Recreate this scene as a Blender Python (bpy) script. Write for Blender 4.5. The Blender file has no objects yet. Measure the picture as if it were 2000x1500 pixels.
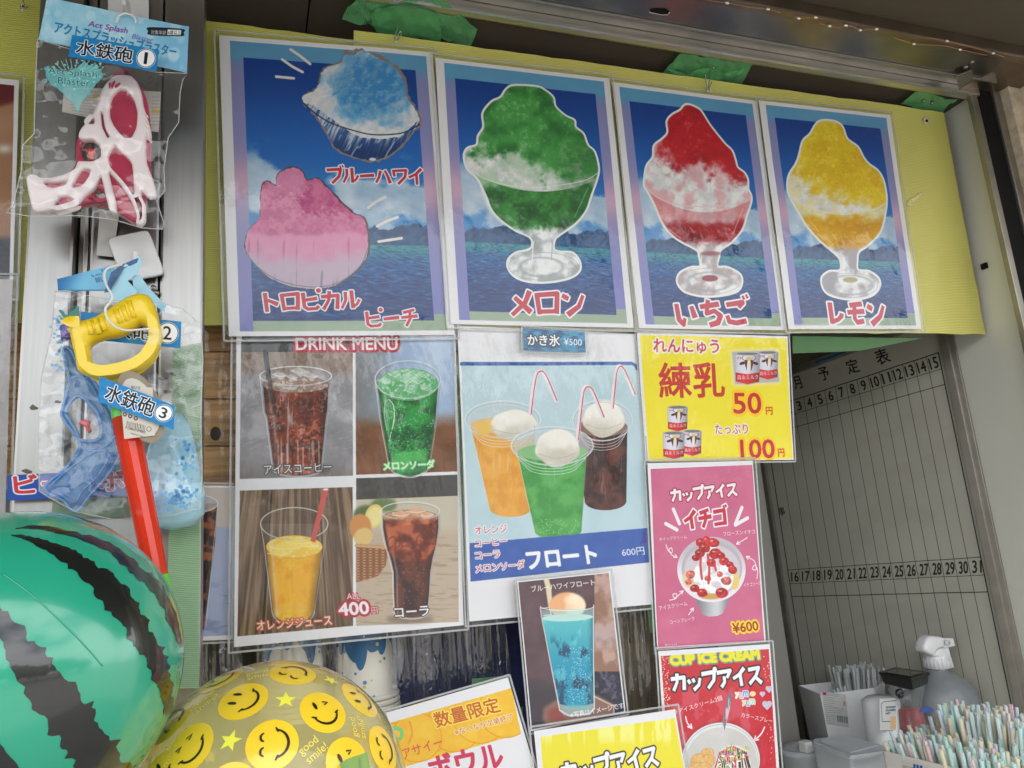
import bpy, bmesh, math, random
import numpy as np
from mathutils import Vector, Matrix
random.seed(7)
SC = bpy.context.scene
COL = SC.collection
CZ = 1.55                                   # eye height above the pavement

# ------------------------------------------------------------ camera
R = np.array([[0.9417456, 0.00324993, -0.33631037],
              [-0.32728452, -0.22144624, -0.91861113],
              [-0.07746009, 0.97516716, -0.20748238]])
camd = bpy.data.cameras.new('camera'); cam = bpy.data.objects.new('camera', camd); COL.objects.link(cam)
camd.sensor_width = 36; camd.lens = 27.0; camd.clip_start = 0.02; camd.clip_end = 3000
Mx = Matrix([[*R[0], 0], [*R[1], 0], [*R[2], CZ], [0, 0, 0, 1]])
cam.matrix_world = Mx
SC.camera = cam
# ------------------------------------------------------------ world and sun
SUN_EL, SUN_AZ = math.radians(60), math.radians(20)
world = bpy.data.worlds.new('World'); SC.world = world; world.use_nodes = True
nt = world.node_tree; nt.nodes.clear()
N = lambda t: nt.nodes.new(t)
out = N('ShaderNodeOutputWorld'); bg = N('ShaderNodeBackground'); sky = N('ShaderNodeTexSky')
sky.sky_type = 'NISHITA'; sky.sun_disc = False
sky.sun_elevation = SUN_EL; sky.sun_rotation = SUN_AZ; sky.dust_density = 3; sky.ozone_density = 1
tc = N('ShaderNodeTexCoord'); mp = N('ShaderNodeMapping'); mp.inputs['Scale'].default_value = (1.6, 1.6, 4)
nz = N('ShaderNodeTexNoise'); nz.inputs['Scale'].default_value = 1.3; nz.inputs['Detail'].default_value = 7
rp = N('ShaderNodeValToRGB'); rp.color_ramp.elements[0].position = .34; rp.color_ramp.elements[1].position = .52
mix = N('ShaderNodeMix'); mix.data_type = 'RGBA'; mix.inputs[7].default_value = (11.5, 11.6, 11.8, 1)
nt.links.new(tc.outputs['Generated'], mp.inputs[0]); nt.links.new(mp.outputs[0], nz.inputs[0])
nt.links.new(nz.outputs[0], rp.inputs[0]); nt.links.new(rp.outputs[0], mix.inputs[0])
nt.links.new(sky.outputs[0], mix.inputs[6]); nt.links.new(mix.outputs[2], bg.inputs[0])
bg.inputs[1].default_value = 0.14; nt.links.new(bg.outputs[0], out.inputs[0])
sd = bpy.data.lights.new('sun', 'SUN'); sd.energy = 2.6; sd.angle = math.radians(3); sd.color = (1, .95, .88)
so = bpy.data.objects.new('sun', sd); COL.objects.link(so)
sv = Vector((math.sin(SUN_AZ)*math.cos(SUN_EL), math.cos(SUN_AZ)*math.cos(SUN_EL), math.sin(SUN_EL)))
so.rotation_euler = sv.to_track_quat('Z', 'Y').to_euler()
SC.view_settings.view_transform = 'Standard'; SC.view_settings.look = 'None'
SC.view_settings.gamma = 1; SC.view_settings.use_curve_mapping = False
SC.view_settings.exposure = 1.15
SC.render.engine = 'CYCLES'
SC.cycles.transparent_max_bounces = 48; SC.cycles.max_bounces = 10; SC.cycles.diffuse_bounces = 4
SC.cycles.glossy_bounces = 4; SC.cycles.transmission_bounces = 6
SC.cycles.caustics_reflective = False; SC.cycles.caustics_refractive = False
SC.cycles.use_denoising = True

# ------------------------------------------------------------ measuring helpers: a point of the place from a surveyed direction and the surface it lies on
def ray(p): return R @ np.array([p[0]-1000., 750.-p[1], -1500.])
class Plane:
    def __init__(s, p0, n): s.p0 = np.array(p0, float); s.n = np.array(n, float)/np.linalg.norm(n)
    def __call__(s, px, py=None):
        if py is None: px, py = px
        r = ray((px, py)); return r*(np.dot(s.p0, s.n)/np.dot(r, s.n)) + np.array([0, 0, CZ])
TILT = .07
NF = np.array([0, -math.cos(TILT), -math.sin(TILT)])
def FP(off=0.): return Plane(np.array([0, 1.05, .2])+NF*off, NF)        # hanging posters lean out at the top
def WP(y): return Plane((0, y, 0), (0, -1, 0))
def HP(z): return Plane((0, 0, z-CZ), (0, 0, -1))
ZC = CZ+.794; XR = 1.357
def proj(P):
    q = (P-np.array([0, 0, CZ])) @ R
    return 1000-1500*q[..., 0]/q[..., 2], 750+1500*q[..., 1]/q[..., 2]
def Z(off, pts):                                                       # reading of an enlarged survey crop
    return [(off[0]+x/off[2], off[1]+y/off[2]) for x, y in pts]
G1 = (0, 0, 2.679); G2 = (0, 440, 2.679); R3 = (400, 0, 2.272); R4 = (840, 0, 2.273); R5 = (1480, 0, 2.206)
R6 = (440, 640, 2.344); R7 = (880, 620, 2.5); R8 = (1230, 640, 2.344); L1 = (0, 980, 2.885); L2 = (300, 1220, 3.846)
L3 = (740, 1180, 3.571); L4 = (1260, 1240, 5.77); L5 = (1480, 640, 2.5); L6 = (1500, 1180, 4.0)

# ------------------------------------------------------------ object helpers
def thing(name, label, cat, loc=(0, 0, 0), group=None, kind=None):
    o = bpy.data.objects.new(name, None); COL.objects.link(o); o.empty_display_size = .02
    o.location = loc; o['label'] = label; o['category'] = cat
    if group: o['group'] = group
    if kind: o['kind'] = kind
    return o
def tag(o, label, cat, group=None, kind=None):
    o['label'] = label; o['category'] = cat
    if group: o['group'] = group
    if kind: o['kind'] = kind
    return o
def wloc(p):
    v = Vector(p.location)
    while p.parent: p = p.parent; v += p.location
    return v
def mesh(name, verts, faces, mat=None, parent=None, uvs=None, smooth=False, mats=None, fm=None, origin=None):
    m = bpy.data.meshes.new(name)
    V = np.array([tuple(v) for v in verts], float)
    if parent is not None: base = np.array(wloc(parent)); oloc = (0, 0, 0)
    elif origin == 'base':
        base = np.array([(V[:, 0].min()+V[:, 0].max())/2, (V[:, 1].min()+V[:, 1].max())/2, V[:, 2].min()]); oloc = tuple(base)
    else: base = np.zeros(3); oloc = (0, 0, 0)
    m.from_pydata((V-base).tolist(), [], faces)
    if uvs is not None:
        l = m.uv_layers.new(name='UVMap'); idx = np.empty(len(m.loops), int); m.loops.foreach_get('vertex_index', idx)
        l.data.foreach_set('uv', np.array(uvs, float)[idx].ravel())
    for mm in (mats or [mat]): m.materials.append(mm)
    if fm is not None: m.polygons.foreach_set('material_index', fm)
    if smooth: m.polygons.foreach_set('use_smooth', [True]*len(m.polygons))
    m.update()
    o = bpy.data.objects.new(name, m); COL.objects.link(o); o.location = oloc
    if parent is not None: o.parent = parent
    return o
def frombm(name, bm, mat, parent=None, smooth=False):
    bmesh.ops.recalc_face_normals(bm, faces=bm.faces)
    bm.verts.ensure_lookup_table(); bm.verts.index_update()
    V = [tuple(v.co) for v in bm.verts]; F = [[v.index for v in f.verts] for f in bm.faces]; bm.free()
    return mesh(name, V, F, mat, parent, smooth=smooth, origin='base')
def prism(name, pts, dvec, mat, parent=None, bevel=0, seg=2):          # polygon swept along dvec, edges eased
    bm = bmesh.new(); n = len(pts)
    a = [bm.verts.new(tuple(p)) for p in pts]; b = [bm.verts.new(tuple(np.array(p)+np.array(dvec))) for p in pts]
    bm.faces.new(a); bm.faces.new(b[::-1])
    for i in range(n): bm.faces.new((a[i], b[i], b[(i+1) % n], a[(i+1) % n]))
    bmesh.ops.recalc_face_normals(bm, faces=bm.faces)
    if bevel: bmesh.ops.bevel(bm, geom=bm.edges[:], offset=bevel, segments=seg, affect='EDGES', profile=.6)
    return frombm(name, bm, mat, parent)
def box(name, lo, hi, mat, parent=None, bevel=0):
    return prism(name, [(lo[0], lo[1], lo[2]), (hi[0], lo[1], lo[2]), (hi[0], hi[1], lo[2]), (lo[0], hi[1], lo[2])], (0, 0, hi[2]-lo[2]), mat, parent, bevel)
def tube(name, pts, r, mat, parent=None, n=8, closed=False, rs=None):
    P = [Vector(tuple(p)) for p in pts]; V = []; F = []; up = None
    for i, p in enumerate(P):
        t = (P[min(i+1, len(P)-1)]-P[max(i-1, 0)]).normalized()
        if up is None: up = t.orthogonal().normalized()
        up = (up-t*up.dot(t)).normalized(); s = t.cross(up); rr = rs[i] if rs else r
        for k in range(n):
            a = 2*math.pi*k/n; V.append(p+(up*math.cos(a)+s*math.sin(a))*rr)
    for i in range(len(P)-1):
        for k in range(n): F.append((i*n+k, i*n+(k+1) % n, (i+1)*n+(k+1) % n, (i+1)*n+k))
    F.append(tuple(range(n-1, -1, -1))); F.append(tuple(range((len(P)-1)*n, len(P)*n)))
    return mesh(name, V, F, mat, parent, smooth=True, origin='base')
def lathe(name, prof, c, mat, parent=None, n=28, axis=(0, 0, 1)):      # prof: (radius, height)
    q = Vector(axis).normalized().to_track_quat('Z', 'Y'); V = []; F = []
    for r_, h in prof:
        for k in range(n):
            a = 2*math.pi*k/n; V.append(Vector(tuple(c))+q @ Vector((r_*math.cos(a), r_*math.sin(a), h)))
    for i in range(len(prof)-1):
        for k in range(n): F.append((i*n+k, i*n+(k+1) % n, (i+1)*n+(k+1) % n, (i+1)*n+k))
    return mesh(name, V, F, mat, parent, smooth=True, origin='base')
def spline(pts, n=8, closed=False):
    P = [np.array(p, float) for p in pts]; o = []; m = len(P)
    rng = range(m) if closed else range(m-1)
    for i in rng:
        p0 = P[(i-1) % m] if closed or i > 0 else P[0]; p1 = P[i]; p2 = P[(i+1) % m]; p3 = P[(i+2) % m] if closed or i < m-2 else P[-1]
        for k in range(n):
            t = k/n; o.append(.5*((2*p1)+(-p0+p2)*t+(2*p0-5*p1+4*p2-p3)*t*t+(-p0+3*p1-3*p2+p3)*t**3))
    if not closed: o.append(P[-1])
    return [tuple(q) for q in o]
def chaikin(P, k=2):
    for _ in range(k):
        Q = []
        for i in range(len(P)):
            p, q = P[i], P[(i+1) % len(P)]; Q += [(p[0]*.84+q[0]*.16, p[1]*.84+q[1]*.16), (p[0]*.16+q[0]*.84, p[1]*.16+q[1]*.84)]
        P = Q
    return P
def plate(name, outer, holes, pl, depth, bevel, mat, parent=None, round_=True, bres=3):
    """a moulded flat piece: outline and holes on a plane, with real thickness and rounded edges"""
    e1 = np.cross([0, 0, 1.], pl.n); e1 /= np.linalg.norm(e1); e2 = np.cross(pl.n, e1); o0 = pl(*outer[0])
    cu = bpy.data.curves.new('t', 'CURVE'); cu.dimensions = '2D'; cu.fill_mode = 'BOTH'
    cu.extrude = max(depth/2-bevel, 0); cu.bevel_depth = bevel; cu.bevel_resolution = bres; cu.offset = -bevel
    for lp in [outer]+holes:
        if round_: lp = chaikin(lp)
        sp = cu.splines.new('POLY'); sp.points.add(len(lp)-1); sp.use_cyclic_u = True
        for i, p in enumerate(lp):
            d = pl(*p)-o0; sp.points[i].co = (d @ e1, d @ e2, 0, 1)
    ob = bpy.data.objects.new('t', cu); COL.objects.link(ob)
    me = bpy.data.meshes.new_from_object(ob.evaluated_get(bpy.context.evaluated_depsgraph_get()))
    V = [o0+v.co.x*e1+v.co.y*e2+v.co.z*pl.n for v in me.vertices]; F = [tuple(f.vertices) for f in me.polygons]
    bpy.data.objects.remove(ob); bpy.data.curves.remove(cu); bpy.data.meshes.remove(me)
    o = mesh(name, V, F, mat, parent, origin='base')
    bm = bmesh.new(); bm.from_mesh(o.data); bmesh.ops.remove_doubles(bm, verts=bm.verts, dist=1e-5)
    bmesh.ops.recalc_face_normals(bm, faces=bm.faces); bm.to_mesh(o.data); bm.free()
    o.data.polygons.foreach_set('use_smooth', [True]*len(o.data.polygons))
    try: o.data.set_sharp_from_angle(angle=math.radians(50))
    except Exception: pass
    return o
def vnoise(x, y, seed, sc=1.):                                           # smooth value noise for geometry
    return float(fbm(np.array([x*sc]), np.array([y*sc]), 1., 3, seed)[0])*2-1
def sheet(name, c3, nx, ny, mat, parent=None, amp=0., ns=40., seed=1, thick=0., uv=True, edge=0., bow=0.):
    """thin sheet from four 3D corners (TL,TR,BR,BL) with gentle waves"""
    TL, TR, BR, BL = [np.array(c, float) for c in c3]
    nrm = np.cross(TR-TL, TL-BL); nrm /= np.linalg.norm(nrm)
    u, v = np.meshgrid(np.linspace(0, 1, nx+1), np.linspace(0, 1, ny+1))
    W_ = np.linalg.norm(TR-TL); H_ = np.linalg.norm(TL-BL)
    uu, vv = u, v
    if edge:
        n1 = fbm(v*H_*60, v*0, 1, 3, seed+5)-.5; n2 = fbm(u*W_*60, u*0, 1, 3, seed+6)-.5
        uu = u+n1*edge/W_*(np.abs(u-.5)*2)**2; vv = v+n2*edge/H_*(np.abs(v-.5)*2)**2
    P = (1-vv)[..., None]*((1-uu)[..., None]*TL+uu[..., None]*TR)+vv[..., None]*((1-uu)[..., None]*BL+uu[..., None]*BR)
    d = (fbm(u*W_*ns, v*H_*ns, 1, 3, seed)-.5)*2*amp+bow*np.sin(u*math.pi)
    P = P-nrm*0+d[..., None]*nrm
    V = P.reshape(-1, 3); uvs = np.stack([u, 1-v], -1).reshape(-1, 2); w = nx+1
    F = [(j*w+i, (j+1)*w+i, (j+1)*w+i+1, j*w+i+1) for j in range(ny) for i in range(nx)]
    if thick:
        n0 = len(V); V = np.concatenate([V, V-nrm*thick]); uvs = np.concatenate([uvs, uvs])
        F2 = [tuple(n0+k for k in f[::-1]) for f in F]
        rim = [i for i in range(w)]+[j*w+nx for j in range(1, ny+1)]+[ny*w+i for i in range(nx-1, -1, -1)]+[j*w for j in range(ny-1, 0, -1)]
        F = F+F2+[(rim[k], rim[(k+1) % len(rim)], n0+rim[(k+1) % len(rim)], n0+rim[k]) for k in range(len(rim))]
    return mesh(name, V, F, mat, parent, uvs=uvs, smooth=not thick, origin='base')

# ------------------------------------------------------------ noise
_tb = {}
def _tab(seed):
    if seed not in _tb: _tb[seed] = np.random.RandomState(seed).rand(128, 128).astype(np.float32)
    return _tb[seed]
def fbm(x, y, sc=1., octv=4, seed=0):
    t = 0; a = 1.; s = 0
    x = np.asarray(x, np.float32)/sc; y = np.asarray(y, np.float32)/sc
    for k in range(octv):
        T = _tab(seed*7+k); xi = np.floor(x).astype(int); yi = np.floor(y).astype(int); fx = x-xi; fy = y-yi
        fx = fx*fx*(3-2*fx); fy = fy*fy*(3-2*fy); xi &= 127; yi &= 127; x1 = (xi+1) & 127; y1 = (yi+1) & 127
        t = t+a*((T[yi, xi]*(1-fx)+T[yi, x1]*fx)*(1-fy)+(T[y1, xi]*(1-fx)+T[y1, x1]*fx)*fy)
        s += a; a *= .5; x = x*2.03+5.3; y = y*2.03+1.7
    return t/s
def sm(a, b, x):
    t = np.clip((x-a)/(b-a), 0, 1); return t*t*(3-2*t)
def mixc(a, b, t):
    a = np.asarray(a, np.float32); b = np.asarray(b, np.float32); return a+(b-a)*np.asarray(t)[..., None]

# ------------------------------------------------------------ materials
def newmat(name):
    m = bpy.data.materials.new(name); m.use_nodes = True; t = m.node_tree; t.nodes.clear()
    return m, t, t.nodes.new('ShaderNodeOutputMaterial')
def _bump(t, scale, strength, dist=.002, stretch=None, detail=3, src='Object'):
    c = t.nodes.new('ShaderNodeTexCoord'); mp_ = t.nodes.new('ShaderNodeMapping'); n_ = t.nodes.new('ShaderNodeTexNoise'); b = t.nodes.new('ShaderNodeBump')
    mp_.inputs['Scale'].default_value = stretch or (1, 1, 1); n_.inputs['Scale'].default_value = scale; n_.inputs['Detail'].default_value = detail
    b.inputs['Strength'].default_value = strength; b.inputs['Distance'].default_value = dist
    t.links.new(c.outputs[src], mp_.inputs[0]); t.links.new(mp_.outputs[0], n_.inputs[0]); t.links.new(n_.outputs[0], b.inputs['Height'])
    return b, n_
def M(name, col, rough=.5, metal=0., coat=0., var=.12, vs=30., bump=0., bs=80., stretch=None, spec=.5, trans=0., sss=0., alpha=1., crough=.05):
    m, t, o = newmat(name); p = t.nodes.new('ShaderNodeBsdfPrincipled'); t.links.new(p.outputs[0], o.inputs[0])
    c = t.nodes.new('ShaderNodeTexCoord'); mp_ = t.nodes.new('ShaderNodeMapping'); n_ = t.nodes.new('ShaderNodeTexNoise')
    mp_.inputs['Scale'].default_value = stretch or (1, 1, 1); n_.inputs['Scale'].default_value = vs; n_.inputs['Detail'].default_value = 5
    t.links.new(c.outputs['Object'], mp_.inputs[0]); t.links.new(mp_.outputs[0], n_.inputs[0])
    r = t.nodes.new('ShaderNodeValToRGB'); r.color_ramp.elements[0].position = .3; r.color_ramp.elements[1].position = .7
    r.color_ramp.elements[0].color = (*[x*(1-var) for x in col], 1); r.color_ramp.elements[1].color = (*[min(1, x*(1+var)) for x in col], 1)
    t.links.new(n_.outputs[0], r.inputs[0]); t.links.new(r.outputs[0], p.inputs['Base Color'])
    p.inputs['Roughness'].default_value = rough; p.inputs['Metallic'].default_value = metal
    p.inputs['Coat Weight'].default_value = coat; p.inputs['Coat Roughness'].default_value = crough
    p.inputs['Specular IOR Level'].default_value = spec; p.inputs['Transmission Weight'].default_value = trans
    p.inputs['Alpha'].default_value = alpha
    if sss: p.inputs['Subsurface Weight'].default_value = sss; p.inputs['Subsurface Radius'].default_value = (.01, .01, .01); p.inputs['Subsurface Scale'].default_value = .5
    if bump:
        b, _ = _bump(t, bs, bump, stretch=stretch); t.links.new(b.outputs[0], p.inputs['Normal'])
        if coat: t.links.new(b.outputs[0], p.inputs['Coat Normal'])
    return m
def film(name, bump=.3, bs=25., stretch=None, rough=.03, tint=(1, 1, 1), ior=1.5, haze=.0, dist=.004, detail=3, gain=1., hcol=(.8, .82, .82)):
    """clear plastic film: lets light through, mirrors the surroundings by Fresnel, a little milky"""
    m, t, o = newmat(name); L = t.links
    tr = t.nodes.new('ShaderNodeBsdfTransparent'); gl = t.nodes.new('ShaderNodeBsdfGlossy'); mx = t.nodes.new('ShaderNodeMixShader'); fr = t.nodes.new('ShaderNodeFresnel')
    tr.inputs[0].default_value = (*tint, 1); gl.inputs['Roughness'].default_value = rough; fr.inputs[0].default_value = ior
    b, _ = _bump(t, bs, bump, dist, stretch, detail); L.new(b.outputs[0], gl.inputs['Normal']); L.new(b.outputs[0], fr.inputs['Normal'])
    ge = t.nodes.new('ShaderNodeNewGeometry'); mi = t.nodes.new('ShaderNodeMath'); mi.operation = 'MULTIPLY_ADD'; mi.inputs[1].default_value = 1/ior-ior; mi.inputs[2].default_value = ior
    L.new(ge.outputs['Backfacing'], mi.inputs[0]); L.new(mi.outputs[0], fr.inputs[0])                 # a thin film mirrors alike from both sides
    src = tr.outputs[0]
    if haze:
        df = t.nodes.new('ShaderNodeBsdfDiffuse'); m2 = t.nodes.new('ShaderNodeMixShader'); df.inputs[0].default_value = (*hcol, 1)
        tl = t.nodes.new('ShaderNodeBsdfTranslucent'); tl.inputs[0].default_value = (*hcol, 1); ad = t.nodes.new('ShaderNodeMixShader'); ad.inputs[0].default_value = .35
        L.new(df.outputs[0], ad.inputs[1]); L.new(tl.outputs[0], ad.inputs[2])
        m2.inputs[0].default_value = haze; L.new(tr.outputs[0], m2.inputs[1]); L.new(ad.outputs[0], m2.inputs[2]); src = m2.outputs[0]
    mu = t.nodes.new('ShaderNodeMath'); mu.operation = 'MULTIPLY'; mu.use_clamp = True; mu.inputs[1].default_value = gain; L.new(fr.outputs[0], mu.inputs[0])
    L.new(mu.outputs[0], mx.inputs[0]); L.new(src, mx.inputs[1]); L.new(gl.outputs[0], mx.inputs[2]); L.new(mx.outputs[0], o.inputs[0])
    return m
def printed(name, img, rough=.45, alpha=False, bump=0.):
    m, t, o = newmat(name); L = t.links; p = t.nodes.new('ShaderNodeBsdfPrincipled'); i = t.nodes.new('ShaderNodeTexImage')
    i.image = img; i.extension = 'EXTEND'; i.interpolation = 'Linear'
    n_ = t.nodes.new('ShaderNodeTexNoise'); n_.inputs['Scale'].default_value = 300; h = t.nodes.new('ShaderNodeMath'); h.operation = 'MULTIPLY_ADD'
    h.inputs[1].default_value = .16; h.inputs[2].default_value = rough-.08; L.new(n_.outputs[0], h.inputs[0]); L.new(h.outputs[0], p.inputs['Roughness'])
    L.new(i.outputs[0], p.inputs['Base Color'])
    if alpha: L.new(i.outputs[1], p.inputs['Alpha'])
    p.inputs['Specular IOR Level'].default_value = .3
    L.new(p.outputs[0], o.inputs[0]); return m

# ------------------------------------------------------------ print maker: paints flat prints procedurally, in surveyed coordinates of the sheet
_fc = bpy.data.curves.new('lettering', 'FONT'); _fo = bpy.data.objects.new('lettering', _fc); COL.objects.link(_fo); _fc.resolution_u = 3
_gl = {}
def glyphs(s, spacing=1.):
    if (s, spacing) in _gl: return _gl[(s, spacing)]
    _fc.body = s; _fc.space_character = spacing
    me = bpy.data.meshes.new_from_object(_fo.evaluated_get(bpy.context.evaluated_depsgraph_get()))
    V = np.empty(len(me.vertices)*3); me.vertices.foreach_get('co', V); V = V.reshape(-1, 3)[:, :2]
    cnt = {}
    for f in me.polygons:
        vs = list(f.vertices)
        for a, b in zip(vs, vs[1:]+vs[:1]):
            k = (min(a, b), max(a, b)); cnt[k] = cnt.get(k, 0)+1
    E_ = np.array([k for k, c in cnt.items() if c == 1]); bpy.data.meshes.remove(me)
    lo = V.min(0); hi = V.max(0); _gl[(s, spacing)] = ((V-lo)/(hi-lo), E_); return _gl[(s, spacing)]
class Canvas:
    def __init__(s, corners, res=2200., base=(231, 231, 234), alpha=False):
        TL, TR, BR, BL = [np.array(c, float) for c in corners]; s.c3 = (TL, TR, BR, BL)
        s.w = max(16, int(np.linalg.norm(TR-TL)*res)); s.h = max(16, int(np.linalg.norm(TL-BL)*res))
        u, v = np.meshgrid((np.arange(s.w)+.5)/s.w, (np.arange(s.h)+.5)/s.h)
        P = (1-v)[..., None]*((1-u)[..., None]*TL+u[..., None]*TR)+v[..., None]*((1-u)[..., None]*BL+u[..., None]*BR)
        s.X, s.Y = proj(P); s.X = s.X.astype(np.float32); s.Y = s.Y.astype(np.float32); s.U = u; s.V = v
        s.im = np.empty((s.h, s.w, 3), np.float32); s.im[:] = base; s.al = np.zeros((s.h, s.w), np.float32) if alpha else None
        A = []; B = []
        for (u_, v_), c in zip(((0, 0), (1, 0), (1, 1), (0, 1)), s.c3):
            x, y = proj(c); x0 = (x-1000)/1000; y0 = (y-750)/1000; U_ = u_*s.w; V_ = v_*s.h
            A += [[x0, y0, 1, 0, 0, 0, -U_*x0, -U_*y0], [0, 0, 0, x0, y0, 1, -V_*x0, -V_*y0]]; B += [U_, V_]
        s.Hm = np.append(np.linalg.solve(np.array(A), np.array(B)), 1).reshape(3, 3); s.off = (0, 0, 1)
        x, y = proj(TL); x2, y2 = proj(TR); s.pp = s.w/math.hypot(x2-x, y2-y)       # texels per surveyed pixel
    def T(s, pts):
        P = np.array(pts, float); P = P/[s.off[2]]*1.+[s.off[0], s.off[1]]
        q = np.c_[(P-[1000, 750])/1000, np.ones(len(P))] @ s.Hm.T; return q[:, :2]/q[:, 2:]
    def G(s): return (s.X-s.off[0])*s.off[2], (s.Y-s.off[1])*s.off[2]              # grids in the same reading units
    def _edges(s, A, B, pad):
        lo = np.floor(np.minimum(A.min(0), B.min(0)))-pad; hi = np.ceil(np.maximum(A.max(0), B.max(0)))+pad
        x0, y0 = max(0, int(lo[0])), max(0, int(lo[1])); x1, y1 = min(s.w, int(hi[0])), min(s.h, int(hi[1]))
        if x1 <= x0 or y1 <= y0: return None
        SS = 3; m = np.zeros(((y1-y0)*SS, (x1-x0)*SS), bool); xs = (np.arange((x1-x0)*SS)+.5)/SS+x0
        for a, b in zip(A, B):
            if a[1] == b[1]: continue
            if a[1] > b[1]: a, b = b, a
            r0 = max(0, int(math.ceil((a[1]-y0)*SS-.5))); r1 = min(m.shape[0], int(math.ceil((b[1]-y0)*SS-.5)))
            if r1 <= r0: continue
            yy = (np.arange(r0, r1)+.5)/SS+y0; xc = a[0]+(b[0]-a[0])*(yy-a[1])/(b[1]-a[1]); m[r0:r1] ^= xs[None] > xc[:, None]
        mm = m.reshape(y1-y0, SS, x1-x0, SS).mean((1, 3)).astype(np.float32)
        return (slice(y0, y1), slice(x0, x1)), mm
    def blur(s, m, r):
        r = int(r)
        if r < 1: return m
        for ax in (0, 1):
            p = np.pad(m, [(r, r) if a == ax else (0, 0) for a in (0, 1)], mode='edge'); c = np.cumsum(p, ax); z_ = np.zeros_like(np.take(c, [0], ax)); c = np.concatenate([z_, c], ax)
            n_ = m.shape[ax]; k = 2*r+1; m = (np.take(c, range(k, k+n_), ax)-np.take(c, range(0, n_), ax))/k
        return m
    def dil(s, m, r):
        if r <= 0: return m
        o = m.copy(); k = int(math.ceil(r)); H_, W_ = m.shape
        for dy in range(-k, k+1):
            for dx in range(-k, k+1):
                w = np.clip(r+.5-math.hypot(dx, dy), 0, 1)
                if w <= 0 or (dx == 0 and dy == 0): continue
                ys, yd = slice(max(0, -dy), H_-max(0, dy)), slice(max(0, dy), H_-max(0, -dy)); xs, xd = slice(max(0, -dx), W_-max(0, dx)), slice(max(0, dx), W_-max(0, -dx))
                o[yd, xd] = np.maximum(o[yd, xd], m[ys, xs]*w)
        return o
    def put(s, sl, m, col, a=1.):
        m = m*a; col = np.asarray(col, np.float32)
        if col.ndim == 3 and col.shape[:2] != m.shape: col = col[sl]
        s.im[sl] = s.im[sl]*(1-m[..., None])+col*m[..., None]
        if s.al is not None: s.al[sl] = s.al[sl]*(1-m)+m
    def poly(s, pts, col, a=1., soft=0, curve=False, jag=0., seed=3, outline=None, mod=None):
        if curve: pts = spline(pts, 6, True)
        if jag:
            q = []; m_ = len(pts); d = 0
            for i in range(m_):
                p, r_ = np.array(pts[i], float), np.array(pts[(i+1) % m_], float); L_ = np.linalg.norm(r_-p); k = max(1, int(L_/(jag*1.2)))
                for j in range(k):
                    pt = p+(r_-p)*j/k; nn = np.array([r_[1]-p[1], p[0]-r_[0]])/(L_+1e-6); q.append(tuple(pt+nn*(float(fbm(np.array([d+j*1.7]), np.array([seed*3.]), 1.6, 2, seed)[0])-.5)*2*jag))
                d += k
            pts = q
        P = s.T(pts); r = s._edges(P, np.roll(P, -1, 0), 3+int(soft*3)+(int(outline[1]*s.pp)+2 if outline else 0))
        if r is None: return None
        sl, m = r
        if soft: m = s.blur(s.blur(m, soft), soft)
        if outline: s.put(sl, s.dil(m, outline[1]*s.pp), outline[0], a)
        if mod is not None: m = m*mod[sl]
        s.put(sl, m, col, a); return sl, m
    def ell(s, cx, cy, rx, ry, col, a=1., soft=0, rot=0., arc=(0, 360), **k):
        t = np.radians(np.linspace(arc[0], arc[1], 49)); x = rx*np.cos(t); y = ry*np.sin(t); c_, s_ = math.cos(rot), math.sin(rot)
        return s.poly(list(zip(cx+x*c_-y*s_, cy+x*s_+y*c_)), col, a, soft, **k)
    def line(s, pts, w, col, a=1., soft=0, curve=False, closed=False):                # w in surveyed pixels
        if curve: pts = spline(pts, 6, closed)
        if closed: pts = list(pts)+[pts[0]]
        P = s.T(pts); hw = max(w*s.pp/2, .35); lo = np.floor(P.min(0)-hw-2); hi = np.ceil(P.max(0)+hw+2)
        x0, y0 = max(0, int(lo[0])), max(0, int(lo[1])); x1, y1 = min(s.w, int(hi[0])), min(s.h, int(hi[1]))
        if x1 <= x0 or y1 <= y0: return
        m = np.zeros((y1-y0, x1-x0), np.float32)
        for p, q in zip(P[:-1], P[1:]):
            a0, a1 = max(x0, int(min(p[0], q[0])-hw-2)), min(x1, int(max(p[0], q[0])+hw+3)); b0, b1 = max(y0, int(min(p[1], q[1])-hw-2)), min(y1, int(max(p[1], q[1])+hw+3))
            if a1 <= a0 or b1 <= b0: continue
            xx, yy = np.meshgrid(np.arange(a0, a1)+.5, np.arange(b0, b1)+.5); d = q-p; L2_ = d @ d+1e-9
            t = np.clip(((xx-p[0])*d[0]+(yy-p[1])*d[1])/L2_, 0, 1); ds = np.hypot(xx-p[0]-t*d[0], yy-p[1]-t*d[1])
            v = m[b0-y0:b1-y0, a0-x0:a1-x0]; np.maximum(v, np.clip(hw+.5-ds, 0, 1), out=v)
        if soft: m = s.blur(m, soft)
        s.put((slice(y0, y1), slice(x0, x1)), m, col, a)
    def ring(s, cx, cy, rx, ry, w, col, a=1., arc=(0, 360), rot=0.):
        t = np.radians(np.linspace(arc[0], arc[1], 49)); c_, s_ = math.cos(rot), math.sin(rot); x = rx*np.cos(t); y = ry*np.sin(t)
        s.line(list(zip(cx+x*c_-y*s_, cy+x*s_+y*c_)), w, col, a)
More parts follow.
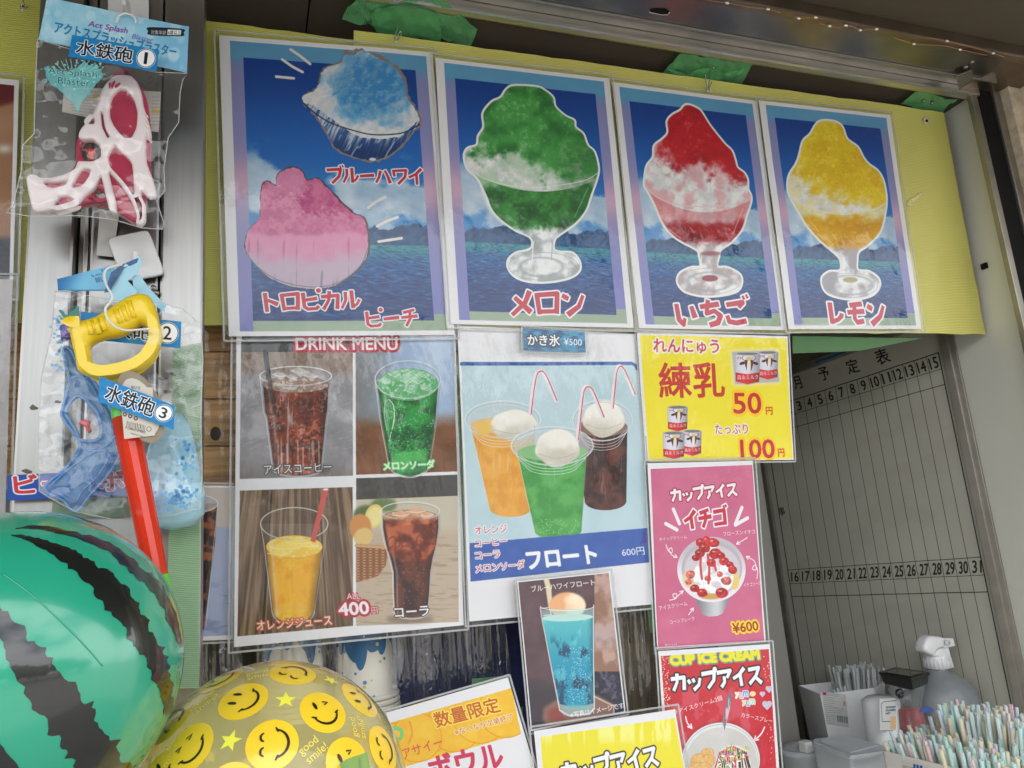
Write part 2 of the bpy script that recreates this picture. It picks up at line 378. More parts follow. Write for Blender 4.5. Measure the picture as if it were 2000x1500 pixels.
    def text(s, body, bl, br, h, col, bold=0., outs=(), a=1., spacing=1., shear=0.):     # outs: [(col,width px)] from outside in
        P, E_ = glyphs(body, spacing); bl = np.array(bl, float); br = np.array(br, float); ex = br-bl; up = np.array([ex[1], -ex[0]])/np.linalg.norm(ex); up = up+np.array([-.05+shear, 0])
        Q = bl+P[:, :1]*ex+P[:, 1:]*up*h; Tt = s.T(Q); mxo = max([o[1] for o in outs]+[0])+bold
        r = s._edges(Tt[E_[:, 0]], Tt[E_[:, 1]], int(mxo*s.pp)+3)
        if r is None: return
        sl, m = r
        for oc, ow in outs: s.put(sl, s.dil(m, (ow+bold)*s.pp), oc, a)
        s.put(sl, s.dil(m, bold*s.pp), col, a)
    def pop(s, body, bl, br, h, col, outs=(), wide=1., a=1., lean=0.):            # heavy hand cut display lettering built from tapered strokes
        bl = np.array(bl, float); br = np.array(br, float); ex = (br-bl)/len(body); up = np.array([ex[1], -ex[0]])/np.linalg.norm(ex)+np.array([-.05+lean, 0]); segs = []
        for i, ch in enumerate(body):
            for st in POP[ch]:
                P = [bl+ex*(i-.02+1.04*p[0])+up*h*(1.06-1.1*p[1]) for p in st]; Tt = s.T(P); W_ = [p[2]*h*s.pp*wide*.5/s.off[2] for p in st]
                segs += [(Tt[j], Tt[j+1], W_[j], W_[j+1], j > 0, len(P) == 2 and np.linalg.norm(Tt[0]-Tt[1]) < 1.) for j in range(len(P)-1)]
        pad = max([o[1] for o in outs]+[0])*s.pp+max(g[2] for g in segs)+4; al = np.array([g[0] for g in segs]+[g[1] for g in segs])
        x0, y0 = np.maximum(0, np.floor(al.min(0)-pad)).astype(int); x1, y1 = (np.minimum([s.w, s.h], np.ceil(al.max(0)+pad))).astype(int)
        if x1 <= x0 or y1 <= y0: return
        m = np.zeros((y1-y0, x1-x0), np.float32)
        for p, q, w0, w1, jn, dot in segs:
            wm = max(w0, w1)+2; a0, a1 = max(x0, int(min(p[0], q[0])-wm)), min(x1, int(max(p[0], q[0])+wm+1)); b0, b1 = max(y0, int(min(p[1], q[1])-wm)), min(y1, int(max(p[1], q[1])+wm+1))
            if a1 <= a0 or b1 <= b0: continue
            xx, yy = np.meshgrid(np.arange(a0, a1)+.5, np.arange(b0, b1)+.5); d = q-p; Ls = np.linalg.norm(d)+1e-6; e = d/Ls; t = (xx-p[0])*e[0]+(yy-p[1])*e[1]; n_ = np.abs((xx-p[0])*e[1]-(yy-p[1])*e[0])
            tt = np.clip(t/Ls, 0, 1); k = np.clip(np.minimum(w0+(w1-w0)*tt-n_+.5, np.minimum(t, Ls-t)+.5), 0, 1)
            if dot: k = np.clip(w0+.5-np.hypot(xx-p[0], yy-p[1]), 0, 1)
            elif jn: k = np.maximum(k, np.clip(w0+.5-np.hypot(xx-p[0], yy-p[1]), 0, 1))
            v = m[b0-y0:b1-y0, a0-x0:a1-x0]; np.maximum(v, k, out=v)
        sl = (slice(y0, y1), slice(x0, x1))
        for oc, ow in outs: s.put(sl, s.dil(m, ow*s.pp), oc, a)
        s.put(sl, m, col, a)
    def image(s, name, gain=1.):
        im = bpy.data.images.new(name, s.w, s.h, alpha=s.al is not None); b = np.ones((s.h, s.w, 4), np.float32)
        b[..., :3] = np.clip(s.im*gain/255., 0, 1)
        if s.al is not None: b[..., 3] = s.al
        im.pixels.foreach_set(b[::-1].ravel()); im.update(); im.pack(); return im

_dk = [[(.84, -.06, .10), (.90, .08, .10)], [(.98, -.10, .10), (1.04, .04, .10)]]; _hd = [[(.93, .02, .24), (.93, .02, .24)]]
POP = {'メ': [[(.82, .04, .20), (.62, .5, .17), (.12, .94, .15)], [(.24, .28, .17), (.84, .84, .22)]],
 'ロ': [[(.12, .14, .19), (.20, .92, .17)], [(.06, .20, .17), (.90, .14, .19), (.84, .90, .20)], [(.18, .82, .16), (.86, .80, .16)]],
 'ン': [[(.24, .26, .26), (.25, .27, .26)], [(.12, .2, .18), (.36, .34, .18)], [(.92, .20, .13), (.74, .62, .17), (.30, .94, .22)]],
 'レ': [[(.20, .06, .20), (.28, .90, .18)], [(.24, .84, .16), (.58, .74, .14), (.74, .60, .17), (.76, .50, .17)]],
 'モ': [[(.2, .18, .17), (.82, .12, .17)], [(.08, .46, .16), (.92, .42, .18)], [(.44, .14, .17), (.42, .70, .16), (.55, .86, .16), (.88, .80, .18)]],
 'フ': [[(.06, .20, .19), (.88, .14, .19), (.78, .55, .17), (.36, .94, .16)]],
 'ル': [[(.28, .12, .18), (.28, .5, .15), (.06, .90, .13)], [(.58, .06, .20), (.60, .90, .18)], [(.60, .84, .15), (.82, .70, .13), (.94, .48, .15)]],
 'ー': [[(.08, .52, .17), (.92, .46, .21)]],
 'ハ': [[(.34, .2, .20), (.25, .55, .16), (.06, .88, .14)], [(.60, .18, .15), (.76, .5, .17), (.90, .90, .22)]],
 'ワ': [[(.14, .14, .18), (.20, .52, .17)], [(.12, .20, .16), (.90, .16, .18), (.82, .55, .17), (.40, .94, .16)]],
 'イ': [[(.86, .06, .20), (.5, .38, .17), (.08, .56, .15)], [(.55, .30, .18), (.57, .96, .18)]],
 'ト': [[(.30, .06, .20), (.34, .96, .18)], [(.40, .40, .15), (.88, .62, .22)]],
 'ヒ': [[(.18, .10, .20), (.20, .76, .17), (.36, .88, .16), (.78, .86, .16), (.90, .74, .16)], [(.22, .46, .15), (.84, .38, .19)]],
 'カ': [[(.06, .32, .18), (.88, .28, .18), (.80, .92, .20)], [(.48, .06, .19), (.42, .5, .15), (.14, .92, .17)]],
 'チ': [[(.80, .08, .15), (.18, .22, .18)], [(.06, .48, .16), (.94, .42, .20)], [(.54, .16, .18), (.54, .55, .16), (.30, .94, .16)]],
 'ッ': [[(.14, .42, .16), (.26, .62, .16)], [(.44, .38, .16), (.52, .58, .16)], [(.90, .38, .15), (.78, .72, .16), (.42, .96, .18)]],
 'ア': [[(.06, .20, .19), (.92, .14, .17), (.66, .50, .15)], [(.50, .40, .18), (.48, .70, .16), (.24, .94, .18)]],
 'ス': [[(.14, .18, .18), (.84, .12, .17), (.60, .52, .16), (.12, .90, .18)], [(.52, .55, .15), (.92, .90, .20)]],
 'コ': [[(.12, .22, .18), (.86, .17, .18), (.82, .90, .19)], [(.10, .84, .16), (.84, .80, .17)]],
 'い': [[(.14, .14, .17), (.20, .70, .18), (.36, .88, .16), (.44, .66, .12)], [(.72, .24, .16), (.84, .66, .22)]],
 'ち': [[(.10, .28, .16), (.86, .20, .18)], [(.44, .04, .17), (.34, .52, .15), (.66, .44, .15), (.88, .62, .19), (.76, .86, .19), (.42, .94, .17)]],
 'こ': [[(.18, .24, .16), (.82, .18, .18), (.66, .36, .12)], [(.18, .62, .16), (.24, .84, .17), (.52, .90, .17), (.92, .84, .18)]]}
for _a, _b in (('ブ', 'フ'), ('ゴ', 'コ'), ('ご', 'こ')): POP[_a] = POP[_b]+_dk
for _a, _b in (('プ', 'フ'), ('ピ', 'ヒ')): POP[_a] = POP[_b]+_hd
# ------------------------------------------------------------ materials of the place
STEEL = M('brushed_stainless', (.34, .335, .32), rough=.32, metal=1, var=.05, vs=30, bump=.03, bs=60, stretch=(8, 8, .3))
STEELH = M('brushed_stainless_rail', (.66, .64, .60), rough=.28, metal=1, var=.10, vs=30, bump=.06, bs=60, stretch=(.3, 8, 8))
STEELD = M('worn_stainless', (.27, .255, .23), rough=.33, metal=1, var=.25, vs=9, bump=.10, bs=30)
ALU = M('anodised_aluminium', (.34, .32, .28), rough=.38, metal=.85, var=.12, vs=20)
BRONZE = M('bronze_rail', (.24, .19, .14), rough=.3, metal=.9, var=.2, vs=14)
BROWN = M('brown_painted_panel', (.072, .056, .040), rough=.6, var=.10, vs=5, bump=.05, bs=200)
SOFF = M('soffit_paint', (.072, .056, .034), rough=.6, var=.10, vs=3, bump=.05, bs=150)
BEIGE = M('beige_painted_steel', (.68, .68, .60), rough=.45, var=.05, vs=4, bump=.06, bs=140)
DARKW = M('dark_cabinet', (.21, .20, .175), rough=.55, var=.1, vs=3)  # even dark brown-grey base colour of cabinet and inner walls
RUB = M('black_rubber', (.006, .006, .006), rough=.75, var=.2, spec=.2)
STUC = M('stucco', (.66, .56, .42), rough=.9, var=.22, vs=55, bump=.9, bs=90)
GRND = M('concrete_paving', (.26, .25, .235), rough=.85, var=.15, vs=2.5, bump=.2, bs=20)
WHP = M('white_plastic', (.74, .75, .75), rough=.35, var=.04, sss=.1)
TRW = M('translucent_white_plastic', (.62, .65, .68), rough=.4, var=.05, alpha=.82)
CLR = film('clear_plastic', bump=.15, bs=20, rough=.05, haze=.08)
BLK = M('black_plastic', (.012, .012, .013), rough=.3, var=.2)
WOODM = M('varnished_wood', (.62, .36, .14), rough=.45, var=.45, vs=14, stretch=(.7, 1, 9), bump=.08, bs=30)
NAVY = M('navy_cloth', (.012, .018, .085), rough=.8, var=.4, vs=60, bump=.3, bs=200)
WIRE = M('steel_wire', (.6, .6, .6), rough=.25, metal=1)
# ------------------------------------------------------------ setting
g = box('ground', (-60, -60, -.2), (60, 60, 0), GRND); g['kind'] = 'structure'
cl = thing('ceiling', 'dark brown ceiling panels inside the stall opening', 'ceiling', (0, 1, ZC), kind='structure')
xs_ = .1
for a, b in ((-2, xs_-.0012), (xs_+.0012, XR)): box('ceiling_panel', (a, .958, ZC), (b, 2.4, ZC+.02), BROWN, cl)
box('joint_backing', (xs_-.02, .958, ZC+.021), (xs_+.02, 2.4, ZC+.03), RUB, cl)
rl = thing('shutter_rail', 'long stainless shutter rail above the yellow boards', 'rail', (0, .9, ZC))
def xbar(name, y0, y1, z0, z1, m, x0=-2., x1=XR, bv=.0008): return box(name, (x0, y0, ZC+z0), (x1, y1, ZC+z1), m, rl, bv)
xbar('lip', .9445, .964, -.012, .012, STEELH, bv=.0045); xbar('groove', .913, .9440, .004, .03, STEELD); xbar('groove_lip', .908, .9125, -.008, .03, STEEL, bv=.002)
pnl = xbar('underside_plate', .850, .9075, -.004, .02, STEELD, x1=XR-.04); xbar('outer_rail', .832, .8495, -.010, .02, BRONZE, x1=1.42, bv=.003)
xbar('end_cap', .8505, .9466, .003, .011, BRONZE, x0=XR-.0395, x1=1.47)
# drain slot in the plate, set into it
sl_ = HP(ZC-.0045)
prism('slot', [sl_(*p) for p in Z((860, 0, 3.333), [(1362, 62), (1400, 55), (1470, 58), (1492, 75), (1480, 92), (1440, 94), (1370, 80)])], (0, 0, -.0006), RUB, rl); tube('slot_rim', [sl_(*p)-np.array([0, 0, .0005]) for p in Z((860, 0, 3.333), [(1360, 78), (1440, 95), (1480, 93), (1493, 76)])], .0006, STEELH, rl, 6)
for p in ((1886, 131), (1898, 121)): lathe('screw', [(0, -.0030), (.003, -.0028), (.004, -.001), (.004, 0)], HP(ZC-.0045)(*p), STEELD, rl, 14)
prism('rail_bracket', [HP(ZC-.0125)(*p) for p in Z((1500, 0, 4), [(1470, 590), (1590, 545), (1600, 620), (1490, 690)])], (0, 0, -.002), ALU, rl)
wr = thing('fairy_light_wire', 'thin copper fairy light wire lying along the bronze rail', 'light string', HP(ZC-.012)(1600, 40))
for seg in ([(1380, 0), (1420, 6), (1462, 14), (1500, 18), (1528, 26)], [(1553, 32), (1560, 36), (1575, 35), (1593, 34), (1608, 37)], [(1600, 46), (1620, 51), (1640, 55), (1652, 50), (1668, 53), (1680, 59), (1696, 58), (1712, 57)], [(1745, 73), (1785, 86), (1842, 89), (1875, 97), (1927, 108)], [(1810, 73), (1850, 80), (1895, 91), (1940, 104), (1965, 113)]):
    tube('copper_wire', [HP(ZC-.013)(*p) for p in spline(seg, 4)], .0005, M('copper', (.50, .25, .14), rough=.25, metal=1), wr, 5)
    for p in seg[1::2]: lathe('bead', [(0, -.0035), (.0016, -.0025), (.002, 0), (.0016, .0025), (0, .0035)], HP(ZC-.014)(*p), M('clear_bead', (.85, .8, .7), rough=.1, coat=1), wr, 8, axis=(1, 0, 0))
sf = box('soffit', (-3.2, -.02, ZC+.012), (4, .8315, ZC+.3), SOFF); tag(sf, 'dark brown soffit overhanging the stall front', 'soffit', kind='structure')
rw = box('right_wall', (XR, .958, 0), (XR+.03, 2.4, ZC+.02), BEIGE); tag(rw, 'beige painted inner wall at the right of the stall', 'wall', kind='structure')
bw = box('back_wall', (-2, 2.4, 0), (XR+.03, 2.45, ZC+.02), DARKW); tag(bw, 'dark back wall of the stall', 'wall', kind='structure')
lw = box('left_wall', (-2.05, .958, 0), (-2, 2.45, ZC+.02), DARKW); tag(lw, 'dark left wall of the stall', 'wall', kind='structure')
rf = box('roof', (-3.2, .84, ZC+.31), (4, 6, ZC+.75), BEIGE); tag(rf, 'unseen flat roof added over the stall to block the sun', 'roof', kind='structure')  # unseen roof slab, added on top to block the sun
ct = box('counter', (-2, 1.12, 0), (XR, 2.39, CZ-.535), BEIGE); tag(ct, 'serving counter inside the stall', 'counter', kind='structure')
lf = box('front_wall', (-3.2, 1.11, 0), (XR, 1.119, CZ-.54), BEIGE); tag(lf, 'wall below the serving counter', 'wall', kind='structure')
fr = thing('window_frame', 'upright aluminium frame with a black seal beside the beige wall', 'frame', (1.37, .95, 0))
box('inner_channel', (1.333, .946, .2), (1.3480, .957, ZC+.003), ALU, fr, .0015); box('black_seal', (1.3485, .9475, .2), (1.3895, .957, ZC+.004), RUB, fr)
box('outer_channel', (1.3900, .942, .2), (1.4075, .957, ZC+.004), ALU, fr, .002)
pl_ = thing('stucco_pillar', 'cream stucco pillar at the right edge of the view', 'pillar', (1.6, .9, 0))
box('rough_return', (1.4080, .925, 0), (1.440, 1.3, ZC+.011), STUC, pl_, .002); box('smooth_face', (1.4405, .86, 0), (2.2, 1.3, ZC+.011), M('cream_paint', (.70, .62, .48), rough=.8, var=.12, vs=14, bump=.3, bs=60), pl_, .006)
sh = box('caulk', (1.42, .835, ZC-.014), (1.50, .858, ZC+.006), STUC, pl_, .008)
# stainless post
def PX(px, y=.95, py=560): return WP(y)(px, py)[0]
ps = thing('stainless_post', 'tall stainless steel post that the toys hang on', 'post', (-.15, .96, 0))
xa, xb, xc, xd, xe = PX(48), PX(142), PX(171), PX(309), PX(397)
box('left_face', (xa, .945, 0), (xb, 1.0, ZC), STEEL, ps, .003); box('right_face', (xd+.002, .945, 0), (xe, 1.0, ZC), STEEL, ps, .003)
box('middle_face', (xc+.001, .950, 0), (xd, 1.0, ZC), STEEL, ps, .003); box('track', (xb+.0015, .965, 0), (xc-.0015, 1.0, ZC), STEELD, ps, .001); box('track_lip', (xc-.007, .956, 0), (xc-.002, .964, ZC), STEEL, ps, .001)
for p in ((300, 563), (305, 572)): lathe('screw', [(0, .004), (.003, .0035), (.0035, 0)], WP(.944)(*p), STEEL, ps, 12, axis=(0, -1, 0))
for p, s_ in ((( 64, 796), 1.), ((112, 785), .6), ((318, 740), .8), ((325, 765), .7), ((52, 920), .8)):
    o_ = [(p[0]+s_*12*math.cos(t)*(.5+random.random()), p[1]+s_*5*math.sin(t)*(.5+random.random())) for t in np.linspace(0, 6.28, 9)[:-1]]
    plate('tape_residue', o_, [], WP(.9442), .0006, .0001, M('old_glue', (.16, .12, .08), rough=.9, var=.4), ps)
# whiteboard with the month plan
nb = np.array([-.9445, -.3267, 0]); BP = Plane(np.array([XR-.006, 1.12, 0]), nb)
wc = [(1469, 756), (1836, 619), (2028, 1533), (1573, 1445)]; wb = thing('whiteboard', 'monthly schedule whiteboard with day numbers leaning behind the counter', 'whiteboard', BP(1700, 1530))
def art_board(C):
    C.im[:] = (166, 164, 152); C.im[:] *= (.95+.08*fbm(C.X, C.Y, 90, 4, 201)-.025*sm(.56, .72, fbm(C.X*.6+C.Y*.3, C.Y, 46, 5, 203)))[..., None]; C.off = L5; K = (26, 26, 24)
    q = lambda u, v: tuple(((lambda P: ((P[0]-C.off[0])*C.off[2], (P[1]-C.off[1])*C.off[2]))(proj((1-v)*((1-u)*C.c3[0]+u*C.c3[1])+v*((1-u)*C.c3[3]+u*C.c3[2])))))
    def uv(p): t = C.T([p])[0]; return t[0]/C.w, t[1]/C.h
    uR, v1 = uv((882, 120)); _, v2 = uv((893, 200)); _, v3 = uv((912, 275)); _, w1 = uv((1075, 1117)); _, w2 = uv((1090, 1204)); _, w3 = uv((1106, 1286)); uL, _ = uv((133, 1131))
    uR = (uR+uv((1090, 1204))[0])/2; du = (uR-uL)/16
    for v, w in ((v1, 1.6), (v2, .8), (v3, 1.1), (w1, 1.0), (w2, .8), (w3, 1.3), (.985, 1.2)): C.line([q(uL, v), q(uR, v)], w, K)
    for k in range(17):
        u = uL+du*k; w = 1.7 if k in (16, 0) else .8
        C.line([q(u, v1), q(u, .985)], w, K)
    def num(s_, u0, va, vb): 
        a, b, t = q(u0+du*.18, vb-(vb-va)*.14), q(u0+du*.84, vb-(vb-va)*.14), q(u0+du*.18, va+(vb-va)*.14)
        if len(s_) == 1: a, b = q(u0+du*.32, vb-(vb-va)*.14), q(u0+du*.72, vb-(vb-va)*.14)
        C.text(s_, a, b, math.dist(a, t)*.95, K, bold=.55, shear=.06)
    for k in range(1, 16): num(str(k), uL+du*k, v1, v2)
    for k in range(16): num(str(16+k), uL+du*k, w1, w2)
    for s_, a, b, h in (('月', (173, 305), (208, 297), 60), ('予', (292, 265), (340, 255), 62), ('定', (428, 232), (484, 218), 66), ('表', (575, 190), (638, 170), 72)): C.text(s_, a, b, h, K, bold=.5, shear=-.05)
    C.text('事', (105, 918), (132, 912), 40, K, bold=.3); C.off = (0, 0, 1)
Cb = Canvas([BP(*p) for p in wc], 2600); art_board(Cb); sheet('board_face', [BP(*p) for p in wc], 4, 6, printed('board_ink', Cb.image('board_print'), rough=.4), wb, 0)
cw = [BP(*p) for p in wc]
def strip(name, a, b, w, d, m, parent, n):
    a, b = np.array(a), np.array(b); t = (b-a)/np.linalg.norm(b-a); s_ = np.cross(n, t)*w/2; return prism(name, [a-s_, b-s_, b+s_, a+s_], n*d, m, parent, .0008)
for i in (0, 1, 3): strip('frame_strip', cw[i], cw[(i+1) % 4], .016, .010, ALU, wb, nb)
strip('frame_strip', cw[1]+np.array([.004, -.012, 0]), cw[2]+np.array([.004, -.012, 0]), .012, .006, ALU, wb, nb); prism('backing', [c-nb*.002 for c in cw], -nb*.006, DARKW, wb)
lb = [BP.__call__(*p)+nb*.012 for p in Z(L5, [(292, 165), (445, 112), (447, 122), (297, 178)])]
def art_tag(C): C.im[:] = (20, 96, 120); C.off = L5; C.text('ホワイトボード', (300, 176), (440, 128), 9, (150, 190, 190)); C.off = (0, 0, 1)
Ct = Canvas(lb, 5000); art_tag(Ct); sheet('maker_label', lb, 2, 1, printed('maker_ink', Ct.image('maker_print')), wb, 0)
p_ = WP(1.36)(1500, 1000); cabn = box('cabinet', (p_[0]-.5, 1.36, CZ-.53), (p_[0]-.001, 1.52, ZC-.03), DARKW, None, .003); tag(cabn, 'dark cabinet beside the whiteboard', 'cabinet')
hk = thing('wall_hook', 'small dark clip on the edge of the beige wall', 'clip', (XR-.004, 1.0, CZ+.45)); box('clip_body', (XR-.006, 1.004, CZ+.452), (XR-.0005, 1.016, CZ+.463), RUB, hk, .001)
# yellow corrugated boards
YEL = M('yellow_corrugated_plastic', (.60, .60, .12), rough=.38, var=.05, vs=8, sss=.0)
def corrug(m, sc=420., st=.35, var=.10):
    t = m.node_tree; p = [n for n in t.nodes if n.type == 'BSDF_PRINCIPLED'][0]; c = t.nodes.new('ShaderNodeUVMap'); w = t.nodes.new('ShaderNodeTexWave'); w.bands_direction = 'Y'; w.inputs['Scale'].default_value = sc; w.inputs['Distortion'].default_value = 1.2; w.inputs['Detail'].default_value = 2; w.inputs['Detail Scale'].default_value = .3
    mp_ = t.nodes.new('ShaderNodeMapping'); mp_.inputs['Scale'].default_value = (.01, 1, 1); t.links.new(c.outputs[0], mp_.inputs[0]); t.links.new(mp_.outputs[0], w.inputs[0])
    b = t.nodes.new('ShaderNodeBump'); b.inputs['Strength'].default_value = st; b.inputs['Distance'].default_value = .001; t.links.new(w.outputs['Fac'], b.inputs['Height']); t.links.new(b.outputs[0], p.inputs['Normal'])
    src = p.inputs['Base Color'].links[0].from_socket; mx = t.nodes.new('ShaderNodeMix'); mx.data_type = 'RGBA'; mx.blend_type = 'MULTIPLY'; mx.inputs[0].default_value = var; t.links.new(src, mx.inputs[6]); t.links.new(w.outputs['Color'], mx.inputs[7]); t.links.new(mx.outputs[2], p.inputs['Base Color']); return m
corrug(YEL, 46, .3, .12)
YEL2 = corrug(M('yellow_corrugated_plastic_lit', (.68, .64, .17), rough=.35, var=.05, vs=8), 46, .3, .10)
def board(label, px, off, mat, seed):
    t = thing('corrugated_board', label, 'board', FP(off)(*px[3]), 'yellow corrugated plastic boards')
    sheet('board_sheet', [FP(off)(*p) for p in px], 40, 20, mat, t, .002, 4, seed, thick=.004, edge=.004); return t
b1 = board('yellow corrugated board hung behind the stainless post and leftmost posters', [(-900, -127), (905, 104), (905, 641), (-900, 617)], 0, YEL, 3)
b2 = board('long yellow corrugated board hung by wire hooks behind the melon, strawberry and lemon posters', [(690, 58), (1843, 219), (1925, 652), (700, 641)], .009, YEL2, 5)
for p, s_ in (((1810, 236), 1.), ((1384, 177), .8), ((45, 12), .8)):
    o_ = [(p[0]+s_*7*math.cos(t)*(.7+.5*random.random()), p[1]+s_*7*math.sin(t)*(.7+.5*random.random())) for t in np.linspace(0, 6.28, 10)[:-1]]
    plate('torn_hole', o_, [], FP(.0115 if p[0] > 700 else .0045), .0016, .0003, M('torn_plastic', (.62, .60, .40), rough=.7, var=.4, vs=200), b2 if p[0] > 700 else b1)
    plate('hole_core', [(p[0]+s_*3*math.cos(t), p[1]+s_*3*math.sin(t)) for t in np.linspace(0, 6.28, 8)[:-1]], [], FP(.0125 if p[0] > 700 else .0058), .0008, .0001, RUB, b2 if p[0] > 700 else b1)
plate('scuff', Z(R5, [(640, 880), (650, 862), (675, 850), (700, 828), (708, 830), (690, 855), (668, 872), (655, 892)]), [], FP(.0112), .0015, .0003, M('scuffed_plastic', (.70, .68, .30), rough=.6, var=.3, vs=300), b2)
# fold of clear tape along the foot of the long board

# tree line added unseen behind the viewer to darken reflections in film and steel
LEAF = M('leaves', (.05, .085, .03), rough=.7, var=.5, vs=1.5); BARK = M('bark', (.10, .07, .05), rough=.9)
rt = random.Random(9)
for i in range(13):
    x = -26+i*4.4+rt.uniform(-1, 1); y = -15-rt.random()*3; h = 3.2+rt.random()*1.6
    t = thing('reflection_tree', 'round leafy tree added unseen behind the viewer to darken the reflections', 'tree', (x, y, 0), 'added trees behind the viewer')
    lathe('trunk', [(.16, 0), (.10, h*.6), (.05, h*.8)], (x, y, 0), BARK, t, 8)
    V = []; F = []
    for k in range(520):
        d = np.array([rt.gauss(0, 1), rt.gauss(0, 1), rt.gauss(0, .8)]); d /= np.linalg.norm(d); rr0 = (.75+.35*rt.random())*(1+.25*math.sin(d[0]*5+i)*math.cos(d[2]*4)); c = np.array([x, y, h*.66])+d*np.array([2.4, 1.8, h*.34])*rr0; s_ = .28
        a_ = np.array([rt.gauss(0, 1) for _ in range(3)]); a_ /= np.linalg.norm(a_); b_ = np.cross(a_, d); b_ /= np.linalg.norm(b_); k0 = len(V); V += [c-a_*s_-b_*s_, c+a_*s_-b_*s_, c+a_*s_+b_*s_, c-a_*s_+b_*s_]; F.append((k0, k0+1, k0+2, k0+3))
    mesh('crown', V, F, LEAF, t)
# ------------------------------------------------------------ prints on the menu sheets
LAM = film('laminate_gloss', bump=.6, bs=7, stretch=(1.6, 1.6, .8), rough=.03, ior=1.5, haze=.006, dist=.010, detail=6, gain=.85)
LAMF = film('laminate_gloss_crinkled', bump=.8, bs=11, stretch=(3.2, 3.2, .6), rough=.03, ior=1.5, haze=.008, dist=.010, detail=5, gain=1.1)
LEDGE = M('laminate_edge', (.62, .64, .63), rough=.25, alpha=.5)
def poster(name, label, cat, cpx, pl, paint, res=2200., lam=LAM, group=None, margin=.006, amp=.0016, seed=1, base=(231, 231, 234), gain=1., thick=.0006, bow=0.):
    c3 = [pl(*p) for p in cpx]; C = Canvas(c3, res, base); paint(C); img = C.image(name+'_print', gain)
    t = thing(name, label, cat, tuple((c3[2]+c3[3])/2), group)
    sheet('printed_paper', c3, 14, 18, printed(name+'_ink', img), t, amp, 9, seed, bow=bow)
    if lam:
        cen = sum(c3)/4; n_ = pl.n; L = np.linalg.norm(c3[1]-c3[0]); k = 1+2*margin/L; H_ = np.linalg.norm(c3[0]-c3[3]); kh = 1+2*margin/H_
        e1 = (c3[1]-c3[0]+c3[2]-c3[3])/2; e2 = (c3[3]-c3[0]+c3[2]-c3[1])/2
        q = [c3[0]-e1*(k-1)/2-e2*(kh-1)/2, c3[1]+e1*(k-1)/2-e2*(kh-1)/2, c3[2]+e1*(k-1)/2+e2*(kh-1)/2, c3[3]-e1*(k-1)/2+e2*(kh-1)/2]
        sheet('clear_laminate', [v+n_*.0011 for v in q], 14, 18, lam, t, amp, 9, seed, bow=bow)
        # pale welded rim of the laminate: four slim strips
        for i in range(4):
            a, b = q[i], q[(i+1) % 4]; d = (b-a)/np.linalg.norm(b-a); w = np.cross(n_, d)*.0012
            prism('laminate_rim', [a-w+n_*.0004, b-w+n_*.0004, b+w+n_*.0004, a+w+n_*.0004], n_*.0009, LEDGE, t)
    return t
def sea(C, W_=1.):
    U, V = C.U, C.V; X, Y = C.X, C.Y
    def rect(u0, v0, u1, v1, col, a=1.):
        m = ((U > u0) & (U < u1) & (V > v0) & (V < v1)).astype(np.float32); C.put((slice(None), slice(None)), m, col, a)
    full = (slice(None), slice(None))
    n = fbm(X, Y, 60, 5, 11)
    side = mixc((138, 140, 190), (212, 172, 192), np.exp(-((V-.50)/.09)**2)*.85); side = mixc(side, (118, 122, 190), sm(.62, .9, V)*.7); side = mixc(side, (92, 158, 202), sm(.14, .03, V)*.9)
    rect(.045, .016, .965, .985, side)
    rect(.045, .016, .965, .075, mixc((88, 150, 196), (100, 168, 205), n)); rect(.10, .93, .965, .985, mixc((140, 165, 138), (165, 182, 160), n))
    m = ((U > .10) & (U < .905) & (V > .072) & (V < .952)).astype(np.float32)
    s1 = mixc((10, 62, 142), (24, 100, 182), sm(.05, .42, V)); s1 = mixc(s1, (74, 148, 205), sm(.38, .62, V)*.8)
    cl = sm(.46, .66, fbm(U*5+V*2.2, V*9-U*1.2, .8, 6, 5)+.34*np.exp(-((V-.53)/.10)**2)-.12); cl = cl*sm(.33, .46, V)
    s1 = mixc(s1, mixc((150, 180, 208), (232, 236, 240), fbm(U*9, V*14, .6, 5, 8)), np.clip(cl, 0, 1)*.9)
    mt = .672-.045*np.exp(-((U-.84)/.11)**2)-.035*np.exp(-((U-.33)/.14)**2)-.02*np.exp(-((U-.62)/.1)**2)-.045*fbm(U*26, U*0, 1, 6, 21)+.012
    ms = sm(-.003, .003, V-mt); s1 = mixc(s1, mixc((42, 90, 138), (22, 64, 110), sm(.3, .7, fbm(U*70+V*60, V*60, 1.5, 5, 9))), ms)
    wv = fbm(U*34/(.3+(V-.68)*3).clip(.25), (V-.68).clip(0)**.8*230, 1.2, 5, 31)
    st = mixc((48, 146, 156), (20, 92, 156), sm(.70, .76, V)); st = mixc(st, (6, 52, 118), sm(.74, .90, V)); st = mixc(st, (110, 168, 212), sm(.55, .8, wv)*.42); st = mixc(st, (4, 30, 80), sm(.5, .25, wv)*.55)
    s1 = mixc(s1, st, sm(.695, .70, V)); C.put(full, m, s1)
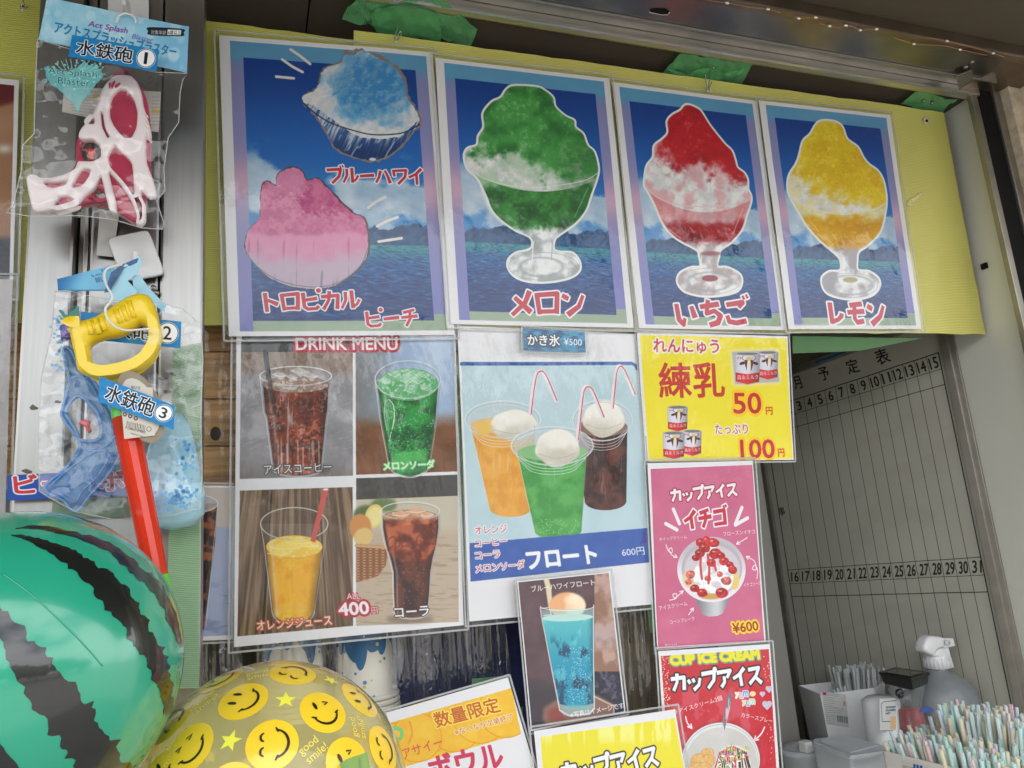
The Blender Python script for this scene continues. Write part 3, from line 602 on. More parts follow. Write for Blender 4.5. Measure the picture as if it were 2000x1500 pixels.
def bowl_glass(C, out, ice, base_col, Rr, rim, syrup_line, snow_amp, liq, liqline, seed, iceo=None):
    """sundae cut-out: white keyline, snow and syrup by height, liquid below the rim"""
    C.off = Rr; X, Y = C.G()
    r = C.poly(out, (226, 228, 226), curve=True, outline=((236, 238, 236), 3.2)); sl, m = r
    n = fbm(X, Y, 46, 6, seed); n2 = fbm(X, Y, 14, 4, seed+3); n3 = fbm(X*.8, Y, 90, 3, seed+7)
    dark, mid, lite = [np.array(c, np.float32) for c in ice]
    ic = mixc(mixc(dark, mid, sm(.30, .62, n3*.6+n*.4)), lite, sm(.52, .8, n2*.6+n*.4)*.75)
    snow = mixc((205, 208, 210), (240, 240, 238), n2); snow = mixc(snow, mid, sm(.45, .75, n)*.35)
    f = sm(-snow_amp, snow_amp, Y-syrup_line(X)+(n-.5)*snow_amp*3.6+(n2-.5)*snow_amp)
    body = mixc(ic, snow, f)
    ry = rim(X); lq = mixc(mixc(liq[0], liq[1], sm(.3, .7, n*.6+n3*.4)), liq[2], sm(.55, .8, n2)*.4)
    g = sm(-16, 30, Y-liqline(X)+(n-.5)*60); body = np.where((Y > ry)[..., None], mixc(mixc(snow, mid, .35), lq, g), body)
    return sl, m, body, n, n2
def prn(y0, seed):  # spare
    return None
def art_melon(C):
    sea(C); O = R4
    out = Z(O, [(150,690),(165,655),(205,640),(212,600),(235,560),(232,500),(270,450),(310,430),(335,395),(370,378),(470,382),(510,400),(545,430),(555,470),(600,510),(640,530),(645,560),(680,590),(700,640),(730,670),(748,740),(740,790),(715,860),(690,930),(640,990),(570,1040),(550,1060),(545,1100),(570,1115),(630,1120),(662,1160),(660,1200),(620,1230),(540,1248),(450,1250),(380,1230),(345,1190),(345,1150),(380,1120),(430,1108),(450,1090),(440,1050),(360,1010),(280,940),(245,860),(210,790),(165,745)])
    o0 = C.off; 
    rimz = lambda x: 745+80*(1-((x-450)/300)**2).clip(0)+ (x-165)*.08
    sl, m, body, n, n2 = bowl_glass2(C, out, O, ((44, 110, 54), (72, 158, 74), (142, 198, 130)), rimz, lambda x: 700+np.abs(x-520)*-.12+90*sm(300, 620, x), 38, ((30, 84, 40), (62, 142, 60), (104, 172, 96)), lambda x: 840-.05*x, 3)
    X, Y = C.G2(O)
    body = mixc(body, (24, 58, 32), sm(480, 720, X)*sm(500, 760, Y)*sm(1000, 800, Y)*.65*n)
    pedestal(C, O, body, m, sl, Y, X, n, n2, 1020, (495, 1185), (205, 215, 214))
    C.off = O; C.line([(165, 745), (230, 785), (320, 815), (450, 828), (590, 815), (690, 795), (742, 765)], 1.6, (225, 235, 225), .8, curve=True)
    C.ring(500, 1180, 155, 62, 1.3, (150, 160, 165), .6); C.line([(455, 1070), (450, 1150)], 2.2, (250, 250, 250), .8); C.line([(540, 1070), (535, 1150)], 2, (165, 172, 178), .7)
    C.line([(215, 800), (262, 930), (330, 1000)], 2, (240, 248, 240), .55, curve=True, soft=1); C.line([(700, 830), (640, 960)], 2, (170, 205, 165), .5, soft=1)
    poptext(C, 'メロン', (350, 1400), (688, 1400), 108); C.off = (0, 0, 1)
def art_berry(C):
    sea(C); O = R4
    out = Z(O, [(952,800),(962,740),(990,700),(995,650),(1030,620),(1055,590),(1052,540),(1075,510),(1110,490),(1130,468),(1155,466),(1195,485),(1215,510),(1240,550),(1270,590),(1310,640),(1340,670),(1355,710),(1365,745),(1395,770),(1410,800),(1412,840),(1425,870),(1425,900),(1405,960),(1385,1020),(1340,1075),(1290,1110),(1282,1140),(1275,1185),(1320,1190),(1375,1220),(1383,1260),(1360,1295),(1290,1312),(1210,1315),(1130,1295),(1098,1255),(1110,1215),(1160,1190),(1200,1185),(1195,1140),(1180,1110),(1090,1060),(1035,1000),(1000,920),(970,860),(952,830)])
    rimz = lambda x: 845+75*(1-((x-1190)/238)**2).clip(0)+(x-960)*.09
    sl, m, body, n, n2 = bowl_glass2(C, out, O, ((164, 16, 28), (196, 28, 40), (222, 92, 100)), rimz, lambda x: 735-70*sm(1150, 960, x)+40*sm(1200, 1330, x), 34, ((120, 12, 22), (178, 30, 40), (210, 90, 96)), lambda x: 985-.0*x, 9)
    X, Y = C.G2(O)
    pedestal(C, O, body, m, sl, Y, X, n, n2, 1085, (1240, 1250), (222, 206, 206))
    C.off = O; C.line([(955, 830), (1010, 880), (1100, 912), (1210, 920), (1330, 912), (1400, 895), (1426, 868)], 1.6, (235, 205, 205), .85, curve=True)
    C.ring(1240, 1250, 138, 58, 1.3, (190, 160, 165), .6); C.ell(1243, 1237, 36, 14, (130, 26, 44), .85, 1)
    C.ell(1245, 1128, 45, 10, (120, 20, 36), .6, 2); C.line([(1205, 1140), (1203, 1210)], 2, (250, 246, 246), .8); C.line([(1275, 1140), (1270, 1210)], 2, (185, 165, 170), .7)
    C.line([(985, 880), (1040, 1000), (1110, 1060)], 2, (250, 235, 235), .5, curve=True, soft=1); C.line([(1390, 930), (1345, 1040)], 2.5, (240, 200, 190), .5, soft=1)
    poptext(C, 'いちご', (1088, 1452), (1413, 1440), 112); C.off = (0, 0, 1)
def art_lemon(C):
    sea(C); O = R5
    out = Z(O, [(130,820),(135,760),(165,710),(180,670),(195,610),(225,580),(245,545),(265,525),(300,520),(340,528),(365,550),(385,600),(430,635),(455,680),(480,710),(520,740),(545,790),(555,870),(540,960),(520,1010),(470,1060),(435,1085),(428,1120),(432,1165),(480,1172),(520,1200),(525,1235),(495,1270),(430,1288),(360,1285),(300,1265),(277,1230),(278,1195),(310,1172),(355,1168),(358,1130),(340,1100),(270,1040),(215,980),(185,930),(150,870)])
    rimz = lambda x: 845+72*(1-((x-345)/213)**2).clip(0)+(x-130)*.045
    sl, m, body, n, n2 = bowl_glass2(C, out, O, ((222, 182, 20), (236, 208, 44), (244, 226, 104)), rimz, lambda x: 745+90*sm(120, 330, x)+60*sm(380, 540, x), 34, ((206, 146, 16), (226, 174, 34), (232, 206, 86)), lambda x: 925+0*x, 15)
    X, Y = C.G2(O); body = mixc(body, (216, 150, 16), sm(280, 520, X)*sm(.4, .7, n)*sm(1050, 950, Y)*.5)
    pedestal(C, O, body, m, sl, Y, X, n, n2, 1075, (400, 1228), (205, 200, 210))
    C.off = O; C.line([(132, 850), (190, 885), (270, 912), (360, 920), (460, 912), (520, 898), (556, 872)], 1.8, (235, 228, 200), .85, curve=True)
    C.ring(400, 1230, 118, 52, 1.3, (170, 160, 180), .6); C.ell(398, 1207, 32, 12, (140, 130, 60), .7, 1); C.line([(372, 1110), (370, 1185)], 2, (250, 250, 250), .8); C.line([(425, 1110), (422, 1185)], 2, (160, 155, 170), .7)
    poptext(C, 'レモン', (298, 1402), (552, 1400), 98)
    C.text('写真はイメージです', (140, 1412), (308, 1410), 17, (225, 225, 225)); C.off = (0, 0, 1)
def G2_(s, O): return (s.X-O[0])*O[2], (s.Y-O[1])*O[2]
Canvas.G2 = G2_
def bowl_glass2(C, out, O, ice, rim, syr, amp, liq, ll, seed):
    # outline is in surveyed pixels, fields in enlarged readings
    sl, m = C.poly(out, (226, 228, 226), curve=True, outline=((238, 240, 238), 3.0)); X, Y = C.G2(O)
    n = fbm(X, Y, 46, 6, seed); n2 = fbm(X, Y, 13, 4, seed+3); n3 = fbm(X*.8, Y, 95, 3, seed+7); n4 = fbm(X, Y, 5, 3, seed+5)
    dark, mid, lite = [np.array(c, np.float32) for c in ice]
    ic = mixc(mixc(dark, mid, sm(.28, .58, n3*.55+n*.45)), lite, sm(.50, .78, n2*.6+n*.4)*.7)
    ic = ic*(0.93+.14*n4[..., None])
    n5 = fbm(X, Y, 30, 5, seed+11); snow = mixc((214, 214, 216), (240, 240, 238), sm(.3, .7, n5*.7+n2*.3)); snow = mixc(snow, mid*.45+np.array([132, 132, 132]), sm(.40, .66, n)*.6)
    f = sm(-amp*1.3, amp*1.3, Y-syr(X)+(n-.5)*amp*5+(n5-.5)*amp*2.4); body = mixc(ic, snow, f)
    edge = np.zeros(m.shape, np.float32)
    lq = mixc(mixc(liq[0], liq[1], sm(.3, .7, n*.6+n3*.4)), liq[2], sm(.5, .8, n2)*.4); g = sm(-20, 34, Y-ll(X)+(n-.5)*80)
    under = mixc(mixc(snow, mid, .3), lq, g); body = np.where((Y > rim(X))[..., None], under, body)
    return sl, m, body, n, n2
def pedestal(C, O, body, m, sl, Y, X, n, n2, y0, bc, col):
    foot = mixc(np.array(col, np.float32)*.8, (240, 242, 242), sm(.35, .7, n)); foot = mixc(foot, (150, 158, 165), np.exp(-((np.hypot((X-bc[0])/1.0, (Y-bc[1])*2.3)-95)/10)**2)*.6)
    b = mixc(body, foot, sm(y0-25, y0+12, Y+(n2-.5)*30))
    inner = np.clip((C.blur(m, 5)-.62)*4, 0, 1); top = sm(y0, y0-40, Y)[sl]                       # white paper keyline round the cut-out
    C.put(sl, m*np.maximum(inner, .0), b[sl])
def poptext(C, s, bl, br, h, f=(196, 44, 66), o=(238, 238, 240), w=3.2, b=1.5):
    C.pop(s, bl, br, h, f, outs=[(o, w)])
def art_blue(C):
    sea(C); O = R3; C.off = O; X, Y = C.G()
    out = [(425,425),(440,412),(470,400),(495,370),(505,320),(535,290),(590,270),(605,250),(612,225),(630,222),(650,235),(665,215),(690,215),(720,240),(740,235),(790,255),(830,280),(850,290),(880,330),(895,370),(905,430),(935,470),(960,520),(955,560),(930,580),(880,640),(820,690),(760,715),(720,715),(640,695),(570,660),(540,610),(500,540),(460,490),(430,460)]
    n = fbm(X, Y, 50, 6, 2); n2 = fbm(X, Y, 14, 4, 4); n3 = fbm(X+Y*.3, Y, 26, 5, 6)
    C.poly(out, (140, 122, 112), curve=True, jag=9, seed=4)
    blue = np.exp(-(((X-740)/205)**2+((Y-385)/165)**2)**1.5); ic = mixc((228, 228, 230), (104, 172, 218), sm(.22, .62, blue*.75+(n-.5)*.8+.08)); ic = mixc(ic, (52, 134, 200), sm(.50, .85, blue*.6+n3*.5)*.85); ic = mixc(ic, (168, 205, 228), sm(.55, .75, n2)*.4); ic = mixc(ic, (150, 165, 185), sm(.6, .3, n3)*.25)
    def rimf(x): return 455+140*(1-((x-770)/345)**2).clip(0)*sm(400, 700, x)+20*sm(430, 560, x)-42*sm(860, 960, x)
    gl = mixc((190, 200, 214), (52, 92, 150), sm(.35, .6, fbm(X*1.2+Y*.5, Y*.12, 12, 4, 8))); gl = mixc(gl, (14, 48, 104), sm(590, 690, Y+np.abs(X-730)*.12)*.9); gl = mixc(gl, (215, 225, 235), sm(.66, .8, fbm(X+Y*.6, Y*.3, 14, 3, 18))*.6)
    ic = np.where((Y > rimf(X)+(n2-.5)*14)[..., None], gl, ic)
    inn = [(430,425),(470,405),(500,372),(512,322),(540,297),(596,275),(615,240),(650,245),(690,222),(740,245),(826,290),(868,332),(886,380),(898,440),(925,475),(948,520),(944,560),(918,580),(872,636),(815,684),(760,708),(720,708),(645,690),(576,655),(546,606),(506,536),(466,486),(436,455)]
    C.poly(inn, ic, curve=True, jag=5, seed=9)
    C.line([(430, 455), (500, 512), (560, 545), (640, 572), (720, 592), (800, 595), (880, 585), (950, 550)], 2.6, (30, 40, 66), .9, curve=True); C.ell(738, 704, 16, 7, (240, 245, 250), .9, 1)
    # peach
    o2 = [(172,1100),(178,1040),(200,1000),(235,960),(240,880),(245,820),(270,800),(305,820),(312,775),(340,750),(390,738),(425,755),(445,795),(490,785),(520,810),(560,850),(600,895),(650,940),(695,960),(715,1000),(722,1060),(720,1130),(680,1190),(620,1240),(560,1275),(480,1285),(380,1275),(290,1240),(230,1190),(190,1140)]
    C.poly([(x+3, y-2) for x, y in o2], (80, 72, 74), curve=True, jag=5, seed=14)
    pk = mixc((190, 82, 134), (214, 120, 160), sm(.3, .7, n*.6+n2*.4)); pk = mixc(pk, (222, 150, 186), sm(1025, 1050, Y+(n-.5)*25)*.8); stx = fbm(X, Y*.07, 13, 4, 41); pk = mixc(pk, (170, 92, 140), sm(.62, .72, stx)*sm(1040, 1080, Y)*.6); pk = mixc(pk, (188, 176, 194), sm(1110, 1200, Y+np.abs(X-450)*.12+(n-.5)*60)*.85); pk = mixc(pk, (120, 116, 130), sm(.6, .75, stx)*sm(1180, 1220, Y)*.7)
    pk = mixc(pk, (222, 150, 184), sm(90, 60, np.hypot(X-375, (Y-800)*1.1))*.6)
    C.poly([(x+(450-x)*.022, y+(1010-y)*.018) for x, y in o2], pk, curve=True, jag=3, seed=15)
    C.line([(178, 1120), (240, 1190), (330, 1245), (460, 1272), (580, 1255), (680, 1180), (716, 1100)], 2, (110, 112, 130), .8, curve=True)
    W_ = (232, 226, 220)
    for p in [((375, 218), (415, 245), (460, 282)), ((338, 262), (380, 292), (427, 317)), ((312, 338), (388, 345)), ((795, 872), (750, 895), (718, 920)), ((850, 962), (800, 980), (758, 1002)), ((868, 1055), (765, 1070))]: C.line(p, 5.6, W_)
    C.ring(800, 1040, 60, 14, .8, (200, 240, 240), .25)
    poptext(C, 'ブルーハワイ', (532, 812), (970, 818), 72, w=2.6, b=1.2); poptext(C, 'トロピカル', (243, 1385), (686, 1372), 86, w=2.8, b=1.3); poptext(C, 'ピーチ', (703, 1455), (947, 1447), 76, w=2.6, b=1.2)
    C.off = (0, 0, 1)
def tumbler(C, prof, ry, lvl, cols, seed, rimcol=(225, 228, 230), topcol=None, ryb=None, ice=.5, glass_a=.35, lry=None, streak=0.):
    """a tumbler printed on the sheet: profile (y, centre, half width), drink from lvl down"""
    prof = sorted(prof); ys = np.array([p[0] for p in prof], float); cx = np.array([p[1] for p in prof], float); hw = np.array([p[2] for p in prof], float)
    at = lambda y: (float(np.interp(y, ys, cx)), float(np.interp(y, ys, hw))); ryb = ryb or ry*.8; y0, y1 = ys[0], ys[-1]; X, Y = C.G()
    def body(ya, yb, k=1., rya=0.):
        yy = np.linspace(ya, yb, 22); L_ = [(at(y)[0]-at(y)[1]*k, y) for y in yy]; R_ = [(at(y)[0]+at(y)[1]*k, y) for y in yy[::-1]]; c, h = at(yb)
        arc = [(c+h*k*math.cos(t), yb+ryb*math.sin(t)) for t in np.linspace(math.pi, 0, 14)[1:-1]]; ct, ht = at(ya); top = [(ct+ht*k*math.cos(t), ya+rya*math.sin(t)) for t in np.linspace(0, math.pi, 14)[1:-1]] if rya else []
        return L_+arc+R_+top
    CX = np.interp(Y, ys, cx); HW = np.interp(Y, ys, hw); q = (X-CX)/HW; n = fbm(X, Y, 42, 5, seed); n2 = fbm(X, Y, 12, 4, seed+2); vs = fbm(X, Y*.08, 16, 4, seed+4)
    gl = mixc((215, 218, 220), (150, 152, 155), np.abs(q)**3); C.poly(body(y0, y1+2), gl, glass_a)
    A, B, Cc = cols; dk = mixc(A, B, sm(.3, .65, n)); dk = mixc(dk, Cc, sm(.52, .7, n2*.5+fbm(X, Y, 60, 3, seed+9)*.5)*ice); dk = mixc(dk, np.array(A)*.45, sm(.6, 1., np.abs(q))*.55); dk = mixc(dk, (240, 240, 240), np.exp(-((q+.72)/.06)**2)*.35)
    if streak: dk = mixc(dk, (205, 205, 210), sm(.6, .72, vs)*streak)
    C.poly(body(lvl, y1-6, .94, 0), dk); c, h = at(lvl); lr = lry or ry*.85
    tcl = topcol if topcol is not None else mixc(np.array(B), np.array(Cc), .5); tc2 = mixc(tcl, (235, 238, 235), sm(.5, .7, n2)*.55); C.ell(c, lvl, h*.94, lr, tc2)
    C.ring(c, lvl, h*.94, lr, 1.0, np.array(A)*.8, .5)
    for sgn in (-1, 1): C.line([(at(y)[0]+sgn*at(y)[1], y) for y in np.linspace(y0, y1, 14)], 1.5, rimcol if sgn < 0 else np.array(rimcol)*.75, .75)
    c, h = at(y0); C.ring(c, y0, h, ry, 1.9, rimcol, .9); C.ring(c, y0+4, h*.96, ry*.93, 1., (120, 122, 124), .45)
    c, h = at(y1); C.ell(c, y1, h*.9, ryb*.7, (225, 226, 228), .16, 2); C.line([(c+h*math.cos(t), y1+ryb*math.sin(t)) for t in np.linspace(0, math.pi, 16)], 1.6, (205, 208, 210), .8)
def art_menu(C):
    C.off = R6; X, Y = C.G(); n = fbm(X, Y, 80, 5, 51); n2 = fbm(X, Y, 20, 4, 52)
    bgc = mixc((128, 104, 86), (150, 148, 152), sm(150, 260, Y)); bgc = mixc(bgc, mixc((120, 118, 118), (176, 176, 184), n), sm(230, 330, Y)); bgc = mixc(bgc, (186, 182, 184), sm(.55, .7, n)*.4); bgc = mixc(bgc, (108, 96, 90), sm(560, 680, Y)*.5)
    C.poly([(72, 60), (577, 60), (578, 680), (65, 695)], bgc); C.poly([(76, 34), (592, 36), (592, 110), (76, 112)], (62, 62, 64))
    bg2 = mixc((128, 130, 134), (160, 184, 214), sm(620, 820, X+(n-.5)*120)); bg2 = mixc(bg2, (190, 205, 225), np.exp(-((X-960)/60)**2)*.6*sm(420, 200, Y)); bg2 = mixc(bg2, mixc((96, 58, 34), (146, 96, 62), n), sm(380, 470, Y+(n-.5)*60)); C.poly([(590, 38), (1040, 44), (1062, 660), (592, 676)], bg2)
    g = (X-320)/(Y+900); w = fbm(g*1500, Y*.03, 9, 5, 55); wd = mixc((84, 62, 44), (148, 122, 96), sm(.25, .75, w)); wd = mixc(wd, (176, 156, 132), sm(.55, .8, n)*sm(1050, 760, Y)*.5); wd = wd*(1-.5*np.exp(-((np.mod(g*1000, 130)-65)/2.2)**2))[..., None]
    C.poly([(66, 748), (576, 732), (578, 1366), (55, 1414)], wd)
    C.poly([(592, 692), (1062, 675), (1064, 772), (592, 792)], (74, 72, 70)); tb = mixc((198, 190, 168), (190, 172, 150), sm(900, 960, Y)); tb = mixc(tb, (150, 132, 112), sm(.55, .75, fbm(X*.12, Y, 7, 4, 57))*sm(930, 980, Y)*.6); C.poly([(592, 790), (1064, 772), (1069, 1347), (592, 1366)], tb)
    # basket, lemon, herb
    C.ell(640, 860, 60, 45, (70, 92, 44), .9, 4); C.ell(720, 815, 60, 35, (84, 110, 60), .8, 5); C.ell(675, 865, 42, 55, (226, 206, 110), rot=.3); C.ell(675, 868, 33, 45, (236, 222, 150), rot=.3); C.ell(612, 915, 50, 60, (206, 140, 72), soft=2); C.ell(625, 960, 45, 40, (222, 190, 120), soft=2, rot=-.6)
    bk = mixc((132, 84, 50), (196, 146, 98), np.clip(np.sin(X*.22)*.5+.5, 0, 1)*sm(.3, .6, np.sin(Y*.5+np.floor(X/14)*math.pi)*.5+.5)); C.poly([(592, 992), (740, 1004), (728, 1090), (690, 1140), (592, 1168)], bk, soft=1); C.line([(592, 1000), (740, 1010)], 5, (206, 158, 108))
    # drinks
    C.ell(325, 650, 150, 30, (60, 54, 52), .5, 6)
    tumbler(C, [(222, 318, 162), (390, 320, 148), (400, 322, 142), (650, 325, 112)], 44, 262, ((84, 34, 22), (128, 54, 34), (202, 106, 70)), 61, rimcol=(228, 228, 228), topcol=(150, 122, 108), ice=.85, streak=.55)
    C.poly([(168, 108), (192, 108), (208, 235), (186, 240)], (44, 44, 46)); C.poly([(190, 240), (210, 240), (232, 400), (214, 400)], (54, 36, 34), .7, 2)
    for cx, cy, r in ((245, 222, 34), (335, 205, 40), (385, 225, 36), (300, 232, 26)): C.poly([(cx-r, cy-8), (cx-8, cy-r*.65), (cx+r, cy-4), (cx+6, cy+r*.6)], (206, 200, 196), .7, 1); C.line([(cx-r, cy-8), (cx+6, cy+4), (cx+r, cy-4)], 1, (250, 250, 250), .7)
    for k in range(70):
        x = 80+random.random()*480; y = 330+random.random()*230; C.line([(x, y), (x+14+random.random()*30, y-3-random.random()*10)], 1., (214, 214, 220), .30)
    for k in range(9): x = 230+k*24; C.line([(x, 520+random.random()*60), (x+2, 655)], 1.6+random.random()*2, (215, 212, 212) if k % 3 else (50, 44, 44), .55, soft=1)
    C.ell(840, 640, 130, 24, (40, 50, 26), .5, 6)
    tumbler(C, [(238, 832, 152), (420, 835, 133), (620, 838, 98)], 86, 262, ((26, 100, 44), (40, 152, 66), (104, 196, 120)), 63, rimcol=(206, 220, 210), topcol=(96, 176, 116), ice=.45, lry=74)
    for k in range(15):
        a = random.random()*6.28; r = random.random()**.5; x = 832+r*120*math.cos(a); y = 242+r*58*math.sin(a); s_ = 16+random.random()*18; C.poly([(x-s_, y), (x, y-s_*.6), (x+s_, y+2), (x+3, y+s_*.6)], (176, 220, 190), .42, 1); C.line([(x-s_, y), (x+3, y+s_*.6), (x+s_, y+2)], .9, (226, 246, 232), .7)
    C.line([(745, 330), (765, 360), (768, 420), (745, 520)], 2.2, (226, 246, 220), .8, curve=True); C.line([(728, 335), (722, 400), (735, 470)], 1.6, (206, 240, 206), .7, curve=True)
    m = fbm(X, Y, 8, 3, 66); C.poly([(745, 470), (945, 440), (930, 560), (750, 575)], (24, 62, 50), .6, 4, mod=sm(.48, .6, m)); C.poly([(755, 575), (925, 560), (915, 610), (765, 625)], (76, 190, 84), .6, 4)
    for k in range(90): C.ell(735+random.random()*210, 320+random.random()*270, 2.5, 2.5, (170, 230, 180), .6)
    C.ell(330, 1345, 120, 26, (50, 34, 22), .6, 6)
    tumbler(C, [(900, 311, 152), (1000, 311, 136), (1300, 306, 96)], 74, 1005, ((232, 158, 22), (244, 180, 28), (250, 214, 70)), 67, rimcol=(218, 212, 200), topcol=(242, 200, 60), ice=.5, glass_a=.16, lry=52)
    for cx, cy, r in ((270, 1010, 70), (330, 985, 56), (240, 1035, 50), (380, 1000, 44)): C.poly([(cx-r, cy), (cx, cy-r*.5), (cx+r, cy), (cx+8, cy+r*.5)], (250, 226, 120), .6, 2); C.line([(cx-r, cy), (cx+8, cy+6), (cx+r, cy)], 1.2, (252, 240, 180), .7)
    C.poly([(440, 742), (466, 744), (405, 985), (384, 978)], mixc((176, 52, 46), (206, 88, 78), sm(430, 450, X-(Y-742)*-.25))); C.ell(453, 743, 13, 5, (240, 220, 214))
    C.ell(840, 1335, 110, 20, (90, 72, 56), .5, 6)
    tumbler(C, [(842, 843, 136), (920, 845, 137), (1000, 846, 122), (1060, 848, 103), (1120, 850, 90), (1220, 848, 86), (1310, 845, 78)], 42, 872, ((46, 16, 12), (98, 42, 26), (196, 104, 62)), 69, rimcol=(228, 228, 230), topcol=(190, 138, 100), ice=.0, ryb=24)
    C.poly([(722, 880), (968, 875), (962, 1000), (920, 1060), (800, 1075), (745, 1030)], mixc((110, 40, 22), (204, 106, 64), sm(.35, .7, fbm(X, Y, 40, 4, 71))), .85, 3)
    for cx, cy, r in ((800, 860, 40), (870, 845, 46), (920, 862, 30)): C.poly([(cx-r, cy), (cx-5, cy-r*.7), (cx+r, cy-5), (cx+6, cy+r*.5)], (222, 176, 140), .75, 1); C.line([(cx-r, cy), (cx+6, cy+4), (cx+r, cy-5)], 1.1, (250, 240, 230), .8)
    for k in range(40): C.ell(785+random.random()*125, 1080+random.random()*190, 3, 3, (150, 120, 104), .6)
    C.text('Coca-Cola', (728, 1015), (962, 995), 58, (84, 30, 20), bold=.4, a=.55, shear=.35)
    # lettering
    RD = (184, 40, 62)
    C.text('DRINK MENU', (320, 102), (784, 102), 56, (238, 236, 238), bold=1.0, outs=[(RD, 5)])
    C.text('アイスコーヒー', (176, 674), (482, 660), 42, (240, 240, 240), bold=.5, outs=[((60, 60, 62), 1.8)]); C.text('メロンソーダ', (720, 655), (957, 645), 38, (240, 248, 236), bold=.6, outs=[((130, 214, 130), 1.8)])
    C.text('オレンジジュース', (145, 1386), (482, 1360), 42, (244, 240, 236), bold=.5, outs=[((206, 96, 60), 1.9)]); C.text('コーラ', (772, 1328), (930, 1318), 44, (244, 244, 244), bold=.8, outs=[((50, 46, 46), 1.6)])
    C.text('ALL', (551, 1244), (610, 1242), 26, (240, 226, 230), bold=.3, outs=[(RD, 1.6)]); C.text('400', (516, 1320), (652, 1310), 56, (240, 238, 240), bold=1.4, outs=[(RD, 4)]); C.text('円', (664, 1310), (692, 1308), 28, (240, 238, 240), bold=.3, outs=[(RD, 1.6)])
    C.off = (0, 0, 1)
def pcup(C, rim, bl, br, by, col, seed, cream, holes=0):
    (cx, cy, rx, ry) = rim; X, Y = C.G(); n = fbm(X, Y, 50, 4, seed); vs = fbm(X, Y*.1, 14, 4, seed+1)
    C.ell(cx, cy, rx, ry, (205, 218, 222), .55); C.ell(cx, cy+8, rx*.9, ry*.85, (188, 200, 205), .4)
    L_, R_ = cx-rx*.86, cx+rx*.84; ytop = cy+ry*.35
    lq = mixc(col[0], col[1], sm(.3, .7, n)); q = (X-cx)/rx; lq = mixc(lq, np.array(col[0])*.8, sm(.5, 1, np.abs(q))*.5); lq = mixc(lq, (235, 235, 235), sm(.66, .78, vs)*.22)
    C.poly([(L_, ytop), (bl, by-34)]+[((bl+br)/2-(br-bl)/2*math.cos(t), by-34+44*math.sin(t)) for t in np.linspace(0, math.pi, 16)]+[(br, by-34), (R_, ytop)], lq)
    C.ell(cx, ytop, rx*.85, ry*.45, mixc(col[1], (225, 225, 215), .35))
    c2 = mixc((206, 200, 184), (246, 243, 232), sm(.2, .75, fbm(X, Y, 60, 2, seed+4)*.5+.28+(cream[1]-Y)/260)); C.poly([(cream[0]+cream[2]*(1+.04*math.sin(5*t))*math.cos(t), cream[1]+cream[3]*(1+.05*math.sin(4*t+1))*math.sin(t)) for t in np.linspace(0, 6.28, 40)], c2, soft=1); C.ell(cream[0]-8, cream[1]-cream[3]*.35, cream[2]*.6, cream[3]*.35, (246, 244, 236), .6, 5)
    C.line([(cream[0]-cream[2]*.85, cream[1]+cream[3]*.3), (cream[0], cream[1]+cream[3]*.55), (cream[0]+cream[2]*.85, cream[1]+cream[3]*.25)], 1.2, (176, 168, 150), .6, curve=True)
    for k in (0, 16, 30, 44): C.line([(cx-rx*(.97-k/500)+k*.3, ytop-10+k), (cx-rx*.5, ytop+ry*.52+k), (cx, ytop+ry*.68+k), (cx+rx*.5, ytop+ry*.5+k), (cx+rx*(.97-k/500)-k*.3, ytop-14+k)], 1.1, (232, 238, 240), .75, curve=True)
    C.ring(cx, cy, rx, ry, 2.2, (222, 230, 234), .85); C.ring(cx, cy+5, rx*.96, ry*.94, 1., (150, 160, 168), .6)
    C.line([(L_, ytop), (bl, by-30)], 1.2, (225, 230, 230), .6); C.line([(R_, ytop), (br, by-30)], 1.2, (120, 130, 130), .5)
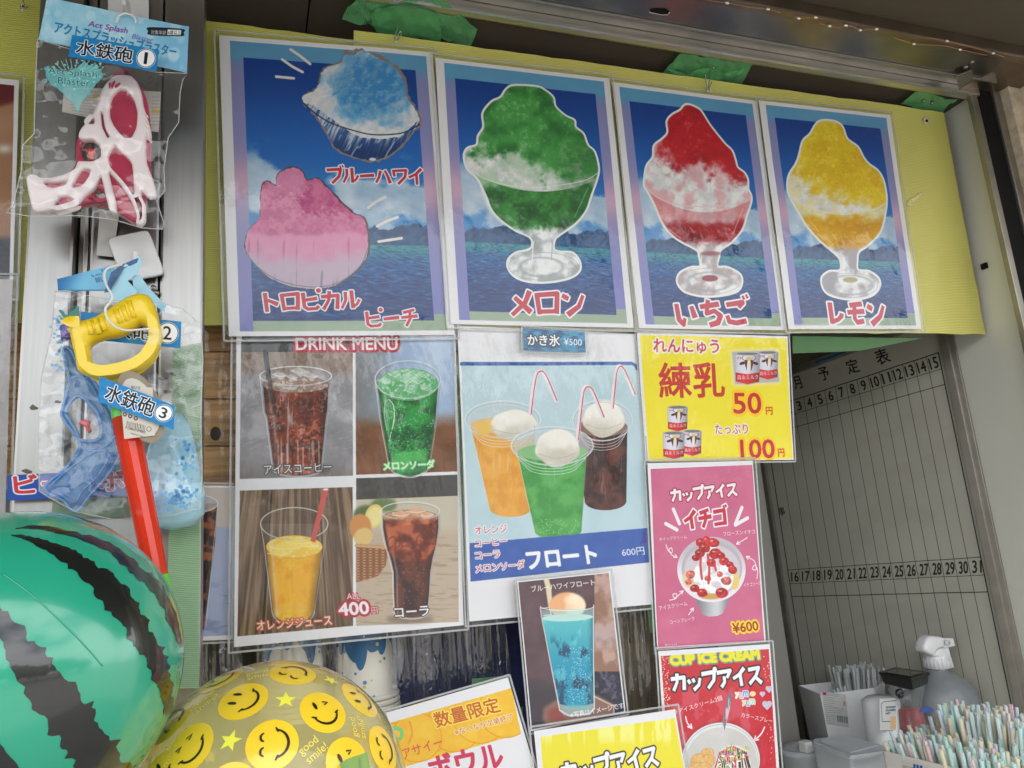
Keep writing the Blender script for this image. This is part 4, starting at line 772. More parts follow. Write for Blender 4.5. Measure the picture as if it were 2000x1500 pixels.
def art_float(C):
    C.off = R7; X, Y = C.G()
    sh = fbm(X, Y, 120, 4, 71); C.poly([(50, 218), (890, 218), (905, 228), (909, 250), (975, 1040), (90, 1110)], mixc((178, 208, 214), (200, 222, 230), sh)); C.line([(53, 229), (885, 226), (903, 236), (909, 252)], 6.4, (46, 92, 168))
    BLU = mixc((62, 102, 180), (48, 88, 168), fbm(X, Y, 60, 3, 72)); C.poly([(92, 1106), (972, 1030), (986, 1196), (98, 1292)], BLU)
    C.poly([(945, 1040), (958, 1100), (922, 1112)], (70, 60, 160), .8)
    def straw(p): C.line(p, 7.6, (236, 228, 232), 1., curve=True); C.line([(a+5, b) for a, b in p], 2., (206, 56, 66), .95, curve=True)
    pcup(C, (255, 500, 185, 90), 190, 396, 968, ((226, 156, 56), (236, 172, 70)), 73, (310, 530, 118, 74)); C.ell(165, 545, 40, 34, (236, 196, 90), .8, 3, rot=-.6)
    straw([(390, 475), (402, 370), (418, 285), (440, 264), (466, 290), (515, 408)])
    pcup(C, (742, 505, 145, 100), 655, 858, 935, ((46, 22, 20), (96, 50, 40)), 76, (748, 500, 102, 88)); C.ell(800, 690, 30, 38, (120, 60, 40), .6, 4)
    straw([(790, 445), (800, 330), (808, 265), (826, 240), (850, 268), (896, 378)])
    pcup(C, (497, 630, 200, 94), 410, 640, 1078, ((66, 152, 70), (92, 176, 90)), 79, (522, 642, 108, 92))
    straw([(620, 602), (634, 470), (648, 362), (670, 342), (694, 366), (745, 490)])
    C.poly([(92, 1106), (410, 1079), (640, 1060), (640, 1110), (95, 1150)], BLU)
    for k in range(120): C.ell(430+random.random()*200, 990+random.random()*70, 2.2, 2.2, (150, 220, 150), .7)
    R_ = (202, 66, 86); Wh = (240, 238, 240)
    for s_, a, b, h in (('オレンジ', (121, 1062), (277, 1052), 38), ('コーヒー', (122, 1124), (277, 1108), 33), ('コーラ', (124, 1184), (243, 1174), 34), ('メロンソーダ', (125, 1250), (364, 1226), 40)): C.text(s_, a, b, h, R_, bold=.35, outs=[(Wh, 1.6)])
    C.text('フロート', (380, 1230), (718, 1198), 84, (244, 244, 246), bold=2.0); C.text('600円', (840, 1170), (948, 1160), 38, (236, 240, 246), bold=.4); C.off = (0, 0, 1)
def art_price(C):
    X, Y = C.X, C.Y; n = fbm(X, Y*3, 14, 5, 81); C.put((slice(None), slice(None)), np.ones(C.X.shape, np.float32), mixc((14, 84, 132), (60, 150, 190), sm(.3, .75, n)))
    C.off = R7; C.text('かき氷', (378, 136), (538, 140), 54, (240, 242, 244), bold=.7, outs=[((30, 36, 44), 2.)]); C.text('¥500', (557, 134), (642, 138), 32, (236, 240, 244), bold=.2); C.off = (0, 0, 1)
def can(C, cx, y0, y1, hw, seed, tilt=0.):
    X, Y = C.G(); q = (X-cx)/hw; sh = (.72+.34*np.cos(q*1.3+.3))[..., None]; H_ = y1-y0
    C.poly([(cx-hw, y0+6), (cx-hw*.96, y1-8), (cx, y1+6), (cx+hw*.96, y1-8), (cx+hw, y0+6)], np.ones(X.shape+(3,))*np.array((214, 212, 224))*sh, outline=((150, 140, 140), .6))
    C.ell(cx, y0+5, hw, 8, (176, 174, 172)); C.ell(cx, y0+5, hw*.85, 5.5, (120, 118, 116))
    C.poly([(cx-hw*.97, y0+H_*.64), (cx-hw*.95, y1-9), (cx, y1+4), (cx+hw*.95, y1-9), (cx+hw*.97, y0+H_*.64), (cx, y0+H_*.70)], np.ones(X.shape+(3,))*np.array((206, 52, 56))*sh)
    cc = (cx+hw*.12, y0+H_*.38); w = hw*.62
    for s_ in (-1, 1):
        C.line([(cc[0]+s_*w*.5, cc[1]-w*.45), (cc[0]+s_*w*.9, cc[1]-w*.8), (cc[0]+s_*w*.75, cc[1]-w*1.15)], .9, (70, 60, 56), curve=True); C.ell(cc[0]+s_*w*.85, cc[1]-w*.15, w*.42, w*.2, (80, 46, 34), rot=s_*.3)
    C.poly([(cc[0]-w*.55, cc[1]-w*.5), (cc[0]+w*.55, cc[1]-w*.5), (cc[0]+w*.3, cc[1]+w*.8), (cc[0]-w*.25, cc[1]+w*.8)], (104, 62, 42), curve=True); C.poly([(cc[0]-w*.15, cc[1]-w*.5), (cc[0]+w*.2, cc[1]-w*.5), (cc[0]+w*.2, cc[1]+w*.9), (cc[0]-w*.25, cc[1]+w*.9)], (232, 226, 222), curve=True)
    C.ell(cc[0], cc[1]-w*.75, w*.35, w*.25, (226, 196, 90)); C.text('森永ミルク', (cx-hw*.82, y0+H_*.88), (cx+hw*.9, y0+H_*.86), H_*.15, (240, 232, 232), bold=.15); C.text('M', (cx-hw*.8, y0+H_*.22), (cx-hw*.5, y0+H_*.22), H_*.08, (200, 40, 50), bold=.2)
def art_milk(C):
    C.off = R8; X, Y = C.G(); n = fbm(X, Y, 150, 3, 91)
    C.poly([(44, 34), (716, 50), (746, 600), (90, 612)], mixc((240, 222, 36), (246, 230, 62), n)); RD = (198, 40, 50)
    C.poly([(452, 108), (470, 100), (672, 96), (684, 108), (696, 250), (688, 266), (480, 278), (464, 268)], (240, 226, 150), .9, 2); C.poly([(464, 114), (666, 106), (686, 254), (478, 266)], mixc((196, 202, 200), (168, 176, 168), n))
    can(C, 632, 112, 240, 46, 1); can(C, 536, 118, 262, 57, 2); can(C, 217, 366, 476, 44, 3); can(C, 284, 474, 584, 41, 4); can(C, 200, 482, 598, 48, 5)
    C.text('れんにゅう', (108, 118), (405, 122), 66, (204, 50, 66), bold=.7, outs=[((240, 238, 230), 2.6)]); C.text('練乳', (138, 326), (432, 324), 158, (200, 54, 48), bold=1.4)
    C.text('50', (475, 398), (602, 398), 92, RD, bold=1.1, outs=[((250, 204, 10), 5)]); C.text('円', (624, 404), (654, 404), 34, RD, bold=.4, outs=[((250, 204, 10), 1.5)])
    C.text('たっぷり', (388, 492), (540, 490), 44, (196, 52, 74), bold=.3, outs=[((240, 236, 226), 1.8)]); C.text('100', (508, 598), (663, 596), 80, RD, bold=1.1, outs=[((250, 204, 10), 4)]); C.text('円', (680, 591), (708, 590), 34, RD, bold=.4, outs=[((250, 204, 10), 1.5)]); C.off = (0, 0, 1)
def arrow(C, pts, col=(240, 234, 238), w=1.5, hd=16):
    C.line(pts, w, col, curve=len(pts) > 2); a = np.array(pts[-1], float); d = a-np.array(pts[-2], float); d /= np.linalg.norm(d)
    for s_ in (.5, -.5):
        r = np.array([[math.cos(s_), -math.sin(s_)], [math.sin(s_), math.cos(s_)]]) @ d; C.line([tuple(a), tuple(a-r*hd)], w, col)
def art_pink(C):
    C.off = R8; X, Y = C.G(); n = fbm(X, Y, 90, 4, 101); C.poly([(94, 647), (560, 628), (616, 1434), (130, 1474)], mixc((196, 92, 130), (212, 112, 146), n)); Wh = (240, 234, 238); DR = (170, 30, 60)
    C.pop('カップアイス', (187, 800), (494, 772), 60, Wh, outs=[(DR, 2.0)]); C.pop('イチゴ', (248, 926), (448, 908), 84, (196, 40, 66), outs=[(Wh, 2.6)])
    for p in (((197, 832), (225, 898)), ((163, 898), (214, 926)), ((512, 824), (482, 900)), ((538, 872), (482, 904))): C.line(p, 6, Wh)
    C.poly([(288, 1225), (462, 1225), (424, 1308), (400, 1320), (360, 1324), (332, 1316)], mixc((126, 128, 134), (206, 206, 210), sm(300, 400, X)*sm(460, 400, X)), curve=False)
    C.ell(372, 1108, 157, 150, mixc((196, 186, 196), (236, 228, 236), sm(1000, 1150, Y))); C.ell(374, 1104, 139, 128, (186, 176, 186)); C.ell(376, 1112, 128, 116, (212, 204, 210), .9, 2)
    C.ell(270, 1150, 30, 42, (226, 206, 160), soft=2); C.ell(478, 1160, 22, 40, (232, 204, 120), soft=2); C.ell(370, 1225, 60, 20, (206, 160, 84), soft=2)
    cr = mixc((214, 206, 212), (250, 248, 248), sm(.3, .6, fbm(X, Y, 24, 4, 104))); C.poly([(345, 990), (385, 985), (405, 1040), (440, 1085), (470, 1120), (465, 1180), (420, 1215), (350, 1215), (300, 1180), (290, 1120), (322, 1060)], cr, curve=True)
    rr = random.Random(5)
    def berry(x, y, r):
        col = rr.choice([(196, 28, 36), (208, 44, 48), (182, 22, 34), (222, 110, 104)]); pts = [(x+r*(1+.25*rr.random())*math.cos(t), y+r*(.8+.3*rr.random())*math.sin(t)) for t in np.linspace(0, 6.28, 8)[:-1]]
        C.poly(pts, mixc(np.array(col)*.72, np.array(col)*1.05, sm(.3, .6, fbm(X, Y, 9, 3, int(x) % 40))), curve=True); C.ell(x-r*.3, y-r*.35, r*.3, r*.15, (244, 200, 196), .75, 1)
    for x, y, r in ((325, 985, 22), (350, 975, 20), (380, 985, 24), (340, 1010, 24), (318, 1035, 20), (300, 1055, 16), (390, 1035, 26), (415, 1045, 18), (372, 1078, 20), (430, 1070, 20), (455, 1085, 16), (470, 1110, 18), (275, 1130, 20), (268, 1165, 14), (295, 1195, 20), (330, 1215, 22), (420, 1215, 26), (440, 1160, 22), (410, 1130, 14), (355, 1150, 14), (465, 1100, 14)): berry(x, y, r)
    for p in (((325, 1030), (322, 1090), (328, 1150)), ((355, 1040), (362, 1100), (358, 1170)), ((380, 1060), (392, 1110))): C.line(p, 4.5, (196, 40, 48), .85, curve=True, soft=1)
    T = lambda s_, a, b, h: C.text(s_, a, b, h, Wh, bold=.15)
    T('ホイップクリーム', (135, 978), (260, 966), 16); T('フローズンイチゴ', (428, 955), (575, 942), 20); T('イチゴソース', (520, 1188), (603, 1178), 18); T('アイスクリーム', (137, 1296), (263, 1272), 20); T('コーンフレーク', (185, 1358), (296, 1340), 18)
    arrow(C, [(165, 995), (175, 1022), (192, 1030), (190, 1010), (178, 1016), (190, 1040), (215, 1052)]); arrow(C, [(538, 962), (487, 992)]); arrow(C, [(582, 1150), (585, 1110), (572, 1088), (560, 1105), (578, 1108), (570, 1070), (532, 1048)]); arrow(C, [(182, 1248), (210, 1240), (212, 1220), (196, 1222), (206, 1238), (242, 1205)]); arrow(C, [(268, 1315), (290, 1284)])
    C.text('¥600', (472, 1398), (590, 1385), 44, (150, 30, 40), bold=.5, outs=[((246, 206, 40), 3.2)]); C.text('Emi', (162, 1458), (215, 1452), 9, (236, 200, 214)); C.off = (0, 0, 1)
def art_red(C):
    C.off = L4; X, Y = C.G(); n = fbm(X, Y, 170, 5, 111); C.poly([(178, 240), (1395, 160), (1520, 2150), (330, 2260)], mixc((196, 30, 44), (206, 52, 66), n)); rr = random.Random(3)
    C.poly([(200, 640), (1200, 560), (1300, 1500), (300, 1500)], (216, 100, 118), .55, 12, mod=sm(.46, .56, fbm(X*1.8, Y, 170, 6, 112)))
    for k in range(150):
        e = rr.random(); x = 195+rr.random()*90+(0 if e < .5 else 1090+rr.random()*60)+((rr.random()*40) if e > .5 else 0); y = 220+rr.random()*(600 if e < .5 else 1300)+0*(x); x += (y-200)*.07 if e > .5 else 0
        if e > .5 and 560 < y < 900: continue
        C.ell(x, y, 4+rr.random()*7, 3+rr.random()*5, rr.choice([(240, 232, 226), (236, 170, 120), (240, 210, 200)]), .9, rot=rr.random()*3)
    C.text('CUP ICE CREAM', (290, 342), (1285, 268), 104, (238, 226, 40), bold=2.0, outs=[((96, 168, 150), 2.2)])
    C.poly([(140, 185), (1412, 100), (1396, 160), (178, 240)], (231, 231, 234))
    C.pop('カップアイス', (300, 650), (1325, 560), 205, (240, 240, 244), outs=[((52, 40, 42), 2.8)])
    Wh = (242, 236, 238); C.text('バニラアイスクリーム2個', (205, 952), (862, 742), 58, Wh, bold=.3, shear=.1); C.text('カラースプレー', (1074, 932), (1430, 1004), 52, Wh, bold=.3)
    arrow(C, [(452, 930), (470, 1000), (520, 1060)], w=2.4, hd=48); arrow(C, [(1345, 1048), (1300, 1130), (1220, 1200)], w=2.4, hd=56)
    for ch, x, c_, dy in (('y', 1010, (236, 240, 190), 18), ('u', 1055, (240, 170, 190), 22), ('m', 1098, (110, 160, 220), 0)): C.text(ch, (x, 698+dy), (x+(58 if ch == 'm' else 40), 698+dy), 58, c_, bold=.8, outs=[((240, 240, 240), 1.)])
    for ch, x, c_, dy in (('y', 1090, (240, 214, 90), 18), ('u', 1132, (120, 170, 225), 22), ('m', 1172, (180, 220, 180), 0)): C.text(ch, (x, 784+dy), (x+(58 if ch == 'm' else 38), 784+dy), 52, c_, bold=.8, outs=[((240, 240, 240), 1.)])
    C.ell(1205, 670, 36, 30, (244, 218, 150))
    for cx, cy, s_ in ((1395, 615, 34), (1318, 672, 26), (1372, 795, 50)):
        h = [(cx+s_*1.0*(math.sin(t)**3), cy-s_*(.82*math.cos(t)-.3*math.cos(2*t)-.12*math.cos(3*t)-.05*math.cos(4*t))) for t in np.linspace(0, 6.28, 30)]; C.poly(h, (200, 200, 222), outline=((238, 226, 236), 1.3)); C.line(h, 1., (150, 160, 190), .6)
    C.ell(850, 1405, 442, 418, (40, 20, 26), .35, 10); C.ell(850, 1412, 438, 416, mixc((214, 214, 212), (236, 238, 240), n)); C.ell(855, 1440, 405, 392, mixc((196, 194, 188), (214, 212, 206), n)); C.ring(850, 1420, 420, 402, 1.8, (188, 190, 190), .8)
    for x, y, r in ((690, 1340, 80), (600, 1420, 90), (700, 1430, 90), (560, 1500, 80), (660, 1510, 80)): C.poly([(x+r*math.cos(t)*(.8+.3*rr.random()), y+r*.8*math.sin(t)*(.8+.3*rr.random())) for t in np.linspace(0, 6.28, 9)[:-1]], mixc((214, 156, 84), (240, 204, 142), fbm(X, Y, 30, 4, int(x) % 50)), curve=True, outline=((176, 120, 60), .6))
    C.ell(980, 1480, 200, 230, mixc((214, 210, 200), (246, 246, 242), fbm(X, Y, 50, 4, 118)), soft=2)
    for k in range(16): x = 830+k*20; y = 1260+abs(x-980)*.5; C.line([(x, y), (x+(x-980)*.3+rr.random()*20-10, 1500)], 2.6, rr.choice([(60, 30, 26), (196, 40, 70), (60, 30, 26)]), .9)
    for k in range(60): x = 800+rr.random()*370; y = 1270+rr.random()*230; a = rr.random()*6.28; C.line([(x, y), (x+30*math.cos(a), y+30*math.sin(a))], 2.2, rr.choice([(238, 150, 60), (130, 196, 110), (236, 120, 150), (240, 226, 120), (250, 250, 250)]))
    C.poly([(922, 668), (945, 655), (968, 670), (965, 760), (905, 1010), (855, 1180), (840, 1170), (858, 1000)], mixc((120, 112, 124), (214, 208, 216), sm(.35, .65, fbm(X, Y*.2, 22, 4, 119))), .9, 1); C.off = (0, 0, 1)
def art_hawaii(C):
    C.off = L3; X, Y = C.G(); n = fbm(X, Y, 90, 5, 121); full = (slice(None), slice(None))
    c = mixc((108, 84, 90), (78, 56, 62), n); c = mixc(c, (64, 56, 66), sm(480, 620, Y)); br = mixc((190, 158, 146), (148, 110, 92), sm(.35, .65, n)); lx = 1505+(Y-0)*0; c = np.where(((X > lx) & (Y < 470))[..., None], mixc(br, (176, 170, 176), np.exp(-((Y-220)/70)**2)*.4), c); c = np.where(((X > lx) & (Y >= 470))[..., None], mixc((40, 40, 58), (92, 88, 108), sm(.5, .7, fbm(X, Y, 40, 5, 122))), c)
    C.put(full, ((C.U > .012) & (C.U < .985) & (C.V > .008) & (C.V < .988)).astype(np.float32), c)
    C.poly([(1148, 720), (1230, 670), (1520, 630), (1640, 700), (1640, 770), (1500, 830), (1170, 850), (1140, 800)], (150, 112, 98), .85, 6); C.poly([(1180, 735), (1300, 700), (1300, 800), (1190, 810)], (150, 50, 46), .7, 8); C.line([(1500, 640), (1640, 710), (1640, 790)], 3, (222, 196, 170), .8, soft=2)
    C.poly([(1110, -330), (1145, -320), (1205, -120), (1215, 20), (1185, 20), (1165, -120)], (226, 212, 180), curve=False, soft=2)
    C.ell(1318, 8, 128, 92, mixc((238, 176, 124), (252, 230, 196), sm(.3, .7, n*.6+(X-1250)/400)), soft=3); C.ell(1345, -30, 50, 30, (255, 240, 214), .6, 6)
    g = mixc((92, 190, 196), (38, 150, 182), sm(60, 500, Y)); v2 = fbm(X, Y*.5, 55, 5, 124); g = mixc(g, (24, 66, 96), sm(.48, .62, v2)*sm(180, 330, Y)*.85); g = mixc(g, (120, 214, 220), sm(.6, .75, fbm(X, Y*.4, 40, 4, 125))*.5); g = mixc(g, (28, 70, 92), np.exp(-((X-1490-(Y)*0)/22)**2)*.4)
    C.poly([(1135, 40), (1500, 30), (1506, 730), (1480, 770), (1290, 775), (1262, 740)], (170, 214, 214), .55, 1); C.poly([(1142, 100), (1495, 88), (1500, 690), (1440, 708), (1330, 712), (1262, 695)], g); C.ell(1318, 92, 178, 26, (186, 224, 216), rot=-.03)
    for k in range(240):
        x = 1400+rr_.gauss(0, 60); y = 300+rr_.random()*390
        if x > 1490 or x < 1240+(y-300)*.08: continue
        C.ell(x, y, 3.2, 3.2, (176, 220, 232), .75)
    for k in range(90): C.ell(1265+rr_.random()*60, 520+rr_.random()*160, 3.5, 3.5, (40, 70, 100), .7)
    for p in (((1128, 25), (1140, 110), (1262, 740)), ((1500, 5), (1500, 400), (1506, 730))): C.line(p, 2, (226, 240, 240), .8)
    C.ring(1315, 15, 186, 28, 1.8, (226, 236, 236), .8, arc=(0, 180)); C.line([(1140, 30), (1190, 20), (1205, 70), (1150, 78)], 2, (236, 236, 226), .7); C.line([(1270, 742), (1330, 778), (1470, 765), (1500, 730)], 3, (200, 226, 226), .8); C.ell(1375, 720, 105, 20, (120, 190, 190), .5, 2)
    C.off = R7; C.text('ブルーハワイフロート', (397, 1340), (707, 1306), 30, (240, 238, 238), bold=.4); C.off = L3; C.text('※写真はイメージです', (1342, 795), (1712, 726), 42, (240, 240, 242), bold=.4); C.off = (0, 0, 1)
rr_ = random.Random(17)
def art_acai(C):
    C.off = L3; X, Y = C.G(); n = fbm(X, Y, 60, 4, 131); OR = mixc((236, 172, 26), (246, 206, 60), n)
    C.poly([(60, 830), (920, 585), (990, 900), (190, 1130)], OR)
    for cx, cy, r in ((330, 850, 190), (520, 840, 190), (100, 960, 130), (700, 780, 190), (880, 740, 190), (260, 930, 170)): C.ell(cx, cy, r, r, OR); C.ring(cx, cy, r, r, 2.2, (224, 146, 20), .7)
    C.poly([(40, 760), (905, 515), (925, 585), (60, 832)], (231, 231, 234)); C.poly([(905, 500), (960, 520), (1180, 1300), (1070, 1300), (925, 585)], (231, 231, 234))
    C.poly([(50, 1300), (180, 1120), (600, 1090), (1080, 870), (1200, 1500)], (231, 231, 234), 0); C.ring(118, 905, 40, 42, 7, (110, 206, 130), .9); C.line([(210, 820), (228, 900), (205, 970)], 4, (232, 150, 40), .8, curve=True)
    BR = (196, 92, 30); C.text('数量限定', (398, 866), (850, 748), 108, BR, bold=.9, outs=[((250, 226, 90), 2.2)]); C.text('※なくなり次第終了', (530, 918), (938, 806), 46, BR, bold=.2, outs=[((246, 230, 190), 1.4)])
    C.text('アサイー', (176, 1082), (447, 992), 72, (210, 74, 60), bold=.5); C.text('ボウル', (372, 1240), (872, 1130), 175, (204, 44, 84), bold=2.0); C.off = (0, 0, 1)
def art_yellow(C):
    C.off = L3; X, Y = C.G(); n = fbm(X*2.5, Y*.4, 90, 5, 141); c = mixc((236, 224, 48), (244, 240, 130), sm(.45, .6, n)*sm(1060, 900, Y)); c = mixc(c, (236, 224, 50), sm(940, 1000, Y)*.6)
    C.poly([(1125, 925), (2060, 790), (2230, 1700), (1190, 1760)], c); C.pop('カップアイス', (1275, 1235), (1950, 1115), 135, (242, 242, 244), outs=[((50, 46, 44), 2.8)])
    C.text('バニラ', (1400, 1480), (1800, 1420), 150, (200, 60, 60), bold=2.); C.off = (0, 0, 1)
def art_coffee(C):
    X, Y = C.X, C.Y; w = fbm(X*.35, Y*1.6, 16, 4, 151); c = mixc((206, 196, 186), (170, 182, 212), sm(1025, 1035, Y)); c = mixc(c, (132, 146, 184), sm(.5, .7, w)*sm(1090, 1180, Y)*.8)
    C.poly([(208, 951), (456, 953), (451, 1241), (208, 1250)], c)
    C.poly([(300, 985), (424, 985), (420, 1060), (398, 1230), (320, 1235)], mixc((44, 20, 14), (150, 84, 44), sm(.5, .7, fbm(X, Y, 16, 4, 152)))); C.ell(365, 985, 60, 20, (190, 186, 190), .8); C.ring(365, 985, 60, 20, 2.2, (236, 236, 236), .9); C.line([(425, 985), (402, 1225)], 2, (226, 226, 230), .6)
    C.line([(206, 948), (458, 950)], 3, (238, 238, 238))
def art_left(C):
    X, Y = C.X, C.Y; n = fbm(X, Y, 40, 5, 161); g = fbm(X+Y*.4, Y, 60, 4, 162); c = mixc((150, 104, 70), (176, 132, 96), g); c = mixc(c, (96, 20, 24), sm(215, 200, Y+X*.3)); c = mixc(c, (214, 206, 196), np.exp(-((X-8)/16)**2-((Y-290)/9)**2)); c = mixc(c, (40, 40, 48), sm(455, 475, Y)); c = mixc(c, (180, 140, 110), np.exp(-((Y-240)/26)**2)*.6)
    C.poly([(-140, 150), (28, 168), (18, 570), (-150, 575)], c)
# ------------------------------------------------------------ menu posters hung on the corrugated boards
GI = 'laminated shaved ice posters on the yellow board'
poster('shaved_ice_poster', 'laminated poster of blue and pink shaved ice, leftmost on the yellow board', 'poster', [(428, 68), (845, 102), (888, 654), (447, 657)], FP(.016), art_blue, group=GI, seed=3)
poster('shaved_ice_poster', 'laminated poster of green melon shaved ice in a footed glass', 'poster', [(850, 113), (1190, 153), (1238, 640), (880, 633)], FP(.0195), art_melon, group=GI, seed=4)
poster('shaved_ice_poster', 'laminated poster of red strawberry shaved ice in a footed glass', 'poster', [(1195, 160), (1478, 197), (1536, 645), (1248, 641)], FP(.017), art_berry, group=GI, seed=5)
poster('shaved_ice_poster', 'laminated poster of yellow lemon shaved ice, rightmost on the yellow board', 'poster', [(1482, 196), (1738, 225), (1800, 642), (1540, 643)], FP(.0195), art_lemon, group=GI, seed=6)
poster('drink_menu_poster', 'laminated DRINK MENU sheet with photos of four drinks at 400 yen', 'poster', [(462, 652), (889, 652), (906, 1221), (457, 1264)], FP(.010), art_menu, res=2400, lam=LAMF, seed=7)
poster('float_poster', 'laminated float poster with orange, green and cola cups and blue band', 'poster', [(893, 636), (1240, 652), (1276, 1180), (917, 1214)], FP(.0125), art_float, lam=LAMF, seed=8, amp=.002)
poster('price_card', 'small blue laminated card reading 500 yen taped above the float poster', 'card', Z(R7, [(355, 52), (655, 70), (660, 170), (357, 160)]), FP(.022), art_price, res=4000, margin=.003, seed=9, amp=.0004)
poster('condensed_milk_poster', 'yellow laminated poster with tins of condensed milk at 50 and 100 yen', 'poster', [(1243, 648), (1538, 657), (1550, 898), (1262, 902)], FP(.0145), art_milk, res=2600, seed=10, margin=.003)
poster('cup_ice_poster', 'pink laminated poster of a strawberry cup ice at 600 yen', 'poster', [(1264, 905), (1470, 900), (1496, 1254), (1284, 1270)], FP(.0185), art_pink, res=3000, seed=11, margin=.005)
poster('cup_ice_poster', 'red laminated poster of a vanilla cup ice with sprinkles and spoon', 'poster', [(1286, 1272), (1504, 1258), (1530, 1600), (1308, 1620)], FP(.0225), art_red, res=3000, seed=12, margin=.005)
poster('blue_float_card', 'laminated photo card of a tall blue float with ice cream ball', 'card', Z(L3, [(965, -160), (1612, -226), (1722, 758), (1060, 886)]), FP(.026), art_hawaii, res=3000, seed=13, margin=.003)
poster('acai_bowl_poster', 'tilted laminated sheet with orange slices and large red lettering, partly behind the smiley ball', 'poster', [(754, 1392), (992, 1323), (1085, 1640), (846, 1720)], FP(.028), art_acai, res=2400, seed=14, margin=.003)
poster('cup_ice_poster', 'yellow laminated poster cut off by the bottom edge, white lettering with black outline', 'poster', [(1043, 1428), (1318, 1385), (1378, 1740), (1080, 1790)], FP(.033), art_yellow, res=2400, seed=15, margin=.006)
poster('iced_coffee_poster', 'pale poster of an iced coffee glass half hidden behind the drink menu', 'poster', [(206, 946), (461, 949), (456, 1249), (206, 1258)], FP(.002), art_coffee, seed=16, margin=.003)
poster('photo_poster', 'brown food photo poster cut off by the left edge of the view', 'poster', [(-150, 138), (37, 157), (25, 576), (-160, 582)], FP(.016), art_left, seed=17)
def art_blank(C): C.put((slice(None), slice(None)), np.ones(C.X.shape, np.float32), mixc((176, 172, 172), (204, 200, 200), fbm(C.X, C.Y, 60, 4, 171)))
poster('plain_laminated_sheet', 'blank pale laminated sheet at the left edge below the brown photo poster', 'poster', [(-150, 545), (24, 545), (10, 1010), (-160, 1010)], FP(.019), art_blank, lam=LAMF, seed=18)
from mathutils import geometry
def inpoly(x, y, P):
    c = False; j = len(P)-1
    for i in range(len(P)):
        if (P[i][1] > y) != (P[j][1] > y) and x < (P[j][0]-P[i][0])*(y-P[i][1])/(P[j][1]-P[i][1])+P[i][0]: c = not c
        j = i
    return c
def patch(name, out, pl, amp, mat, parent=None, step=14, seed=1, ns=30., stretch=(1, 1), curve=False, jag=0, off=0., bow=0.):
    """crumpled sheet with its own outline on a plane"""
    if curve: out = spline(out, 4, True)
    rr = random.Random(seed); b = []
    for i in range(len(out)):
        p, q = out[i], out[(i+1) % len(out)]; k = max(1, int(math.dist(p, q)/step))
        for j in range(k): b.append(Vector((p[0]+(q[0]-p[0])*j/k+rr.uniform(-jag, jag), p[1]+(q[1]-p[1])*j/k+rr.uniform(-jag, jag))))
    x0, x1 = min(v.x for v in b), max(v.x for v in b); y0, y1 = min(v.y for v in b), max(v.y for v in b); ins = []
    y = y0+step*.5
    while y < y1:
        x = x0+step*.5
        while x < x1:
            a, c_ = x+rr.uniform(-.3, .3)*step, y+rr.uniform(-.3, .3)*step
            if inpoly(a, c_, b) and min((a-v.x)**2+(c_-v.y)**2 for v in b) > (step*.4)**2: ins.append(Vector((a, c_)))
            x += step
        y += step
    n = len(b); r = geometry.delaunay_2d_cdt(b+ins, [(i, (i+1) % n) for i in range(n)], [], 1, 1e-4); vs, fs = r[0], r[2]
    P = np.array([pl(v.x, v.y) for v in vs]); e1 = np.cross([0, 0, 1.], pl.n)
    if np.linalg.norm(e1) < .1: e1 = np.array([1., 0, 0])
    e1 /= np.linalg.norm(e1); e2 = np.cross(pl.n, e1); a = P @ e1; c_ = P @ e2
    d = (fbm(a*ns*stretch[0], c_*ns*stretch[1], 1, 4, seed)-.5)*2*amp+off
    if bow: mx_, mn = a.max(), a.min(); d = d+bow*np.sin((a-mn)/(mx_-mn)*math.pi)
    P = P+d[:, None]*pl.n
    ua = (a-a.min())/(a.max()-a.min()); ub = (c_-c_.min())/(c_.max()-c_.min())
    return mesh(name, P, [tuple(f) for f in fs], mat, parent, uvs=np.stack([ua, ub], -1), smooth=True, origin='base')
# ------------------------------------------------------------ green tape, pins and hooks
def tapemat(name, haze, tint, hcol, sc=230., ang=0.):
    m = film(name, bump=.6, bs=60, rough=.25, tint=tint, haze=haze, hcol=hcol, dist=.002); t = m.node_tree
    b = [n for n in t.nodes if n.type == 'BUMP'][0]; c = t.nodes.new('ShaderNodeUVMap'); w = t.nodes.new('ShaderNodeTexWave'); w.inputs['Scale'].default_value = sc/6.28; mp_ = t.nodes.new('ShaderNodeMapping'); mp_.inputs['Rotation'].default_value = (0, 0, ang)
    t.links.new(c.outputs[0], mp_.inputs[0]); t.links.new(mp_.outputs[0], w.inputs[0])
    b2 = t.nodes.new('ShaderNodeBump'); b2.inputs['Strength'].default_value = .6; b2.inputs['Distance'].default_value = .0012; t.links.new(w.outputs['Fac'], b2.inputs['Height']); t.links.new(b.outputs[0], b2.inputs['Normal'])
    for n in t.nodes:
        if n.type in ('BSDF_GLOSSY', 'BSDF_DIFFUSE') : t.links.new(b2.outputs[0], n.inputs['Normal'])
    for n in t.nodes:
        if n.type == 'MIX_SHADER' and abs(n.inputs[0].default_value-haze) < 1e-5 and not n.inputs[0].is_linked:
            ma = t.nodes.new('ShaderNodeMath'); ma.operation = 'MULTIPLY_ADD'; ma.inputs[1].default_value = .22; ma.inputs[2].default_value = haze-.11; t.links.new(w.outputs['Fac'], ma.inputs[0]); t.links.new(ma.outputs[0], n.inputs[0])
    return m
TG = tapemat('green_cloth_tape', .70, (.40, .85, .45), (.28, .84, .36), 150); TG2 = tapemat('pale_green_tape', .72, (.6, .9, .6), (.30, .62, .28), 200, 1.57)
CP = HP(ZC-.002); GT = 'green tapes holding the board hooks to the ceiling'
